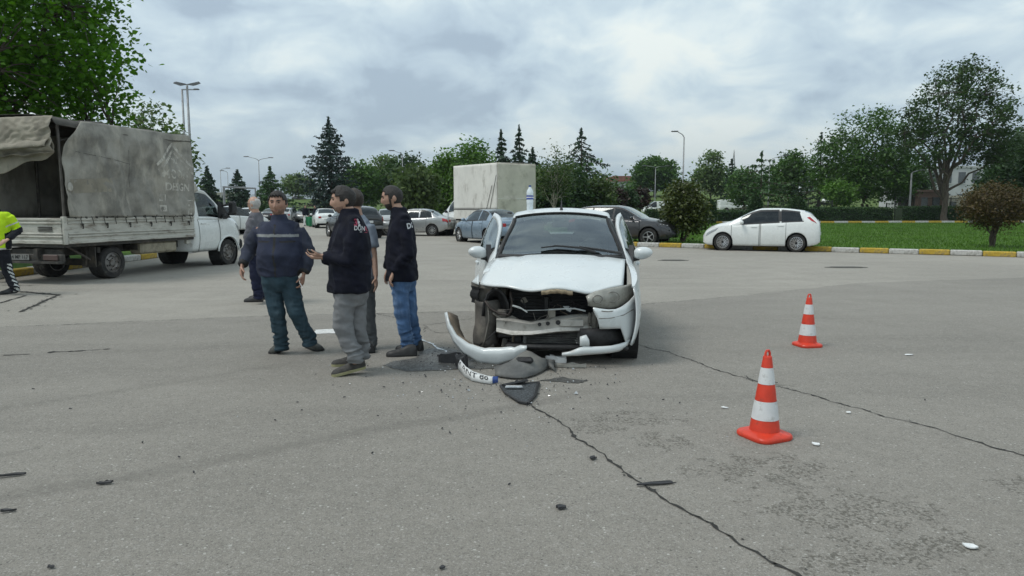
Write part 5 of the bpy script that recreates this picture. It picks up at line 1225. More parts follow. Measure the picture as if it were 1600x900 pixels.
# bumper corner still attached under it
def bx(px): u_ = min(max((px - 918) / 80, 0), 1); return .66 - .32 * u_ ** 2.6
def bpatch(cols, nm, n=6, mt=CARW, parent=None, dx=0):
    rows = []
    for (px, y0, y1) in cols:
        r = []
        for j in range(n + 1):
            v_ = j / n; y = y0 + (y1 - y0) * v_; r.append(FP(px, y, bx(px) + dx + .02 * math.sin(v_ * math.pi)))
        rows.append(r)
    o = MB().grid(rows).build(nm, [mt], parent or wk, smooth=True, fix=False)
    if sum(p.normal.x for p in o.data.polygons) < 0: o.data.flip_normals()
    solid(o, .012, GRIME, -1); return o
bmp = bpatch([(927, 480, 486), (933, 481, 498), (937, 482, 514), (950, 483.5, 514), (962, 483, 513.5), (970, 480, 513), (978, 475, 535), (984, 470.5, 536), (990, 464, 528), (994, 458, 520), (996.5, 452, 505)], 'front_bumper')
bpatch([(878, 551, 557), (890, 549, 556.5), (905, 543, 556), (912, 541, 555), (925, 541.5, 554), (940, 541, 553), (955, 540, 551.5), (968, 537, 549), (978, 534, 543), (985, 528, 536)], 'bumper_lower_edge', 4)
bpatch([(906, 526, 541), (912, 524, 541), (916, 523, 541), (921, 531, 541)], 'bumper_stub', 4)
bpatch([(906, 513, 542), (940, 513, 542), (972, 513, 538)], 'fog_lamp_recess', 4, BLK2, dx=-.09)
for px in (928, 936): 
    MB().tube([FP(px, 515, .52), FP(px + 1.5, 540, .54)], .016, 6).build('recess_rib', [ALU], wk)
fgc = FP(957, 525, .44); MB().lathe([(.001, .02), (.055, .018), (.066, .0), (.066, -.06)], 18, 0, Matrix.Translation(fgc) @ Matrix.Rotation(math.pi / 2, 4, 'Y')).build('fog_lamp', [HAZYL], wk, smooth=40)
cr = MB(); cr.tube([FP(x, y, bx(x) + .022) for x, y in ((936, 498), (955, 497), (975, 492), (990, 483))], .0035, 4); cr.tube([FP(x, y, bx(x) + .03) for x, y in ((940, 486), (950, 487), (958, 486))], .005, 4); cr.build('crease', [GRIME], bmp)
# torn-off bumper half sagging to the ground
up = [(699, 487), (704, 506), (714, 523), (733, 537), (758, 544.5), (783, 543), (804, 541), (823, 540)]; lo = [(694, 489), (698, 511), (708, 534), (723, 553), (746, 568), (776, 571.5), (802, 564), (822, 551)]
rows = []; inner = []
for k in range(29):
    t_ = k / 28 * 7; i = min(int(t_), 6); f = t_ - i; a = Vector(up[i]).lerp(Vector(up[i + 1]), f); b = Vector(lo[i]).lerp(Vector(lo[i + 1]), f); lx = .22 + .46 * (k / 28) ** .6; a = a + Vector((0, 1.6 * math.sin(k * 2.7) * mnoise.noise(Vector((k * .9, 0, 0))) * 2)) if k > 4 else a
    r = []
    for j in range(6):
        v_ = j / 5; q = a.lerp(b, v_); r.append(FP(q.x, q.y, lx + .034 * math.sin(v_ * math.pi) - .02 * v_ - (.012 if j == 3 else 0)))
    rows.append(r); pa = FP(a.x, a.y, lx); inner.append([pa, pa + Vector((-.05, .03, -.02)), pa + Vector((-.10, .09 - .05 * (k / 28), -.06 - .03 * math.sin(k / 28 * 3)))])
tb_ = MB().grid(rows).build('torn_bumper', [CARW], wk, smooth=True, fix=False)
if sum(p.normal.x for p in tb_.data.polygons) < 0: tb_.data.flip_normals()
solid(tb_, .010, BROWN, -1)
o = MB().grid(inner[:22]).build('bumper_inner_lip', [BROWN], tb_, smooth=True); solid(o, .006, None, 0)
# crash beam, radiator, cooler, slam panel
bp = [FP(776, 508, .40), FP(800, 512, .46), FP(830, 514, .50), FP(870, 508, .51), FP(905, 505, .49), FP(934, 503, .42)]; rows = []
for i, p in enumerate(bp):
    h = .075 + .012 * math.sin(i * 2.1); rows.append([p + Vector((0, 0, h)), p + Vector((.035, 0, h * .8)), p + Vector((.022, 0, h * .3)), p + Vector((.022, 0, -h * .3)), p + Vector((.04, 0, -h * .75)), p + Vector((0, 0, -h)), p + Vector((-.06, 0, -h)), p + Vector((-.06, 0, h))])
bb_ = MB(); bb_.grid(rows, close=True); cb = bb_.build('crash_beam', [ALU], wk, smooth=25)
for (x, y, rr) in ((843, 507, .018), (856, 505.5, .02), (872, 504, .024), (911, 505, .009), (890, 505, .006)):
    q = FP(x, y, .545 if x < 880 else .53); MB().lathe([(.001, 0), (rr, 0), (rr, -.05)], 12, 0, Matrix.Translation(q) @ Matrix.Rotation(math.pi / 2, 4, 'Y')).build('beam_hole', [BLK2], cb)
MB().box(FP(893, 505, .53), (.02, .24, .07), bev=.01).build('beam_plate', [ALU], cb)
bkt = MB(); bkt.box(FP(928, 500, .44), (.1, .05, .16), bev=.01); bkt.box(FP(921, 497, .47), (.06, .03, .11), bev=.01); bkt.build('beam_bracket', [GRIME], wk)
rd = MB(); a, b = FP(797, 452, .24), FP(930, 500, .24); rd.box(((a + b) / 2), (.05, abs(b.y - a.y), abs(a.z - b.z)), 0); rd.build('radiator', [BLK2], wk)
for k in range(9):
    y0, y1 = 457 + k * 4.6, 458 + k * 4.6; MB().tube([FP(800, y0 + (k % 3) * .6, .29), FP(860, y1, .30), FP(926, y0 + (k % 2), .29)], .0075, 5).build('radiator_slat', [BLACKP], wk)
MB().box(FP(854, 476, .33), (.06, .05, .17), bev=.01).build('latch_support', [BLK2], wk)
MB().box(FP(862, 490, .42), (.03, .075, .10), bev=.006).build('mount_plate', [mat('plate_tan', (.30, .28, .24), .7, var=.2)], wk)
for pts, w_ in (([(801, 477), (812, 480), (824, 488)], .014), ([(800, 478), (822, 485), (850, 484.5), (858, 484)], .007), ([(858, 484), (880, 482.5), (898, 482), (915, 486)], .016)):
    tmb = MB(); tmb.tube([FP(x, y, .50) for x, y in pts], w_, 6, flat=.5); tmb.build('broken_grille_trim', [CARW], wk, smooth=30)
ic = MB(); a, b = FP(822, 516, .42), FP(904, 549, .42); ic.box((a + b) / 2 + Vector((-.03, 0, 0)), (.04, abs(b.y - a.y), abs(a.z - b.z))); ico = ic.build('intercooler', [BLK2], wk)
fm = MB()
for k in range(13): fm.tube([FP(823 + 80 * q, 519 + k * 2.35 - 3 * q + .8 * math.sin(q * 7 + k), .425 + .008 * math.sin(q * 9 + k)) for q in np.linspace(0, 1, 9)], .0055, 4)
fo = fm.build('cooling_fins', [FIN], ico); fo['kind'] = 'stuff'
for x in (820, 905): MB().box(FP(x, 532, .42), (.07, .035, .23), bev=.01).build('cooler_tank', [FIN], ico)
# exposed left side: wheel-house liner, lamp bucket, torn wing edge, pipes
lin = MB(); rows = []
for k in range(9):
    v_ = k / 8; rows.append([FP(742 + 3 * math.sin(v_ * 6) + 38 * q, 470 + 72 * v_ + 2 * math.sin(q * 5), .30 + .10 * math.sin(q * 3.1) - .04 * v_) for q in np.linspace(0, 1, 8)])
o = MB().grid(rows).build('wheel_house_liner', [LINER], wk, smooth=True); solid(o, .008, None, 0)
bu = MB(); rows = []
for k in range(8):
    a_ = k / 7 * math.pi; rows.append([FP(779 - 22 * math.cos(a_) * s_ - 4, 474 - 26 * math.sin(a_) * s_ * .95 + 20 * (1 - math.sin(a_)), .42 - .22 * (1 - s_)) for s_ in (1, .8, .55, .2)])
o = MB().grid(rows).build('lamp_bucket', [BLK2], wk, smooth=True); solid(o, .012, None, 0)
ring = MB(); ring.tube([FP(x, y, .42) for x, y in ((797, 456), (800, 470), (799, 485), (794, 492), (780, 490), (766, 482), (758, 470))], .012, 6); ring.build('bucket_rim', [mat('rim_brown', (.05, .04, .035), .7)], wk, smooth=True)
MB().box(FP(768, 478, .14), (.06, .34, .48), bev=.02).build('inner_wing', [GRIME], wk)
w_ = MB(); w_.grid([[FP(736 + q * 12 + 2 * math.sin(v_ * 9), 446 + v_ * 26 + q * 3, .12 + .1 * q - .02 * v_) for q in (0, .5, 1)] for v_ in np.linspace(0, 1, 6)]); o = w_.build('torn_wing_edge', [BLK2], wk); solid(o, .008, None, 0)
w_ = MB(); w_.grid([[FP(737 + q * 40, 440 - q * 1 + v_ * 9 + q * 4, .10 + .35 * q) for q in np.linspace(0, 1, 6)] for v_ in (0, .5, 1)]); o = w_.build('wing_remnant', [GRIME], wk); solid(o, .01, None, 0)
w_ = MB(); w_.grid([[FP(737 + 11 * q + 3 * v_ * (1 - q), 441 - 40 * v_ * q * .3 - v_ * 3 * (1 - q) + (1 - v_) * 4 * q, .1 + .16 * q * (1 - v_)) for q in np.linspace(0, 1, 5)] for v_ in np.linspace(0, 1, 4)]); o = w_.build('wing_tip', [CARW], wk, smooth=True); solid(o, .008, None, 0)
for pts, r_, m in (([(762, 470), (764, 500), (758, 530), (752, 545)], .010, GRIME), ([(795, 500), (802, 520), (801, 545), (800, 556)], .012, BROWN), ([(770, 488), (785, 500), (800, 495), (810, 500)], .016, GRIME), ([(778, 505), (800, 512), (822, 508), (835, 500), (850, 499)], .006, BLK2), ([(748, 540), (762, 530), (780, 512)], .006, BLK2), ([(905, 520), (914, 512), (918, 505)], .018, BLK2), ([(786, 505), (794, 501), (803, 509), (797, 514)], .013, ALU)):
    MB().tube([FP(x, y, .40 - .0 * x) for x, y in pts], r_, 6).build('pipe', [m], wk, smooth=True)
for (x, y, lx, s_, m) in ((785, 490, .36, (.08, .12, .09), LINER), (790, 520, .34, (.10, .16, .10), BLK2), (807, 530, .33, (.1, .14, .13), BLK2), (765, 540, .30, (.1, .1, .06), GRIME), (912, 527, .36, (.1, .10, .12), BLK2), (770, 500, .24, (.1, .18, .16), GRIME)):
    MB().box(FP(x, y, lx), s_, bev=.02).build('bracket', [m], wk)
MB().box((.10, .05, .40), (.3, 1.25, .42), bev=.04).build('engine_block', [BLK2], wk); MB().box((.26, .08, .17), (.55, 1.2, .05), bev=.02).build('undertray', [BLK2], wk)
for q in (-2.44, 0):
    for sd in (1, -1): add_wheel(wk, (q, sd * (.825 - .185 / 2 - .015), .30), .30, .185, sd, 'steel', steer=R(-6) if q == 0 else 0)
rn = random.Random(5)
for k in range(12):
    x0, y0 = rn.uniform(778, 900), rn.uniform(462, 500); pts = [(x0, y0)]
    for q in range(4): pts.append((pts[-1][0] + rn.uniform(-14, 14), pts[-1][1] + rn.uniform(-2, 12)))
    MB().tube([FP(x, y, .36 + rn.uniform(0, .12)) for x, y in pts], rn.uniform(.003, .007), 4).build('wire', [rn.choice([BLK2, GRIME, BROWN])], wk)
for k in range(9):
    x0, y0 = rn.uniform(780, 925), rn.uniform(455, 545); a0 = rn.random() * 6; p = FP(x0, y0, .40 + rn.uniform(-.05, .08)); s_ = rn.uniform(.02, .05)
    o = mesh_obj('torn_piece', [p + Vector((rn.uniform(-.01, .02), s_ * math.cos(a0 + j * 1.26) * rn.uniform(.4, 1.5), s_ * math.sin(a0 + j * 1.26) * rn.uniform(.4, 1.3))) for j in range(5)], [(0, 1, 2, 3, 4)], [rn.choice([GRIME, ALU, BLK2, CARW])], wk); solid(o, .004, None, 0)
# water bottle on the roof
bq = P(828, 322, (Matrix.Translation(worg) @ Matrix.Rotation(wang, 4, 'Z') @ Vector((-1.75, -.36, 0))).y); bz = 1.475
wb = thing('water_bottle', 'clear plastic water bottle with a blue label standing on the car roof', 'bottle', (bq.x, bq.y, bz))
BOT = mat('bottle_plastic', (.62, .68, .70), .12, var=.08, scale=14, coat=.5)
MB().lathe([(.001, 0), (.040, 0), (.044, .012), (.041, .03), (.044, .05), (.041, .07), (.044, .09), (.044, .135), (.042, .14), (.042, .19), (.045, .2), (.044, .235), (.034, .265), (.018, .29), (.015, .305)], 16).build('body', [BOT], wb, smooth=40)
MB().lathe([(.0455, .145), (.0455, .195)], 16).build('label', [mat('label_blue', (.02, .05, .32), .4)], wb, smooth=True)
MB().lathe([(.0462, .163), (.0462, .178)], 16).build('label_band', [mat('label_white', (.6, .6, .65), .4)], wb, smooth=True)
MB().lathe([(.001, .322), (.017, .322), (.017, .303), (.001, .303)], 12).build('cap', [mat('cap_blue', (.03, .07, .25), .4)], wb)
# ---- pieces that fell off
DPL = mat('shield_grey', (.11, .112, .108), .7, var=.3, scale=5, bump=.3, bscale=20, dirt=((.19, .185, .165), .5, 4, None))
sh = thing('splash_shield', 'grey plastic splash shield lying under the torn bumper', 'car part', G(820, 592))
so_ = Vector(sh.location); rows = []
for i in range(13):
    u_ = i / 12; r = []
    for j in range(9):
        v_ = j / 8; px = 774 + 92 * u_ + (6 * (1 - u_) if v_ > .5 else 0); yb = 590 + 6 * math.sin(u_ * 3.1) - 22 * u_ ** 3; yt = 572 - 16 * math.sin(u_ * 3.0); hgt = .015 + .11 * math.sin(v_ * math.pi * .85) * math.sin(.3 + u_ * 2.5) + .05 * math.exp(-((u_ - .5) / .15) ** 2 - ((v_ - .75) / .2) ** 2) + (.03 if abs(v_ - .38) < .07 else 0)
        g0 = G(px, yb + (yt + 14 - yb) * v_); r.append(Vector((g0.x, g0.y, max(hgt, .012))) - so_)
    rows.append(r)
o = MB().grid(rows).build('shell', [DPL], sh, smooth=True); solid(o, .012, None, 1)
MB().box((0, .18, .13), (.16, .10, .05), bev=.02).build('clip_mount', [BLK2], sh)
def gstrip(name, label, cat, px, z0, z1, th, m, group=None):
    """a thin piece of debris standing on / lying on the ground along ground pixels"""
    g0 = [G(*p) for p in px]; o_ = g0[0].copy(); rows = [[p - o_ + Vector((0, 0, z0)), p - o_ + Vector((0, .01, z1))] for p in g0]
    o = MB().grid(rows).build(name, [m], None, smooth=True); o.location = o_; solid(o, th, None, 1); tag(o, label, cat, group); return o
# bent number plate
npp = [(712, 571), (718, 581), (726, 590), (738, 597), (752, 600), (766, 602), (778, 600)]
g0 = [G(x, y) for x, y in npp]; po = g0[0].copy(); plt = thing('number_plate', 'bent white number plate lying below the torn bumper', 'number plate', po); rows = []
for k in range(25):
    t_ = k / 24 * 6; i = min(int(t_), 5); p = g0[i].lerp(g0[i + 1], t_ - i) - po; lean_ = .06 - .02 * k / 24; rows.append([p + Vector((0, 0, .012)), p + Vector((.0, .02, .06)), p + Vector((.01, lean_, .105 - .05 * (k / 24)))])
pm_ = MB().grid(rows).build('plate', [PLATE, mat('plate_blue', (.03, .07, .25), .4)], plt, smooth=True)
for p in pm_.data.polygons: p.material_index = 1 if p.index >= 2 * 21 else 0
solid(pm_, .004, None, 1)
bvp = BVHTree.FromPolygons([v_.co.copy() for v_ in pm_.data.vertices], [tuple(p.vertices) for p in pm_.data.polygons])
vs, fs = text_mesh('34 BNT 86', .85, .0); xs_ = [v_.x for v_ in vs]; mn, mxx = min(xs_), max(xs_); out = []
def plate_pt(a, b):
    k = (1 - a) * 20; i = min(int(k), 19); f = k - i; r = [rows[i][j].lerp(rows[i + 1][j], f) for j in range(3)]; return (r[0].lerp(r[1], b * 2) if b < .5 else r[1].lerp(r[2], b * 2 - 1)) + Vector((0, -.009, .006))
vv, ff = subdiv_poly(vs, fs)
mesh_obj('characters', [plate_pt(1 - (.05 + .9 * (v_.x - mn) / (mxx - mn)), .5 + v_.y * .95) for v_ in vv], ff, [SEAM], plt)
# black mesh grille panel
q4 = [G(782, 606), G(842, 601), G(836, 622), G(824, 634), G(812, 632), G(790, 618)]; mo_ = q4[0].copy()
gm = thing('mesh_grille', 'broken black mesh grille lying on the road ahead of the car', 'car part', mo_)
ctr = sum(q4, Vector()) / 6; mg = MB()
for a, b in zip(q4, q4[1:] + q4[:1]): mg.tube([a - mo_ + Vector((0, 0, .02)), b - mo_ + Vector((0, 0, .02))], .012, 5)
mg.build('frame', [BLACKP], gm)
MB().prism([((p.lerp(ctr, .04) - mo_).x, (p.lerp(ctr, .04) - mo_).y) for p in q4], .010, .018).build('mesh', [mat('mesh_black', (.05, .056, .06), .8, var=.9, scale=60, bump=1, bscale=60)], gm)
mg = MB(); a, b = G(786, 608) - mo_, G(824, 603) - mo_; mg.tube([a + Vector((0, 0, .035)), b + Vector((0, 0, .05))], .018, 6, flat=.6); mg.build('slat', [BLK2], gm)
MB().box((G(803, 611) - mo_) + Vector((0, 0, .035)), (.15, .04, .025), bev=.01, M=None).build('chrome_trim', [CLEARL], gm)
# other loose parts
def shard(name, label, px, size, rz, m, h=.02, cat='debris', group=None, z=.012, seed=0, nv=0):
    g0 = G(*px); rn = random.Random(seed or px[0]); b = MB(); n = 7; L0, W0 = size
    poly = []
    for k in range(n * 2):
        a = 2 * math.pi * k / (n * 2); r = (abs(math.cos(a)) ** 4 + abs(math.sin(a)) ** 4) ** -.25; poly.append((math.cos(a) * r * L0 / 2 * rn.uniform(.72, 1.1), math.sin(a) * r * W0 / 2 * rn.uniform(.72, 1.1)))
    if nv:
        st = max(1, len(poly) // nv); poly = [(x * rn.uniform(.8, 1.25), y * rn.uniform(.8, 1.25)) for x, y in poly[::st]]
    b.prism(poly, 0, h); o = b.build(name, [m]); o.location = (g0.x, g0.y, z); o.rotation_euler = (rn.uniform(-.06, .06), rn.uniform(-.06, .06), rz); tag(o, label, cat, group)
    for v_ in o.data.vertices:
        if v_.co.z > 0: v_.co.z *= rn.uniform(.4, 1.3)
    return o
WSH = mat('white_shard', (.72, .73, .72), .35, var=.06, scale=10); BSH = mat('black_shard', (.03, .03, .032), .6, var=.3, scale=14); GSH = mat('grey_shard', (.25, .245, .22), .7, var=.25, scale=10)
shard('bumper_shard', 'white painted shard beside the grey splash shield', (870, 567), (.22, .09), R(-12), WSH, .05)
shard('bumper_strip', 'long grey strip lying right of the splash shield', (890, 575), (.30, .06), R(-8), GSH, .03)
shard('plastic_housing', 'chunky black plastic housing left of the number plate', (704, 567), (.22, .12), R(-15), BSH, .09)
shard('plastic_housing', 'small black plastic block behind the number plate', (722, 576), (.12, .10), R(10), BSH, .10)
shard('plastic_strip', 'long dark strip lying across the road crack', (1025, 759), (.24, .028), R(12), BSH, .008)
shard('white_fragment', 'white fragment right of the near cone', (1275, 697), (.045, .05), R(70), WSH, .006, nv=5); shard('white_fragment', 'white fragment on the bare asphalt far from the cones', (1515, 858), (.05, .05), R(30), WSH, .006, nv=5)
shard('white_fragment', 'thin pale fragment right of the far cone', (1420, 556), (.10, .03), R(5), WSH, .006, nv=5); shard('white_fragment', 'small pale chip left of the near cone', (1131, 639), (.05, .03), R(-20), WSH, .006, nv=5)
shard('white_fragment', 'tiny pale chip behind the near cone', (1326, 647), (.03, .03), 0, WSH, .006, nv=5)
for i, (px, py, l, w0, an, lb) in enumerate(((18, 746, .17, .02, 20, 'long thin black strip on the asphalt'), (12, 802, .08, .018, 20, 'short thin black strip on the asphalt'), (164, 758, .08, .028, 12, 'stubby black plastic bar on the asphalt'), (877, 797, .05, .035, 10, 'dark chip ahead of the mesh grille'), (926, 719, .045, .04, 40, 'dark chip beside the long road crack'))):
    shard('black_fragment', lb, (px, py), (l, w0), R(an), BSH, .012)
for i, (px, py) in enumerate(((80, 890), (691, 891), (582, 711), (223, 694), (280, 717), (465, 631), (538, 623), (691, 672), (703, 679), (430, 659), (52, 610), (796, 760), (655, 615), (303, 741), (1213, 600), (1036, 627), (1062, 632), (960, 600), (950, 625), (600, 607), (110, 641), (1445, 627))):
    big = py > 880; shard('plastic_chip', 'small dark plastic chip scattered on the asphalt', (px, py), (.03 if big else .022, .018 if big else .010), R(37 * i), BSH, .006, group='small chips scattered on the road', seed=i + 3)

# glass crumbs and plastic splinters round the front of the wreck (too many to count)
rn = random.Random(12); V = []; F = []; MI = []
for k in range(520):
    c_ = ((770, 585, 75, 16), (712, 566, 40, 12), (815, 612, 45, 16), (900, 585, 55, 12), (850, 640, 130, 30), (690, 600, 110, 30))[rn.choices(range(6), (3, 3, 2, 2, 1.4, 1.2))[0]]; g0 = G(c_[0] + rn.gauss(0, c_[2]), min(max(c_[1] + rn.gauss(0, c_[3]), 545), 700)); s_ = rn.uniform(.003, .010) * (2.2 if rn.random() < .06 else 1); a0 = rn.random() * 6.3; b0 = len(V)
    for j in range(3): V.append((g0.x + s_ * math.cos(a0 + j * 2.1) * rn.uniform(.6, 1.5), g0.y + s_ * math.sin(a0 + j * 2.1), .012))
    V.append((g0.x, g0.y, .012 + s_ * rn.uniform(.5, 1.3))); mi = rn.choices((0, 1, 2), (8, 1.6, .7))[0]
    for f in ((0, 1, 3), (1, 2, 3), (2, 0, 3)): F.append(tuple(b0 + i for i in f)); MI.append(mi)
o = mesh_obj('debris_crumbs', V, F, [BSH, CLEARL, WSH], None, MI); tag(o, 'tiny glass crumbs and splinters strewn around the wrecked car front', 'debris', kind='stuff')
# ================================================================ PEOPLE
def skin_mat(name, c): 
    m = mat(name, c, .55, var=.12, scale=14, bump=.1, bscale=90); m.node_tree.nodes['Principled BSDF'].inputs['Subsurface Weight'].default_value = .06; m.node_tree.nodes['Principled BSDF'].inputs['Subsurface Radius'].default_value = (.01, .004, .002); return m
def cloth(name, c, var=.15, scale=5, rough=.9, bump=.4, bs=120, **k): return mat(name, c, rough, var=var, scale=scale, bump=bump, bscale=bs, spec=.25, **k)
def gauss(x, s): return math.exp(-(x / s) ** 2)
def head_pt(th, ph, off=0.0, fat=1.0):
    """head surface, face towards -y; th = 0 at the nose, ph latitude"""
    cz = math.sin(ph); cr = math.cos(ph); sx_, sy_ = math.sin(th), -math.cos(th)
    x = .077 * cr * sx_; y = .098 * cr * sy_; z = .122 * cz
    low = max(0, -z - .01) / .112; front = max(0, -sy_ * 1.0)
    fr = .5 - .5 * sy_                                # 1 front, 0 back
    x *= (1 - .30 * low ** 1.4) * fat; y *= 1 - .10 * low * fr
    if fr < .5: y *= 1 - .35 * low ** 1.3
    x *= 1 + .04 * gauss(z - .05, .05); y += .012 * (1 - fr) * gauss(z - .03, .06) 
    f = gauss(th if th < math.pi else th - 2 * math.pi, .75)
    tt = th if th < math.pi else th - 2 * math.pi
    y -= f * (.010 * gauss(z + .098, .02) + .006 * gauss(z + .068, .014))      # chin, lips
    nose = gauss(x, .011) * (.026 * gauss(z + .030, .019) + .014 * gauss(z + .002, .022)); y -= nose if fr > .5 else 0
    if fr > .5:
        for e_ in (-.031, .031): y += .0125 * gauss(x - e_, .017) * gauss(z - .014, .013)
        y -= .005 * gauss(abs(x) - .03, .022) * gauss(z - .036, .010); y += .004 * gauss(z + .052, .006) * gauss(x, .03)
        y -= .004 * gauss(abs(x) - .045, .016) * gauss(z + .012, .02)
    v_ = Vector((x, y, z)); n_ = Vector((cr * sx_, cr * sy_, cz)); return v_ + n_ * off
def head_grid(nu, nv, off=0.0, fat=1.0, mask=None, offf=None):
    vs = []; fs = []; keep = []
    for i in range(nv + 1):
        ph = -math.pi / 2 + math.pi * (i + .0) / nv; ph = max(min(ph, math.pi / 2 - .02), -math.pi / 2 + .02)
        for k in range(nu):
            th = 2 * math.pi * k / nu; b = head_pt(th, ph, 0, fat); keep.append(mask(th, b) if mask else True)
            vs.append(head_pt(th, ph, offf(th, b) if offf else off, fat))
    for i in range(nv):
        for k in range(nu):
            q = (i * nu + k, i * nu + (k + 1) % nu, (i + 1) * nu + (k + 1) % nu, (i + 1) * nu + k)
            if all(keep[j] for j in q): fs.append(q)
    if not mask: fs.append(tuple(range(nu))[::-1]); fs.append(tuple(nv * nu + k for k in range(nu)))
    return vs, fs
def wrapth(t): return t if t < math.pi else t - 2 * math.pi
def hand(mb, w_, d, n, size=1.0, curl=.5, thumb=1, M=None):
    """palm plus five separate fingers; d finger direction, n palm normal (fingers curl towards n), thumb side +-1"""
    d = d.normalized(); n = (n - d * n.dot(d)).normalized(); s = d.cross(n) * thumb; S = size
    mb.tube([w_ - d * .03, w_ + d * .02, w_ + d * .06 * S, w_ + d * .098 * S], [.026 * S, .034 * S, .042 * S, .034 * S], 10, flat=.5, up=tuple(n))
    for k, (o, l) in enumerate(((.030, .070), (.011, .080), (-.010, .074), (-.029, .058))):
        b = w_ + d * .088 * S + s * o * S; c1 = curl * (.55 + .12 * k); c2 = curl * (1.5 + .15 * k); pts = [b]
        for a, f in ((c1 * .6, .42), (c2 * .8, .33), (c2 * 1.25, .25)): pts.append(pts[-1] + (d * math.cos(a) + n * math.sin(a)) * l * f * S)
        mb.tube(pts, [.0095 * S, .0088 * S, .008 * S, .0062 * S], 7)
    b = w_ + d * .03 * S + s * .028 * S; t1 = (d * .6 + s * .75 + n * .35).normalized(); t2 = (d * .85 + s * .3 + n * .5).normalized()
    mb.tube([b - t1 * .01, b + t1 * .036 * S, b + t1 * .036 * S + t2 * .032 * S, b + t1 * .036 * S + t2 * .055 * S], [.014 * S, .0115 * S, .0098 * S, .007 * S], 7)
def ring_loft(mb, rings, n=20):
    """rings of (centre, rx, ry, yaw)"""
    rows = []
    for c, rx, ry, yaw in rings:
        rows.append([Vector(c) + Vector((math.cos(yaw) * rx * math.cos(a) - math.sin(yaw) * ry * math.sin(a), math.sin(yaw) * rx * math.cos(a) + math.cos(yaw) * ry * math.sin(a), 0)) for a in np.linspace(0, 2 * math.pi, n, endpoint=False)])
    b = len(mb.v); mb.grid(rows, close=True); k = len(rings) - 1
    mb.f += [tuple(b + i for i in range(n))[::-1], tuple(b + k * n + i for i in range(n))]; mb.m += [0, 0]
def shoe(parent, heel, dirv, m_up, m_sole, L_=.285, pitch=0, lace=None):
    d = Vector((dirv[0], dirv[1], 0)).normalized(); s = Vector((-d.y, d.x, 0)); e = MB(); so = MB()
    secs = [(0, .024, .05), (.04, .040, .108), (.16, .044, .126), (.30, .046, .120), (.45, .048, .094), (.65, .054, .074), (.82, .053, .065), (.94, .043, .054), (1, .020, .036)]
    rows = []; rs = []
    cp, sp_ = math.cos(pitch), math.sin(pitch)
    def put(f, lat, z): 
        x = (1 - f) * -L_            # pitch about the toe
        return heel + d * (L_ + x * cp + z * sp_ * -.0) + s * lat + Vector((0, 0, z * cp - x * sp_))
    for f, w_, h in secs:
        rows.append([put(f, w_ * 1.0 * math.cos(a), .022 + max(0, math.sin(a)) * (h - .022) - (.012 if math.sin(a) < 0 else 0)) for a in np.linspace(-.5, math.pi + .5, 11)])
        rs.append([put(f, w_ * 1.10 * q, z) for q, z in ((-1, .0), (-1.04, .024), (1.04, .024), (1, .0))])
    o = MB(); o.grid(rows); o.f += [tuple(range(11)), tuple((len(secs) - 1) * 11 + k for k in range(11))]; o.m += [0, 0]; ob = o.build('shoe', [m_up], parent, smooth=50)
    so.grid(rs, close=True); so.f += [(0, 1, 2, 3), tuple((len(secs) - 1) * 4 + k for k in range(4))]; so.m += [0, 0]; so.build('sole', [m_sole], ob, smooth=40)
    if lace:
        for k in range(4): MB().tube([put(.33 + k * .075, -.02, .094 - k * .011), put(.36 + k * .075, .02, .094 - k * .011)], .004, 4).build('lace', [lace], ob)
    return ob
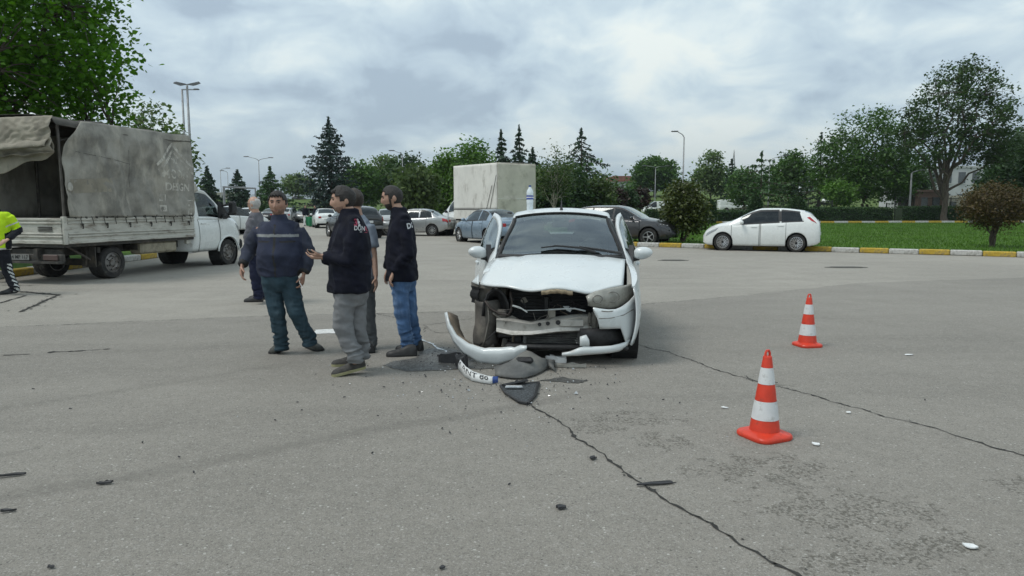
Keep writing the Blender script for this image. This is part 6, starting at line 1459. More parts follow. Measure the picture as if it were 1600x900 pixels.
def person(label, Y, J, face, torso, legs, arms, cl, hair=None, beard=None, vox=.0065, head=1.04, cat='person', feet=None, px=True, group=None, name='person'):
    def W(p): return P(p[0], p[1], Y + (p[2] if len(p) > 2 else 0)) if px else Vector(p)
    hc = W(J['head']); ft = [W(J['ankle1']), W(J['ankle2'])]; org = Vector(((ft[0].x + ft[1].x) / 2, (ft[0].y + ft[1].y) / 2, 0))
    t = thing(name, label, cat, org, 0, group); Z = lambda p: W(p) - org
    yaw, pitch = face; HM = Matrix.Translation(hc - org) @ Matrix.Rotation(yaw, 4, 'Z') @ Matrix.Rotation(pitch, 4, 'X') @ Matrix.Scale(head, 4)
    sk = cl['skin']; b = MB(); vs, fs = head_grid(56, 44, fat=cl.get('fat', 1)); b.add(vs, fs, 0, HM)
    for sd in (-1, 1): b.ell((sd * .079 * cl.get('fat', 1), .010, -.004), (.011, .021, .033), 0, HM @ Matrix.Rotation(sd * .25, 4, 'Z')); 
    nk = Z(J['neck']); b.tube([nk + Vector((0, 0, -.08)), nk, HM @ Vector((0, .015, -.075)), HM @ Vector((0, .01, -.03))], [.075, .062, .057, .05], 14)
    sh = [Z(J['sh1']), Z(J['sh2'])]; el = [Z(J['el1']), Z(J['el2'])]; wr = [Z(J['wr1']), Z(J['wr2'])]; hp_ = [Z(J['hip1']), Z(J['hip2'])]; kn = [Z(J['kn1']), Z(J['kn2'])]; an = [Z(J['ankle1']), Z(J['ankle2'])]
    mid = (hp_[0] + hp_[1]) / 2; chest = (sh[0] + sh[1]) / 2
    b.tube([mid, mid.lerp(chest, .5), chest + Vector((0, 0, -.06)), nk], [.10, .10, .10, .06], 12); b.tube([sh[0], chest, sh[1]], [.04, .07, .04], 10)
    for k in (0, 1):
        b.tube([sh[k], sh[k].lerp(el[k], .5), el[k], el[k].lerp(wr[k], .3), wr[k]], [.044, .042, .036, .036, .026], 10); b.tube([hp_[k], kn[k], kn[k].lerp(an[k], .3), an[k], an[k] + Vector((0, 0, -.05))], [.075, .052, .05, .034, .03], 10)
        hd_ = arms[k]
        if hd_: hand(b, wr[k] + (wr[k] - el[k]).normalized() * .015, Vector(hd_[0]), Vector(hd_[1]), hd_[4] if len(hd_) > 4 else 1.0, hd_[2], hd_[3])
    b.tube([hp_[0], mid, hp_[1]], [.07, .09, .07], 10)
    me = remesh(b, vox, 3, .45); 
    lipm = cl.get('lip', sk)
    face_mats(me, [sk], lambda c_, n_: 0); link(bpy.data.objects.new('body', me), t)
    # face features
    for sd in (-1, 1):
        e_ = MB(); e_.ell((sd * .031, -.081, .012), (.0125, .006, .0062), 0, HM); e_.build('eye', [mat('eye_dark', (.05, .04, .035), .2)], t, smooth=True)
        e_ = MB(); e_.tube([HM @ Vector((sd * .013, -.096, .029)), HM @ Vector((sd * .030, -.094, .035)), HM @ Vector((sd * .049, -.080, .030))], [.0045 * head, .0055 * head, .003 * head], 5); e_.build('eyebrow', [cl['hair']], t)
    e_ = MB(); e_.tube([HM @ Vector((-.022, -.0925, -.0655)), HM @ Vector((0, -.101, -.064)), HM @ Vector((.022, -.0925, -.0655))], [.003, .0045, .003], 6); e_.build('lips', [mat('lips_' + sk.name, tuple(np.array(cl['skinc']) * np.array((.72, .5, .5))), .5)], t)
    if hair:
        vs, fs = head_grid(64, 44, mask=hair['mask'], fat=cl.get('fat', 1), offf=lambda th, p: hair['t'] * (.75 + .9 * abs(mnoise.noise(p * 38)) + .35 * mnoise.noise(p * 90)) * min(1, max(.12, (p.z + .035) / .085 if abs(wrapth(th)) > .85 else (p.z - .05) / .03)) + .0015)
        h = MB().add(vs, fs, 0, HM).build('hair', [cl['hair']], t, smooth=True, fix=False); solid(h, .012, None, -1)
        if hair.get('fringe'):
            f_ = MB()
            for k in range(11): 
                th = -.75 + k * .15; a = head_pt(th % (2 * math.pi), .80, .010); c_ = head_pt(th % (2 * math.pi), .54 + .07 * math.sin(k * 2.3), .006); f_.tube([HM @ a, HM @ ((a + c_) / 2 + Vector((0, -.003, .003))), HM @ c_], [.011, .009, .002], 5)
            f_.build('fringe', [cl['hair']], h, smooth=True)
    if beard:
        vs, fs = head_grid(64, 44, mask=beard['mask'], fat=cl.get('fat', 1), offf=lambda th, p: beard['t'] * (.8 + .6 * abs(mnoise.noise(p * 60))))
        h = MB().add(vs, fs, 0, HM).build('beard', [beard['m']], t, smooth=True, fix=False); solid(h, .008, None, -1)
    # trousers
    tr = MB(); lr = legs['r']
    ring_loft(tr, [(mid + Vector((0, 0, q)), legs['rx'] * f, legs['ry'] * f, torso['yaw']) for q, f in ((-.12, .78), (-.04, .98), (.05, 1.0), (.14, .95))])
    for k in (0, 1):
        ax = (an[k] - kn[k]).normalized(); tr.tube([hp_[k] + Vector((0, 0, .04)), hp_[k].lerp(kn[k], .45), kn[k], kn[k].lerp(an[k], .5), an[k] + Vector((0, 0, .05)), an[k] + Vector((0, 0, -.045))], [lr[0], lr[0] * .9, lr[1], lr[2], lr[3], lr[3] * 1.04], 16)
    kz = [kn[0], kn[1]]; az = [an[0], an[1]]
    def rg(a, b_, c2): return .34 - abs(mnoise.noise(Vector((a, b_, c2))))
    def tdisp(c_):
        d_ = .004 * mnoise.noise(c_ * 8) + .0025 * mnoise.noise(c_ * 22)
        for q in kz: d_ += .022 * gauss((c_ - q).length, .17) * rg(c_.x * 6 + c_.z * 5, c_.y * 6, c_.z * 15)
        for q in az: d_ += .026 * gauss(c_.z - q.z - .05, .12) * rg(c_.x * 7 - c_.z * 6, c_.y * 7, c_.z * 19)
        d_ += .018 * gauss(c_.z - mid.z + .12, .15) * rg(c_.x * 11 + c_.z * 9, c_.y * 9, c_.z * 8) + .008 * rg(c_.x * 9 + c_.z * 3, c_.y * 9, c_.z * 4); return d_
    me = remesh(tr, vox * 1.4, 6, .5, tdisp); face_mats(me, cl['trousers'], cl.get('trousers_f') and (lambda c_, n_: cl['trousers_f'](c_, n_, mid, kn, an)) or (lambda c_, n_: 0)); link(bpy.data.objects.new('trousers', me), t)
    # jacket / shirt
    jk = MB(); ar = torso['arm']; hz_ = torso['hem']
    ring_loft(jk, [(Z(c_), rx, ry, torso['yaw']) for c_, rx, ry in torso['rings']])
    jk.tube([sh[0], sh[0].lerp(sh[1], .2) + Vector((0, 0, .018)), chest + Vector((0, 0, .03)), sh[0].lerp(sh[1], .8) + Vector((0, 0, .018)), sh[1]], [.064, .074, .084, .074, .064], 14)
    jk.tube([nk + Vector((0, 0, -.07)), nk + Vector((0, 0, -.01)), nk + Vector((0, 0, torso.get('collar', .02)))], [.12, .092, .080], 14)
    for k in (0, 1):
        if torso.get('short') and k in torso['short']: jk.tube([sh[k], sh[k].lerp(el[k], .5), sh[k].lerp(el[k], .8)], [ar[0], ar[0] * .98, ar[0] * .95], 14)
        else: jk.tube([sh[k], sh[k].lerp(el[k], .5), el[k], el[k].lerp(wr[k], .5), wr[k]], [ar[0] * .84, ar[0] * .92, ar[1], ar[1] * .92, ar[2]], 14)
    def jdisp(c_):
        d_ = .006 * mnoise.noise(c_ * 6) + .003 * mnoise.noise(c_ * 17)
        for q in el: d_ += .026 * gauss((c_ - q).length, .16) * rg(c_.x * 11, c_.y * 9, c_.z * 17 + c_.x * 7)
        d_ += .022 * gauss(c_.z - hz_ - .06, .16) * rg(c_.x * 6 + c_.z * 3, c_.y * 6, c_.z * 12 + 3) + .022 * rg(c_.x * 7 + c_.z * 5, c_.y * 7, c_.z * 4) - .004; return d_
    me = remesh(jk, vox * 1.4, 16, .5, jdisp); jf = cl.get('jacket_f'); face_mats(me, cl['jacket'], (lambda c_, n_: jf(c_, n_, dict(sh=sh, el=el, wr=wr, mid=mid, nk=nk))) if jf else (lambda c_, n_: 0))
    jo = bpy.data.objects.new(cl.get('jname', 'jacket'), me); link(jo, t)
    for k, fd in enumerate(feet or []):
        if fd: 
            hp2 = W(fd[0]) if px and len(fd[0]) == 3 else None; g0 = (G(*fd[0]) if px else Vector(fd[0])) - org; g0.z = 0; shoe(t, g0, fd[1], fd[2], fd[3], fd[4] if len(fd) > 4 else .285, fd[5] if len(fd) > 5 else 0, fd[6] if len(fd) > 6 else None)
    return t, jo, org, HM
SK1c = (.36, .205, .145); SK1 = skin_mat('skin_tan', SK1c); SK2c = (.42, .255, .185); SK2 = skin_mat('skin_light', SK2c)
HB = mat('hair_black', (.016, .013, .011), .55, var=.3, scale=40, bump=.8, bscale=160); HBR = mat('hair_brown', (.03, .022, .016), .55, var=.3, scale=40, bump=.8, bscale=160); HW = mat('hair_white', (.42, .41, .39), .7, var=.2, scale=40, bump=.6, bscale=160)
NAVY = cloth('navy_cloth', (.0065, .0075, .0155), .25, 6); SLATE = cloth('slate_jacket', (.032, .038, .064), .2, 5); SLATEL = cloth('slate_sleeve', (.042, .048, .070), .2, 5); REFL = cloth('grey_reflective', (.22, .23, .23), .15, 20, .5)
TEAL = cloth('dark_teal_jeans', (.028, .052, .068), .25, 7, dirt=((.05, .08, .10), .3, 6, (2, 2, .5))); GREYT = cloth('grey_trousers', (.18, .185, .19), .15, 7); GREYD = cloth('dark_grey_trousers', (.085, .09, .092), .15, 7)
JEAN = cloth('blue_jeans', (.065, .125, .24), .25, 6, dirt=((.16, .245, .38), .42, 4, (3, 3, .6))); NAVYT = cloth('navy_trousers', (.014, .017, .038), .2, 6); SHIRT = cloth('grey_blue_shirt', (.23, .265, .32), .12, 12)
VEST = cloth('grey_vest', (.125, .125, .14), .15, 8); SHOEB = mat('shoe_black', (.018, .018, .018), .6, var=.3, scale=12); SHOEO = mat('shoe_olive', (.038, .04, .034), .75, var=.3, scale=12); SOLEB = mat('sole_black', (.02, .02, .02), .8); SOLEY = mat('sole_tan', (.27, .26, .14), .8); SHOEG = mat('shoe_grey', (.045, .042, .038), .8, var=.45, scale=18)
def m_short(th, p): # hair with side hairline
    t_ = abs(wrapth(th)); return p.z > (.074 - .012 * abs(t_) if t_ < .8 else (.03 if t_ < 1.25 else (-.012 if t_ < 1.75 else -.062)))
def m_bald(th, p):
    t_ = abs(wrapth(th)); return (t_ > 1.5 and -.07 < p.z < .055) or (t_ > 2.3 and -.075 < p.z < .085)
def m_beard(th, p): 
    t_ = abs(wrapth(th)); return (t_ < 1.55 and p.z < -.045 - .0 * t_ and not (abs(p.x) < .020 and -.075 < p.z < -.058)) or (1.25 < t_ < 1.5 and p.z < .0)
def m_stub(th, p): t_ = abs(wrapth(th)); return t_ < 1.5 and p.z < -.047 and not (abs(p.x) < .02 and -.074 < p.z < -.06)
STUB = mat('stubble', (.23, .14, .105), .7, var=.25, scale=60)
# 1 man facing the camera
def jf1(c_, n_, q):
    el, wr, nk = q['el'], q['wr'], q['nk']
    z = c_[2]; p = Vector(c_)
    if n_[1] < -.15 and abs(c_[0] - nk.x) < .215 and abs(z - (nk.z - .165)) < .014: return 1
    if n_[1] < -.3 and abs(c_[0] - nk.x) < .009 and z < nk.z - .05: return 2
    if min((p - wr[0]).length, (p - wr[1]).length) < .065: return 2
    if n_[1] < -.3 and .05 < abs(c_[0] - nk.x) < .19 and abs(z - (nk.z - .225) - .15 * (abs(c_[0] - nk.x) - .12) * 0) < .007: return 2
    if abs(c_[0] - nk.x) > .245: return 3
    if z > nk.z - .13 and n_[1] < 0 and abs(c_[0] - nk.x) > .17: return 3
    return 0
LOW = (0, 0, -1)
p1, j1, o1, h1m = person('man in a slate work jacket with a grey reflective chest stripe, cigarette in hand', 7.2,
    dict(head=(434, 318.5, -.02), neck=(435, 342), sh1=(406, 358, .02), sh2=(466, 358, .02), el1=(389, 390, .07), el2=(483, 395, .06), wr1=(379, 414, -.06), wr2=(475, 427, .0), hip1=(423, 436), hip2=(450, 436), kn1=(433, 490, -.04), kn2=(464, 489, -.04), ankle1=(440, 541, .02), ankle2=(484, 534, .06)),
    (.05, .02), dict(yaw=.05, hem=.82, arm=(.078, .070, .050), collar=.05, rings=[((437, 432), .20, .145), ((436, 420), .222, .165), ((436, 398, -.03), .222, .172), ((436, 373, -.01), .212, .15), ((436, 355), .19, .125), ((436, 346), .14, .10)]),
    dict(r=(.100, .080, .070, .068), rx=.185, ry=.14), [((.12, -.5, -1), (.9, .2, .1), .55, 1, 1.08), ((-.15, -.3, -1), (-.9, -.1, 0), .75, -1, 1.08)],
    dict(skin=SK1, skinc=SK1c, hair=HB, jacket=[SLATE, REFL, SOLEB, SLATEL], jacket_f=jf1, trousers=[TEAL], fat=1.06), hair=dict(mask=m_short, t=.009, fringe=True), beard=dict(mask=m_stub, t=.0012, m=STUB), head=1.04,
    feet=[((441, 545), (-.02, -1), SHOEO, SOLEB, .30), ((482, 543), (.62, -.7), SHOEO, SOLEB, .30)])
cg = thing('cigarette', 'cigarette held by the man in the slate jacket', 'cigarette', P(471, 446, 7.1)); MB().tube([(-.012, 0, .022), (.012, -.01, -.022)], .0042, 6).build('paper', [WSH], cg)
# 2 man with phone, seen from behind
def jf2(c_, n_, q): return 0
p2, j2, o2, h2m = person('man in a black printed jacket and grey trousers holding a phone', 6.35,
    dict(head=(536, 313), neck=(547, 333), sh1=(556, 350, -.13), sh2=(535, 349, .14), el1=(543, 408, -.21), el2=(521, 404, .10), wr1=(508, 400, -.14), wr2=(505, 403, .02), hip1=(540, 455, -.08), hip2=(556, 455, .08), kn1=(535, 508, -.11), kn2=(558, 508, .05), ankle1=(555, 560, -.10), ankle2=(566, 552, .12)),
    (R(-78), .10), dict(yaw=R(-62), hem=.75, arm=(.080, .068, .054), collar=.05, rings=[((545, 456), .225, .19), ((546, 440), .232, .195), ((548, 410), .225, .185), ((549, 380), .222, .17), ((549, 357), .20, .14), ((549, 344), .14, .10)]),
    dict(r=(.102, .082, .070, .068), rx=.172, ry=.16), [((-1, .05, .12), (.1, .1, .9), .55, -1, 1.0), ((-1, 0, .1), (.1, .1, .9), .5, 1, 1.0)],
    dict(skin=SK2, skinc=SK2c, hair=HB, jacket=[NAVY], trousers=[GREYT]), hair=dict(mask=m_short, t=.010, fringe=True), beard=dict(mask=m_stub, t=.0012, m=STUB), head=1.02,
    feet=[((572, 584), (-.93, -.36), SHOEG, SOLEY, .31, .18, GREYD), ((566, 570), (-.85, -.2), SHOEG, SOLEY, .29)])
ph = thing('phone', 'dark phone held by the man in the printed jacket', 'phone', P(494, 394.5, 6.22), R(8)); MB().box((0, 0, 0), (.15, .07, .012), bev=.004, M=Matrix.Rotation(R(20), 4, 'Y')).build('case', [BLACKP], ph)
# prints on the backs
def back_print(jo, org, px, py, Y, txt, size, m, parent, name, dirv=None, tilt=0, bold=.0):
    bv = BVHTree.FromPolygons([v_.co.copy() for v_ in jo.data.vertices], [tuple(p.vertices) for p in jo.data.polygons]); c0 = P(px, py, Y) - org; d = (P(px, py, Y) - CP).normalized()
    vs, fs = subdiv_poly(*(text_mesh(txt, size, bold) if isinstance(txt, str) else txt)); x_ = Vector((1, 0, 0)); u_ = Vector((0, 0, 1)); ct, st = math.cos(tilt), math.sin(tilt); out = []; ok = []
    for v_ in vs:
        q = c0 + x_ * (v_.x * ct - v_.y * st) * .8 + u_ * (v_.x * st + v_.y * ct) - d * 1.0; h = bv.ray_cast(q, d, 2.5); out.append((h[0] - d * .008) if h[0] is not None else q); ok.append(h[0] is not None)
    mesh_obj(name, out, [f for f in fs if all(ok[i] for i in f)], [m], parent)
PW = mat('print_white', (.55, .56, .58), .7); PR = mat('print_red', (.26, .02, .055), .7)
back_print(j2, o2, 562, 357, 6.35, 'DUN', .055, PW, j2, 'back_print', tilt=R(-3), bold=.001); back_print(j2, o2, 573.5, 358, 6.35, 'AR', .055, PR, j2, 'back_print', tilt=R(-6), bold=.002)
back_print(j2, o2, 556, 348, 6.35, '3', .085, PR, j2, 'back_emblem', bold=.003)
for x, y in ((558.5, 343.5), (560.5, 347), (561.5, 351.5)): back_print(j2, o2, x, y, 6.35, 'o', .026, PW, j2, 'back_emblem_dot', bold=.006)
back_print(j2, o2, 564, 361.8, 6.35, '--', .04, PW, j2, 'back_line', bold=.001); back_print(j2, o2, 572, 362.5, 6.35, '--', .05, PR, j2, 'back_line', bold=.001)
# 3 man half hidden behind him
p3, j3, o3, h3m = person('man in a grey-blue shirt standing behind the man with the phone', 7.45,
    dict(head=(554, 314), neck=(558, 338), sh1=(541, 354, .03), sh2=(574, 352, -.02), el1=(536, 398, .05), el2=(584, 397, -.02), wr1=(540, 430, -.02), wr2=(587, 431, -.08), hip1=(552, 442, .04), hip2=(571, 442, -.03), kn1=(553, 492), kn2=(575, 494), ankle1=(555, 545), ankle2=(578, 540)),
    (R(-140), .05), dict(yaw=R(28), hem=.80, arm=(.078, .062, .048), short=(1,), collar=.02, rings=[((561, 445), .19, .14), ((561, 420), .20, .15), ((559, 390), .20, .145), ((559, 365), .19, .12), ((559, 350), .14, .10)]),
    dict(r=(.098, .08, .072, .072), rx=.165, ry=.14), [None, ((.08, -.35, -1), (-.9, 0, 0), .35, -1, 1.02)],
    dict(skin=SK2, skinc=SK2c, hair=HBR, jacket=[SHIRT], trousers=[GREYD], jname='shirt'), hair=dict(mask=m_short, t=.010), head=1.02, vox=.008,
    feet=[((556, 552), (-.5, .8), SHOEB, SOLEB), ((580, 553), (-.3, .9), SHOEB, SOLEB)])
# 4 bearded man in jeans
def jf4(c_, n_, q): return 0
p4, j4, o4, h4m = person('bearded man in a black jacket and blue jeans looking down, hand in pocket', 7.3,
    dict(head=(612.5, 309.5), neck=(624, 331), sh1=(633, 345, -.14), sh2=(618, 345, .14), el1=(637, 398, -.19), el2=(613, 394, .17), wr1=(616, 424, -.16), wr2=(606, 420, .12), hip1=(623, 436, -.08), hip2=(635, 436, .08), kn1=(628, 488, -.11), kn2=(641, 487, .06), ankle1=(637, 538, -.08), ankle2=(648, 531, .10)),
    (R(-86), .16), dict(yaw=R(-76), hem=.77, arm=(.078, .066, .052), collar=.05, rings=[((628, 438), .20, .168), ((628, 425), .205, .17), ((627, 400), .20, .165), ((627, 372), .20, .155), ((627, 351), .185, .125), ((626, 339), .13, .095)]),
    dict(r=(.093, .075, .065, .063), rx=.158, ry=.145), [((-.35, -.2, -1), (.5, .1, 0), .7, -1, 1.0), ((-.3, .1, -1), (.5, 0, 0), .6, 1, 1.0)],
    dict(skin=SK2, skinc=SK2c, hair=HB, jacket=[NAVY], trousers=[JEAN]), hair=dict(mask=m_short, t=.005), beard=dict(mask=m_beard, t=.005, m=mat('beard_dark', (.035, .025, .02), .7, var=.4, scale=60, bump=.8, bscale=160)), head=1.04,
    feet=[((652, 556), (-.98, -.12), SHOEB, SOLEB, .315), ((662, 548), (-.95, .05), SHOEB, SOLEB, .30)])
back_print(j4, o4, 643, 352, 7.3, 'DIT', .075, PW, j4, 'back_print', tilt=R(14), bold=.003)
# 5 bald old man
p5, j5, o5, h5m = person('bald white-haired man in glasses and a grey vest behind the slate jacket man', 11.1,
    dict(head=(396.5, 319.5), neck=(400, 334), sh1=(393, 342.5, -.16), sh2=(405, 342, .16), el1=(388, 369, -.22), el2=(396, 369, .2), wr1=(387, 391, -.2), wr2=(392, 390, .15), hip1=(398, 396, -.08), hip2=(404, 396, .08), kn1=(399, 431, -.08), kn2=(405, 431, .06), ankle1=(404, 463, -.08), ankle2=(409, 460, .10)),
    (R(-112), .02), dict(yaw=R(-68), hem=.78, arm=(.08, .068, .052), collar=.03, rings=[((401, 398), .20, .17), ((400, 388), .21, .185), ((400, 372), .205, .18), ((400, 356), .195, .155), ((400, 345), .17, .12), ((400, 339), .12, .09)]),
    dict(r=(.10, .082, .074, .074), rx=.165, ry=.155), [((-.05, 0, -1), (.5, .3, 0), .5, -1, 1.0), None],
    dict(skin=SK2, skinc=SK2c, hair=HW, jacket=[VEST], trousers=[NAVYT]), hair=dict(mask=m_bald, t=.008), head=1.02, vox=.009,
    feet=[((411, 471.5), (-1, -.05), SHOEB, SOLEB, .30), ((416, 468), (-1, .1), SHOEB, SOLEB, .30)])
g_ = MB()
for sd in (-1, 1):
    g_.tube([h5m @ Vector((sd * .034 + .02 * math.cos(a), -.104, .010 + .015 * math.sin(a))) for a in np.linspace(0, 2 * math.pi, 14)], .003, 4, cap=False); g_.tube([h5m @ Vector((sd * .055, -.10, .014)), h5m @ Vector((sd * .083, -.04, .014)), h5m @ Vector((sd * .084, .02, .006))], .003, 4)
gl_ = g_.build('glasses', [BLACKP]); gl_.location = o5; tag(gl_, 'thin dark-rimmed glasses worn by the bald man', 'glasses')
# 6 traffic officer at the left edge
HV = cloth('hi_vis', (.48, .72, .02), .12, 6); HV.node_tree.nodes['Principled BSDF'].inputs['Specular IOR Level'].default_value = .3; REF2 = cloth('reflective_silver', (.50, .52, .50), .15, 20, .4); DKN = cloth('uniform_black', (.012, .013, .018), .25, 8)
def jf6(c_, n_, q):
    p = Vector(c_); el, wr, sh, nk = q['el'], q['wr'], q['sh'], q['nk']
    for k in ((1,) if p.x > nk.x else (0,)):
        a = (el[k] - sh[k]); t_ = (p - sh[k]).dot(a) / a.length_squared
        if t_ > .84 or (p - wr[k]).length < (p - el[k]).length: 
            if (p - sh[k]).length > .22 and abs(p.x - nk.x) > .2: return 1
        if .45 < t_ < .53 and abs(p.x - nk.x) > .22: return 2
    if abs(p.z - (q['mid'].z + .03)) < .03: return 2
    if p.z < nk.z - .30 and p.x < nk.x + .10: return 1
    if p.z > nk.z - .02: return 1
    return 0
def tf6(c_, n_, mid, kn, an):
    p = Vector(c_)
    for k in (0, 1):
        if an[k].z - .02 < p.z < kn[k].z + .14 and n_[0] > .30 and n_[1] < .45:
            u_ = (p.z * 14 + (p.y) * 9) % 1
            if u_ < .5 and .15 < n_[0] and abs(n_[1] + .25) < .45: return 1
    return 0
p6, j6, o6, h6m = person('traffic officer in a yellow hi-vis jacket and black trousers with silver chevrons', 12.2,
    dict(head=(-13, 311), neck=(-8, 329), sh1=(-22, 338), sh2=(14, 338, -.03), el1=(-34, 362, .1), el2=(29, 360, .06), wr1=(-22, 374, -.2), wr2=(12, 374, -.22), hip1=(-14, 392), hip2=(4, 392), kn1=(-14, 425), kn2=(12, 425), ankle1=(-20, 455), ankle2=(23, 452)),
    (R(-20), 0), dict(yaw=R(-10), hem=.80, arm=(.09, .07, .05), collar=.04, rings=[((-1, 390), .20, .15), ((-2, 380), .21, .16), ((-2, 362), .215, .16), ((-3, 346), .205, .14), ((-3, 337), .17, .12), ((-3, 332), .12, .09)]),
    dict(r=(.105, .082, .072, .066), rx=.18, ry=.14), [((.5, -.5, -.6), (.2, .5, 0), .4, 1, 1.0), ((-.6, -.5, -.5), (.2, .5, 0), .4, -1, 1.0)],
    dict(skin=SK2, skinc=SK2c, hair=HB, jacket=[HV, DKN, REF2], jacket_f=jf6, trousers=[DKN, REF2], trousers_f=tf6), hair=dict(mask=m_short, t=.010), vox=.009,
    feet=[((-20, 459), (-.4, -.9), SHOEB, SOLEB, .31), ((25, 457.5), (-.25, -.95), SHOEB, SOLEB, .31)])
# people by the green bin, far off
def far_person(label, px, py, h, jm, tm, yaw):
    g0 = G(px, py); c_, s_ = math.cos(yaw), math.sin(yaw)
    def w3(x, y, z): return (g0.x + x * c_ - y * s_, g0.y + x * s_ + y * c_, z * h / 1.75)
    J = dict(head=w3(0, 0, 1.62), neck=w3(0, .02, 1.47), sh1=w3(-.17, .02, 1.41), sh2=w3(.17, .02, 1.41), el1=w3(-.22, .04, 1.12), el2=w3(.22, .04, 1.12), wr1=w3(-.2, -.08, .88), wr2=w3(.2, -.08, .88), hip1=w3(-.09, 0, .9), hip2=w3(.09, 0, .9), kn1=w3(-.1, -.02, .5), kn2=w3(.1, .02, .5), ankle1=w3(-.1, .03, .09), ankle2=w3(.1, .06, .09))
    person(label, 0, J, (yaw, 0), dict(yaw=yaw, hem=.85 * h / 1.75, arm=(.078, .065, .05), rings=[(w3(0, 0, .84), .19, .14), (w3(0, 0, 1.1), .2, .14), (w3(0, 0, 1.36), .19, .12), (w3(0, 0, 1.45), .1, .09)]), dict(r=(.1, .08, .07, .065), rx=.17, ry=.13), [((0, 0, -1), (0, -1, 0), .4, 1), ((0, 0, -1), (0, -1, 0), .4, -1)],
        dict(skin=SK2, skinc=SK2c, hair=HB, jacket=[jm], trousers=[tm]), hair=dict(mask=m_short, t=.01), vox=.016, px=False, group='people by the green bin', feet=[(w3(-.1, .1, 0), (s_, -c_), SHOEB, SOLEB), (w3(.1, .1, 0), (s_, -c_), SHOEB, SOLEB)])
far_person('distant person in a black top and white trousers beside the green bin', 478, 353, 1.72, NAVY, WSH, R(30)); far_person('distant person all in black close to the green bin', 493, 353.5, 1.7, NAVY, NAVYT, R(-40))
# ================================================================ CONES, LAMPS, BUILDINGS
ORNG = mat('cone_orange', (.62, .045, .018), .45, var=.10, scale=10, dirt=((.28, .05, .03), .2, 12, None)); CWH = mat('cone_white', (.62, .63, .63), .4, var=.06, scale=14, dirt=((.4, .4, .38), .25, 14, None))
def cone(label, px, py, rz, h, bw):
    g0 = G(px, py); t = thing('traffic_cone', label, 'traffic cone', (g0.x, g0.y, .004), rz, 'traffic cones on the road')
    def rsq(w_, r, z, n=6):
        out = []
        for cx_, cy_, a0 in ((1, 1, 0), (-1, 1, 90), (-1, -1, 180), (1, -1, 270)):
            for k in range(n): a = R(a0 + 90 * k / (n - 1)); out.append(Vector((cx_ * (w_ - r) + r * math.cos(a), cy_ * (w_ - r) + r * math.sin(a), z)))
        return out
    w_ = bw / 2; rows = [rsq(w_ * .97, .07, 0), rsq(w_, .07, .008), rsq(w_, .07, .022), rsq(w_ * .96, .07, .032), rsq(w_ * .70, .10, .05)]
    b = MB(); b.grid(rows, close=True); n = 24; b.f.append(tuple(range(n))); b.m.append(0); b.f.append(tuple(4 * n + k for k in range(n))); b.m.append(0); b.build('base', [ORNG], t, smooth=35)
    r0, r1 = .098, .028; z0, z1 = .045, h - .05; rr = lambda f: r0 + (r1 - r0) * f
    def band(a, c, nm, m, e_=0): MB().lathe([(rr(a) + e_, z0 + (z1 - z0) * a), (rr((a + c) / 2) + e_ + .001, z0 + (z1 - z0) * (a + c) / 2), (rr(c) + e_, z0 + (z1 - z0) * c)], 28).build(nm, [m], t, smooth=True)
    for a, c, nm, m, e_ in ((0, .17, 'body', ORNG, 0), (.17, .42, 'reflective_band', CWH, .002), (.42, .65, 'body', ORNG, 0), (.65, .87, 'reflective_band', CWH, .002), (.87, 1.0, 'body', ORNG, 0)): band(a, c, nm, m, e_)
    c = MB(); c.lathe([(.030, z1), (.026, z1 + .012), (.001, z1 + .014)], 20); c.tube([(-.018, 0, z1), (-.018, 0, h - .02), (-.008, 0, h - .002), (.008, 0, h - .002), (.018, 0, h - .02), (.018, 0, z1)], .008, 6); c.build('handle', [ORNG], t, smooth=40)
    return t
cone('orange and white traffic cone standing beside the long road crack', 1194, 683, R(24), .585, .29); cone('orange and white traffic cone standing alone on the darker asphalt', 1261, 541, R(12), .575, .265)
GALV = mat('galvanised', (.24, .25, .255), .55, .4, var=.15, scale=3); LHEAD = mat('lamp_head', (.12, .125, .13), .5, .3)
def lamp(label, px, ytop, Y, arms, r=.09, rise=.5):
    b_ = base(px, Y); H = top_h(px, ytop, Y); t = thing('street_lamp', label, 'street lamp', b_)
    MB().tube([(0, 0, -.1), (0, 0, 1.0), (0, 0, H - rise)], [r, r * .9, r * .55], 8).build('pole', [GALV], t, smooth=True)
    for dx, dz in arms:
        MB().tube([(0, 0, H - rise - .05), (dx * .25, 0, H - rise + dz * .45), (dx, 0, H - rise + dz)], [r * .5, r * .42, r * .36], 6).build('arm', [GALV], t, smooth=True)
        m_ = MB(); m_.box((dx + math.copysign(.3, dx), 0, H - rise + dz + .03), (.72, .26, .12), bev=.04); m_.build('lamp_head', [LHEAD], t)
lamp('tall single-arm street lamp above the glossy bush', 1066, 205, 75, [(-.7, .55)], .11, .6)
lamp('double-armed street lamp behind the small firs', 407, 245, 105, [(-1.5, .5), (1.5, .35)], .10, .5)
lamp('street lamp with one arm above the bearded man', 630, 235, 88, [(-1.0, .5)], .09, .55)
lamp('street lamp rising behind the upright green trees', 765, 229, 80, [(-.8, .4)], .08, .5)
lamp('double-armed lamp in front of the round dense tree', 1023, 259, 118, [(-1.6, .3), (1.6, .25)], .09, .3)
lamp('street lamp with a long arm above the cedar', 1200, 243, 86, [(1.6, .6)], .08, .6)
lamp('thin street lamp left of the steel frame', 347, 262, 120, [(1.0, .3)], .08, .4); lamp('thin lamp just right of the steel frame', 358, 266, 130, [(-.7, .3)], .08, .4)
lamp('lamp post showing behind the forked limbs of the open-crowned tree', 1421, 265, 80, [(.8, .3)], .16, .4)
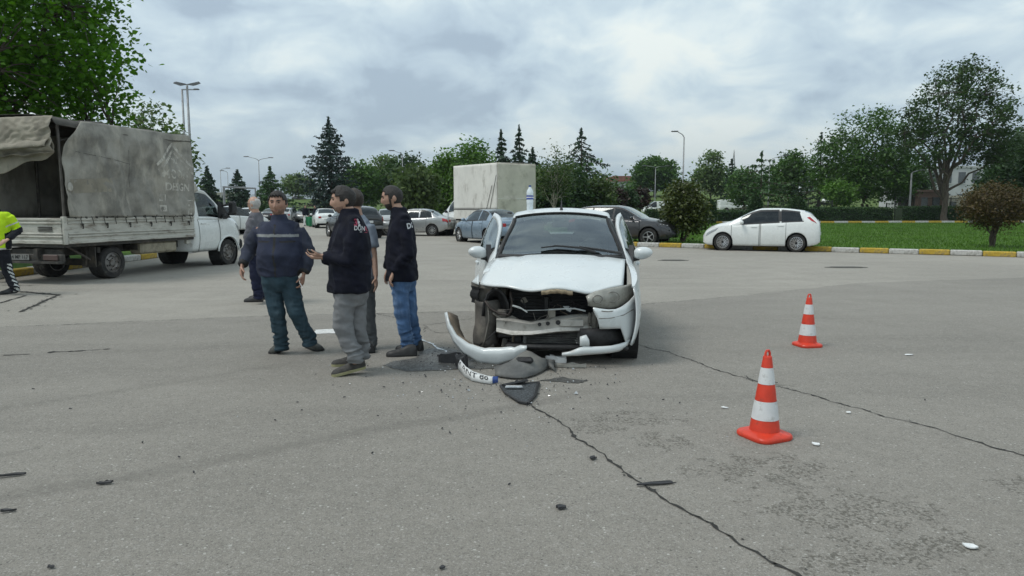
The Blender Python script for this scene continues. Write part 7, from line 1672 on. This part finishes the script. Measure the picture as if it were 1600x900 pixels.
# floodlight masts behind the truck
b_ = base(302, 62); H = top_h(304, 133, 62); t = thing('floodlight_mast', 'tall floodlight mast with winged lamps behind the truck', 'floodlight mast', b_)
MB().tube([(0, 0, -.1), (0, 0, H)], [.15, .09], 8).build('pole', [GALV], t, smooth=True)
for sd in (-1, 1):
    for k in range(2): MB().prism([(0, 0), (sd * .85, .18), (sd * .95, .05), (sd * .45, -.12), (0, -.05)], -.25 + .3 * k, -.02 + .3 * k, 1, M=Matrix.Translation((sd * .12, 0, H + .05 + .08 * k))).build('floodlight', [LHEAD], t)
b_ = base(294, 60); H = top_h(294, 140, 60); t = thing('mast_with_arm', 'tall thin mast with a flat side arm next to the floodlights', 'mast', b_)
MB().tube([(0, 0, -.1), (0, 0, H)], [.11, .08], 8).build('pole', [GALV], t, smooth=True); MB().box((.55, 0, H), (1.2, .12, .08)).build('arm', [GALV], t); MB().box((1.2, 0, H + .03), (.4, .3, .1), bev=.03).build('lamp_head', [LHEAD], t)
# steel frame
b_ = base(351, 60); t = thing('steel_frame', 'steel goal-like gantry frame in the car park', 'frame', b_); H = top_h(351, 291, 60)
MB().tube([(0, 0, 0), (0, 0, H)], .11, 8).build('post', [GALV], t); MB().tube([(0, 0, H - .05), (2.3, 1, H - .15)], .07, 8).build('crossbar', [GALV], t); MB().tube([(2.3, 1, 0), (2.3, 1, H - .1)], .06, 8).build('post', [GALV], t)
# green bin
g0 = G(486.5, 354); t = thing('waste_bin', 'green slatted waste bin in the car park', 'bin', (g0.x, g0.y, 0)); GRN = mat('bin_green', (.02, .20, .085), .6, var=.2)
MB().lathe([(.001, .06), (.36, .06), (.40, .74), (.36, .74), (.34, .1)], 16).build('drum', [GRN], t, smooth=40); MB().lathe([(.40, .70), (.43, .72), (.43, .78), (.38, .78)], 16).build('rim', [GRN], t)
for k in range(8): a = k * .785; MB().box((.392 * math.cos(a), .392 * math.sin(a), .4), (.02, .14, .62), M=None).build('slat', [GRN], t)
MB().tube([(0, 0, 0), (0, 0, .1)], .2, 8).build('foot', [CHASS], t)
# railings between the hedges
FEN = mat('fence_dark', (.03, .032, .032), .6, .3)
def fence(label, p0, p1, h):
    a = Vector((*p0, 0)); d = Vector((*p1, 0)) - a; L_ = d.length; t = thing('railing_fence', label, 'fence', (a.x, a.y, .1), math.atan2(d.y, d.x), 'railings behind the lawn'); n = max(2, int(L_ / 2.4))
    for k in range(n + 1): MB().box((L_ * k / n, 0, h / 2), (.08, .08, h)).build('post', [FEN], t)
    for z in (.25, h - .12): MB().box((L_ / 2, 0, z), (L_, .04, .05)).build('rail', [FEN], t)
    b = MB()
    for k in range(int(L_ / .16)): b.box((k * .16 + .08, 0, h / 2 + .03), (.022, .022, h - .2))
    o = b.build('pickets', [FEN], t); o['kind'] = 'stuff'
fence('dark metal railing beyond the long hedge', hp(1185, 74), hp(1300, 76), 2.2); fence('dark metal railing in the gap between the two hedges', hp(1385, 72), hp(1412, 72.5), 1.9); fence('dark metal railing behind the open-crowned tree', hp(1398, 80), hp(1540, 84), 2.6)
# buildings
WALLC = mat('wall_cream', (.42, .39, .33), .85, var=.08, scale=.5); WALLP = mat('wall_pale', (.45, .46, .46), .85, var=.06, scale=.5); ROOFR = mat('roof_red', (.22, .085, .06), .85, var=.2, scale=1); WINM = mat('window_dark', (.05, .06, .07), .25, spec=.8); WALLPK = mat('wall_pink', (.10, .062, .05), .85, var=.1)
def building(label, px0, px1, ytop, Y, depth, wallm, roof, floors, cols, H=None, rh=2.0, z0=None):
    a, b = base(px0, Y), base(px1, Y); w_ = b[0] - a[0]; zz = min(a[2], b[2]) if z0 is None else z0; H = P((px0 + px1) / 2, ytop, Y).z - zz - (rh if roof else 0)
    t = thing('building', label, 'building', (a[0], Y, zz)); MB().box((w_ / 2, depth / 2, H / 2 - .5), (w_, depth, H + 1)).build('wall', [wallm], t)
    if roof: MB().prism([(-.6, H), (w_ + .6, H), (w_ * .8, H + rh), (w_ * .2, H + rh)], -.6, depth + .6, 1).build('roof', [ROOFR], t)
    else: MB().box((w_ / 2, depth / 2, H + .15), (w_ + .3, depth + .3, .3)).build('parapet', [wallm], t)
    fh = H / floors
    for f in range(floors):
        for c_ in range(cols):
            x = w_ * (c_ + .5) / cols; wo_ = MB().box((x, -.02, fh * (f + .55)), (w_ / cols * .5, .1, fh * .5)).build('window', [WINM], t)
            MB().box((x, -.1, fh * (f + .55) - fh * .27), (w_ / cols * .58, .12, .12)).build('sill', [WALLP], wo_)
building('far cream apartment block with a red hipped roof', 948, 994, 275, 260, 14, WALLP, True, 4, 5); building('low pale beige building on the bank behind the truck cab', 331, 362, 302, 230, 10, WALLC, False, 1, 4)
building('low pale building behind the fir and the airy tree', 1085, 1165, 292, 240, 12, WALLP, False, 2, 6); building('pale building glimpsed through the open-crowned tree', 1424, 1532, 262, 112, 10, WALLP, False, 2, 5)
building('low dark red brick hut behind the hedge', 1434, 1472, 300, 95, 5, WALLPK, False, 1, 2); building('long low cream wall building right of the forked trunk', 1478, 1580, 309, 100, 4, WALLC, False, 1, 5)
# minaret-like mast far away
b_ = base(1144, 300); H = top_h(1144, 234, 300); t = thing('pointed_mast', 'far pointed lattice mast above the dark fir', 'mast', b_)
for sx_, sy_ in ((-1, -1), (-1, 1), (1, -1), (1, 1)): MB().tube([(sx_ * 1.3, sy_ * 1.3, 0), (sx_ * .35, sy_ * .35, H * .72), (0, 0, H)], [.16, .13, .08], 5).build('leg', [GALV], t)
for k in range(8): f = k / 8; w_ = 1.3 - .95 * min(f / .72, 1) + .05; MB().box((0, 0, H * (.1 + .085 * k)), (w_ * 2, w_ * 2, .18)).build('brace', [GALV], t)
# ================================================================ AIR
hz = MB().box((0, 2600, 148), (9000, 6200, 304)).build('haze', [mat('haze_tmp', (1, 1, 1))]); tag(hz, 'thin pale haze filling the air over the whole place', 'haze', kind='stuff')
hm = bpy.data.materials.new('haze_air'); hm.use_nodes = True; hn = hm.node_tree.nodes; hn.clear(); ho = hn.new('ShaderNodeOutputMaterial'); pv = hn.new('ShaderNodeVolumePrincipled')
pv.inputs['Color'].default_value = (.80, .88, .95, 1); pv.inputs['Density'].default_value = .00022; pv.inputs['Anisotropy'].default_value = .3; hm.node_tree.links.new(pv.outputs[0], ho.inputs['Volume'])
hz.data.materials.clear(); hz.data.materials.append(hm)
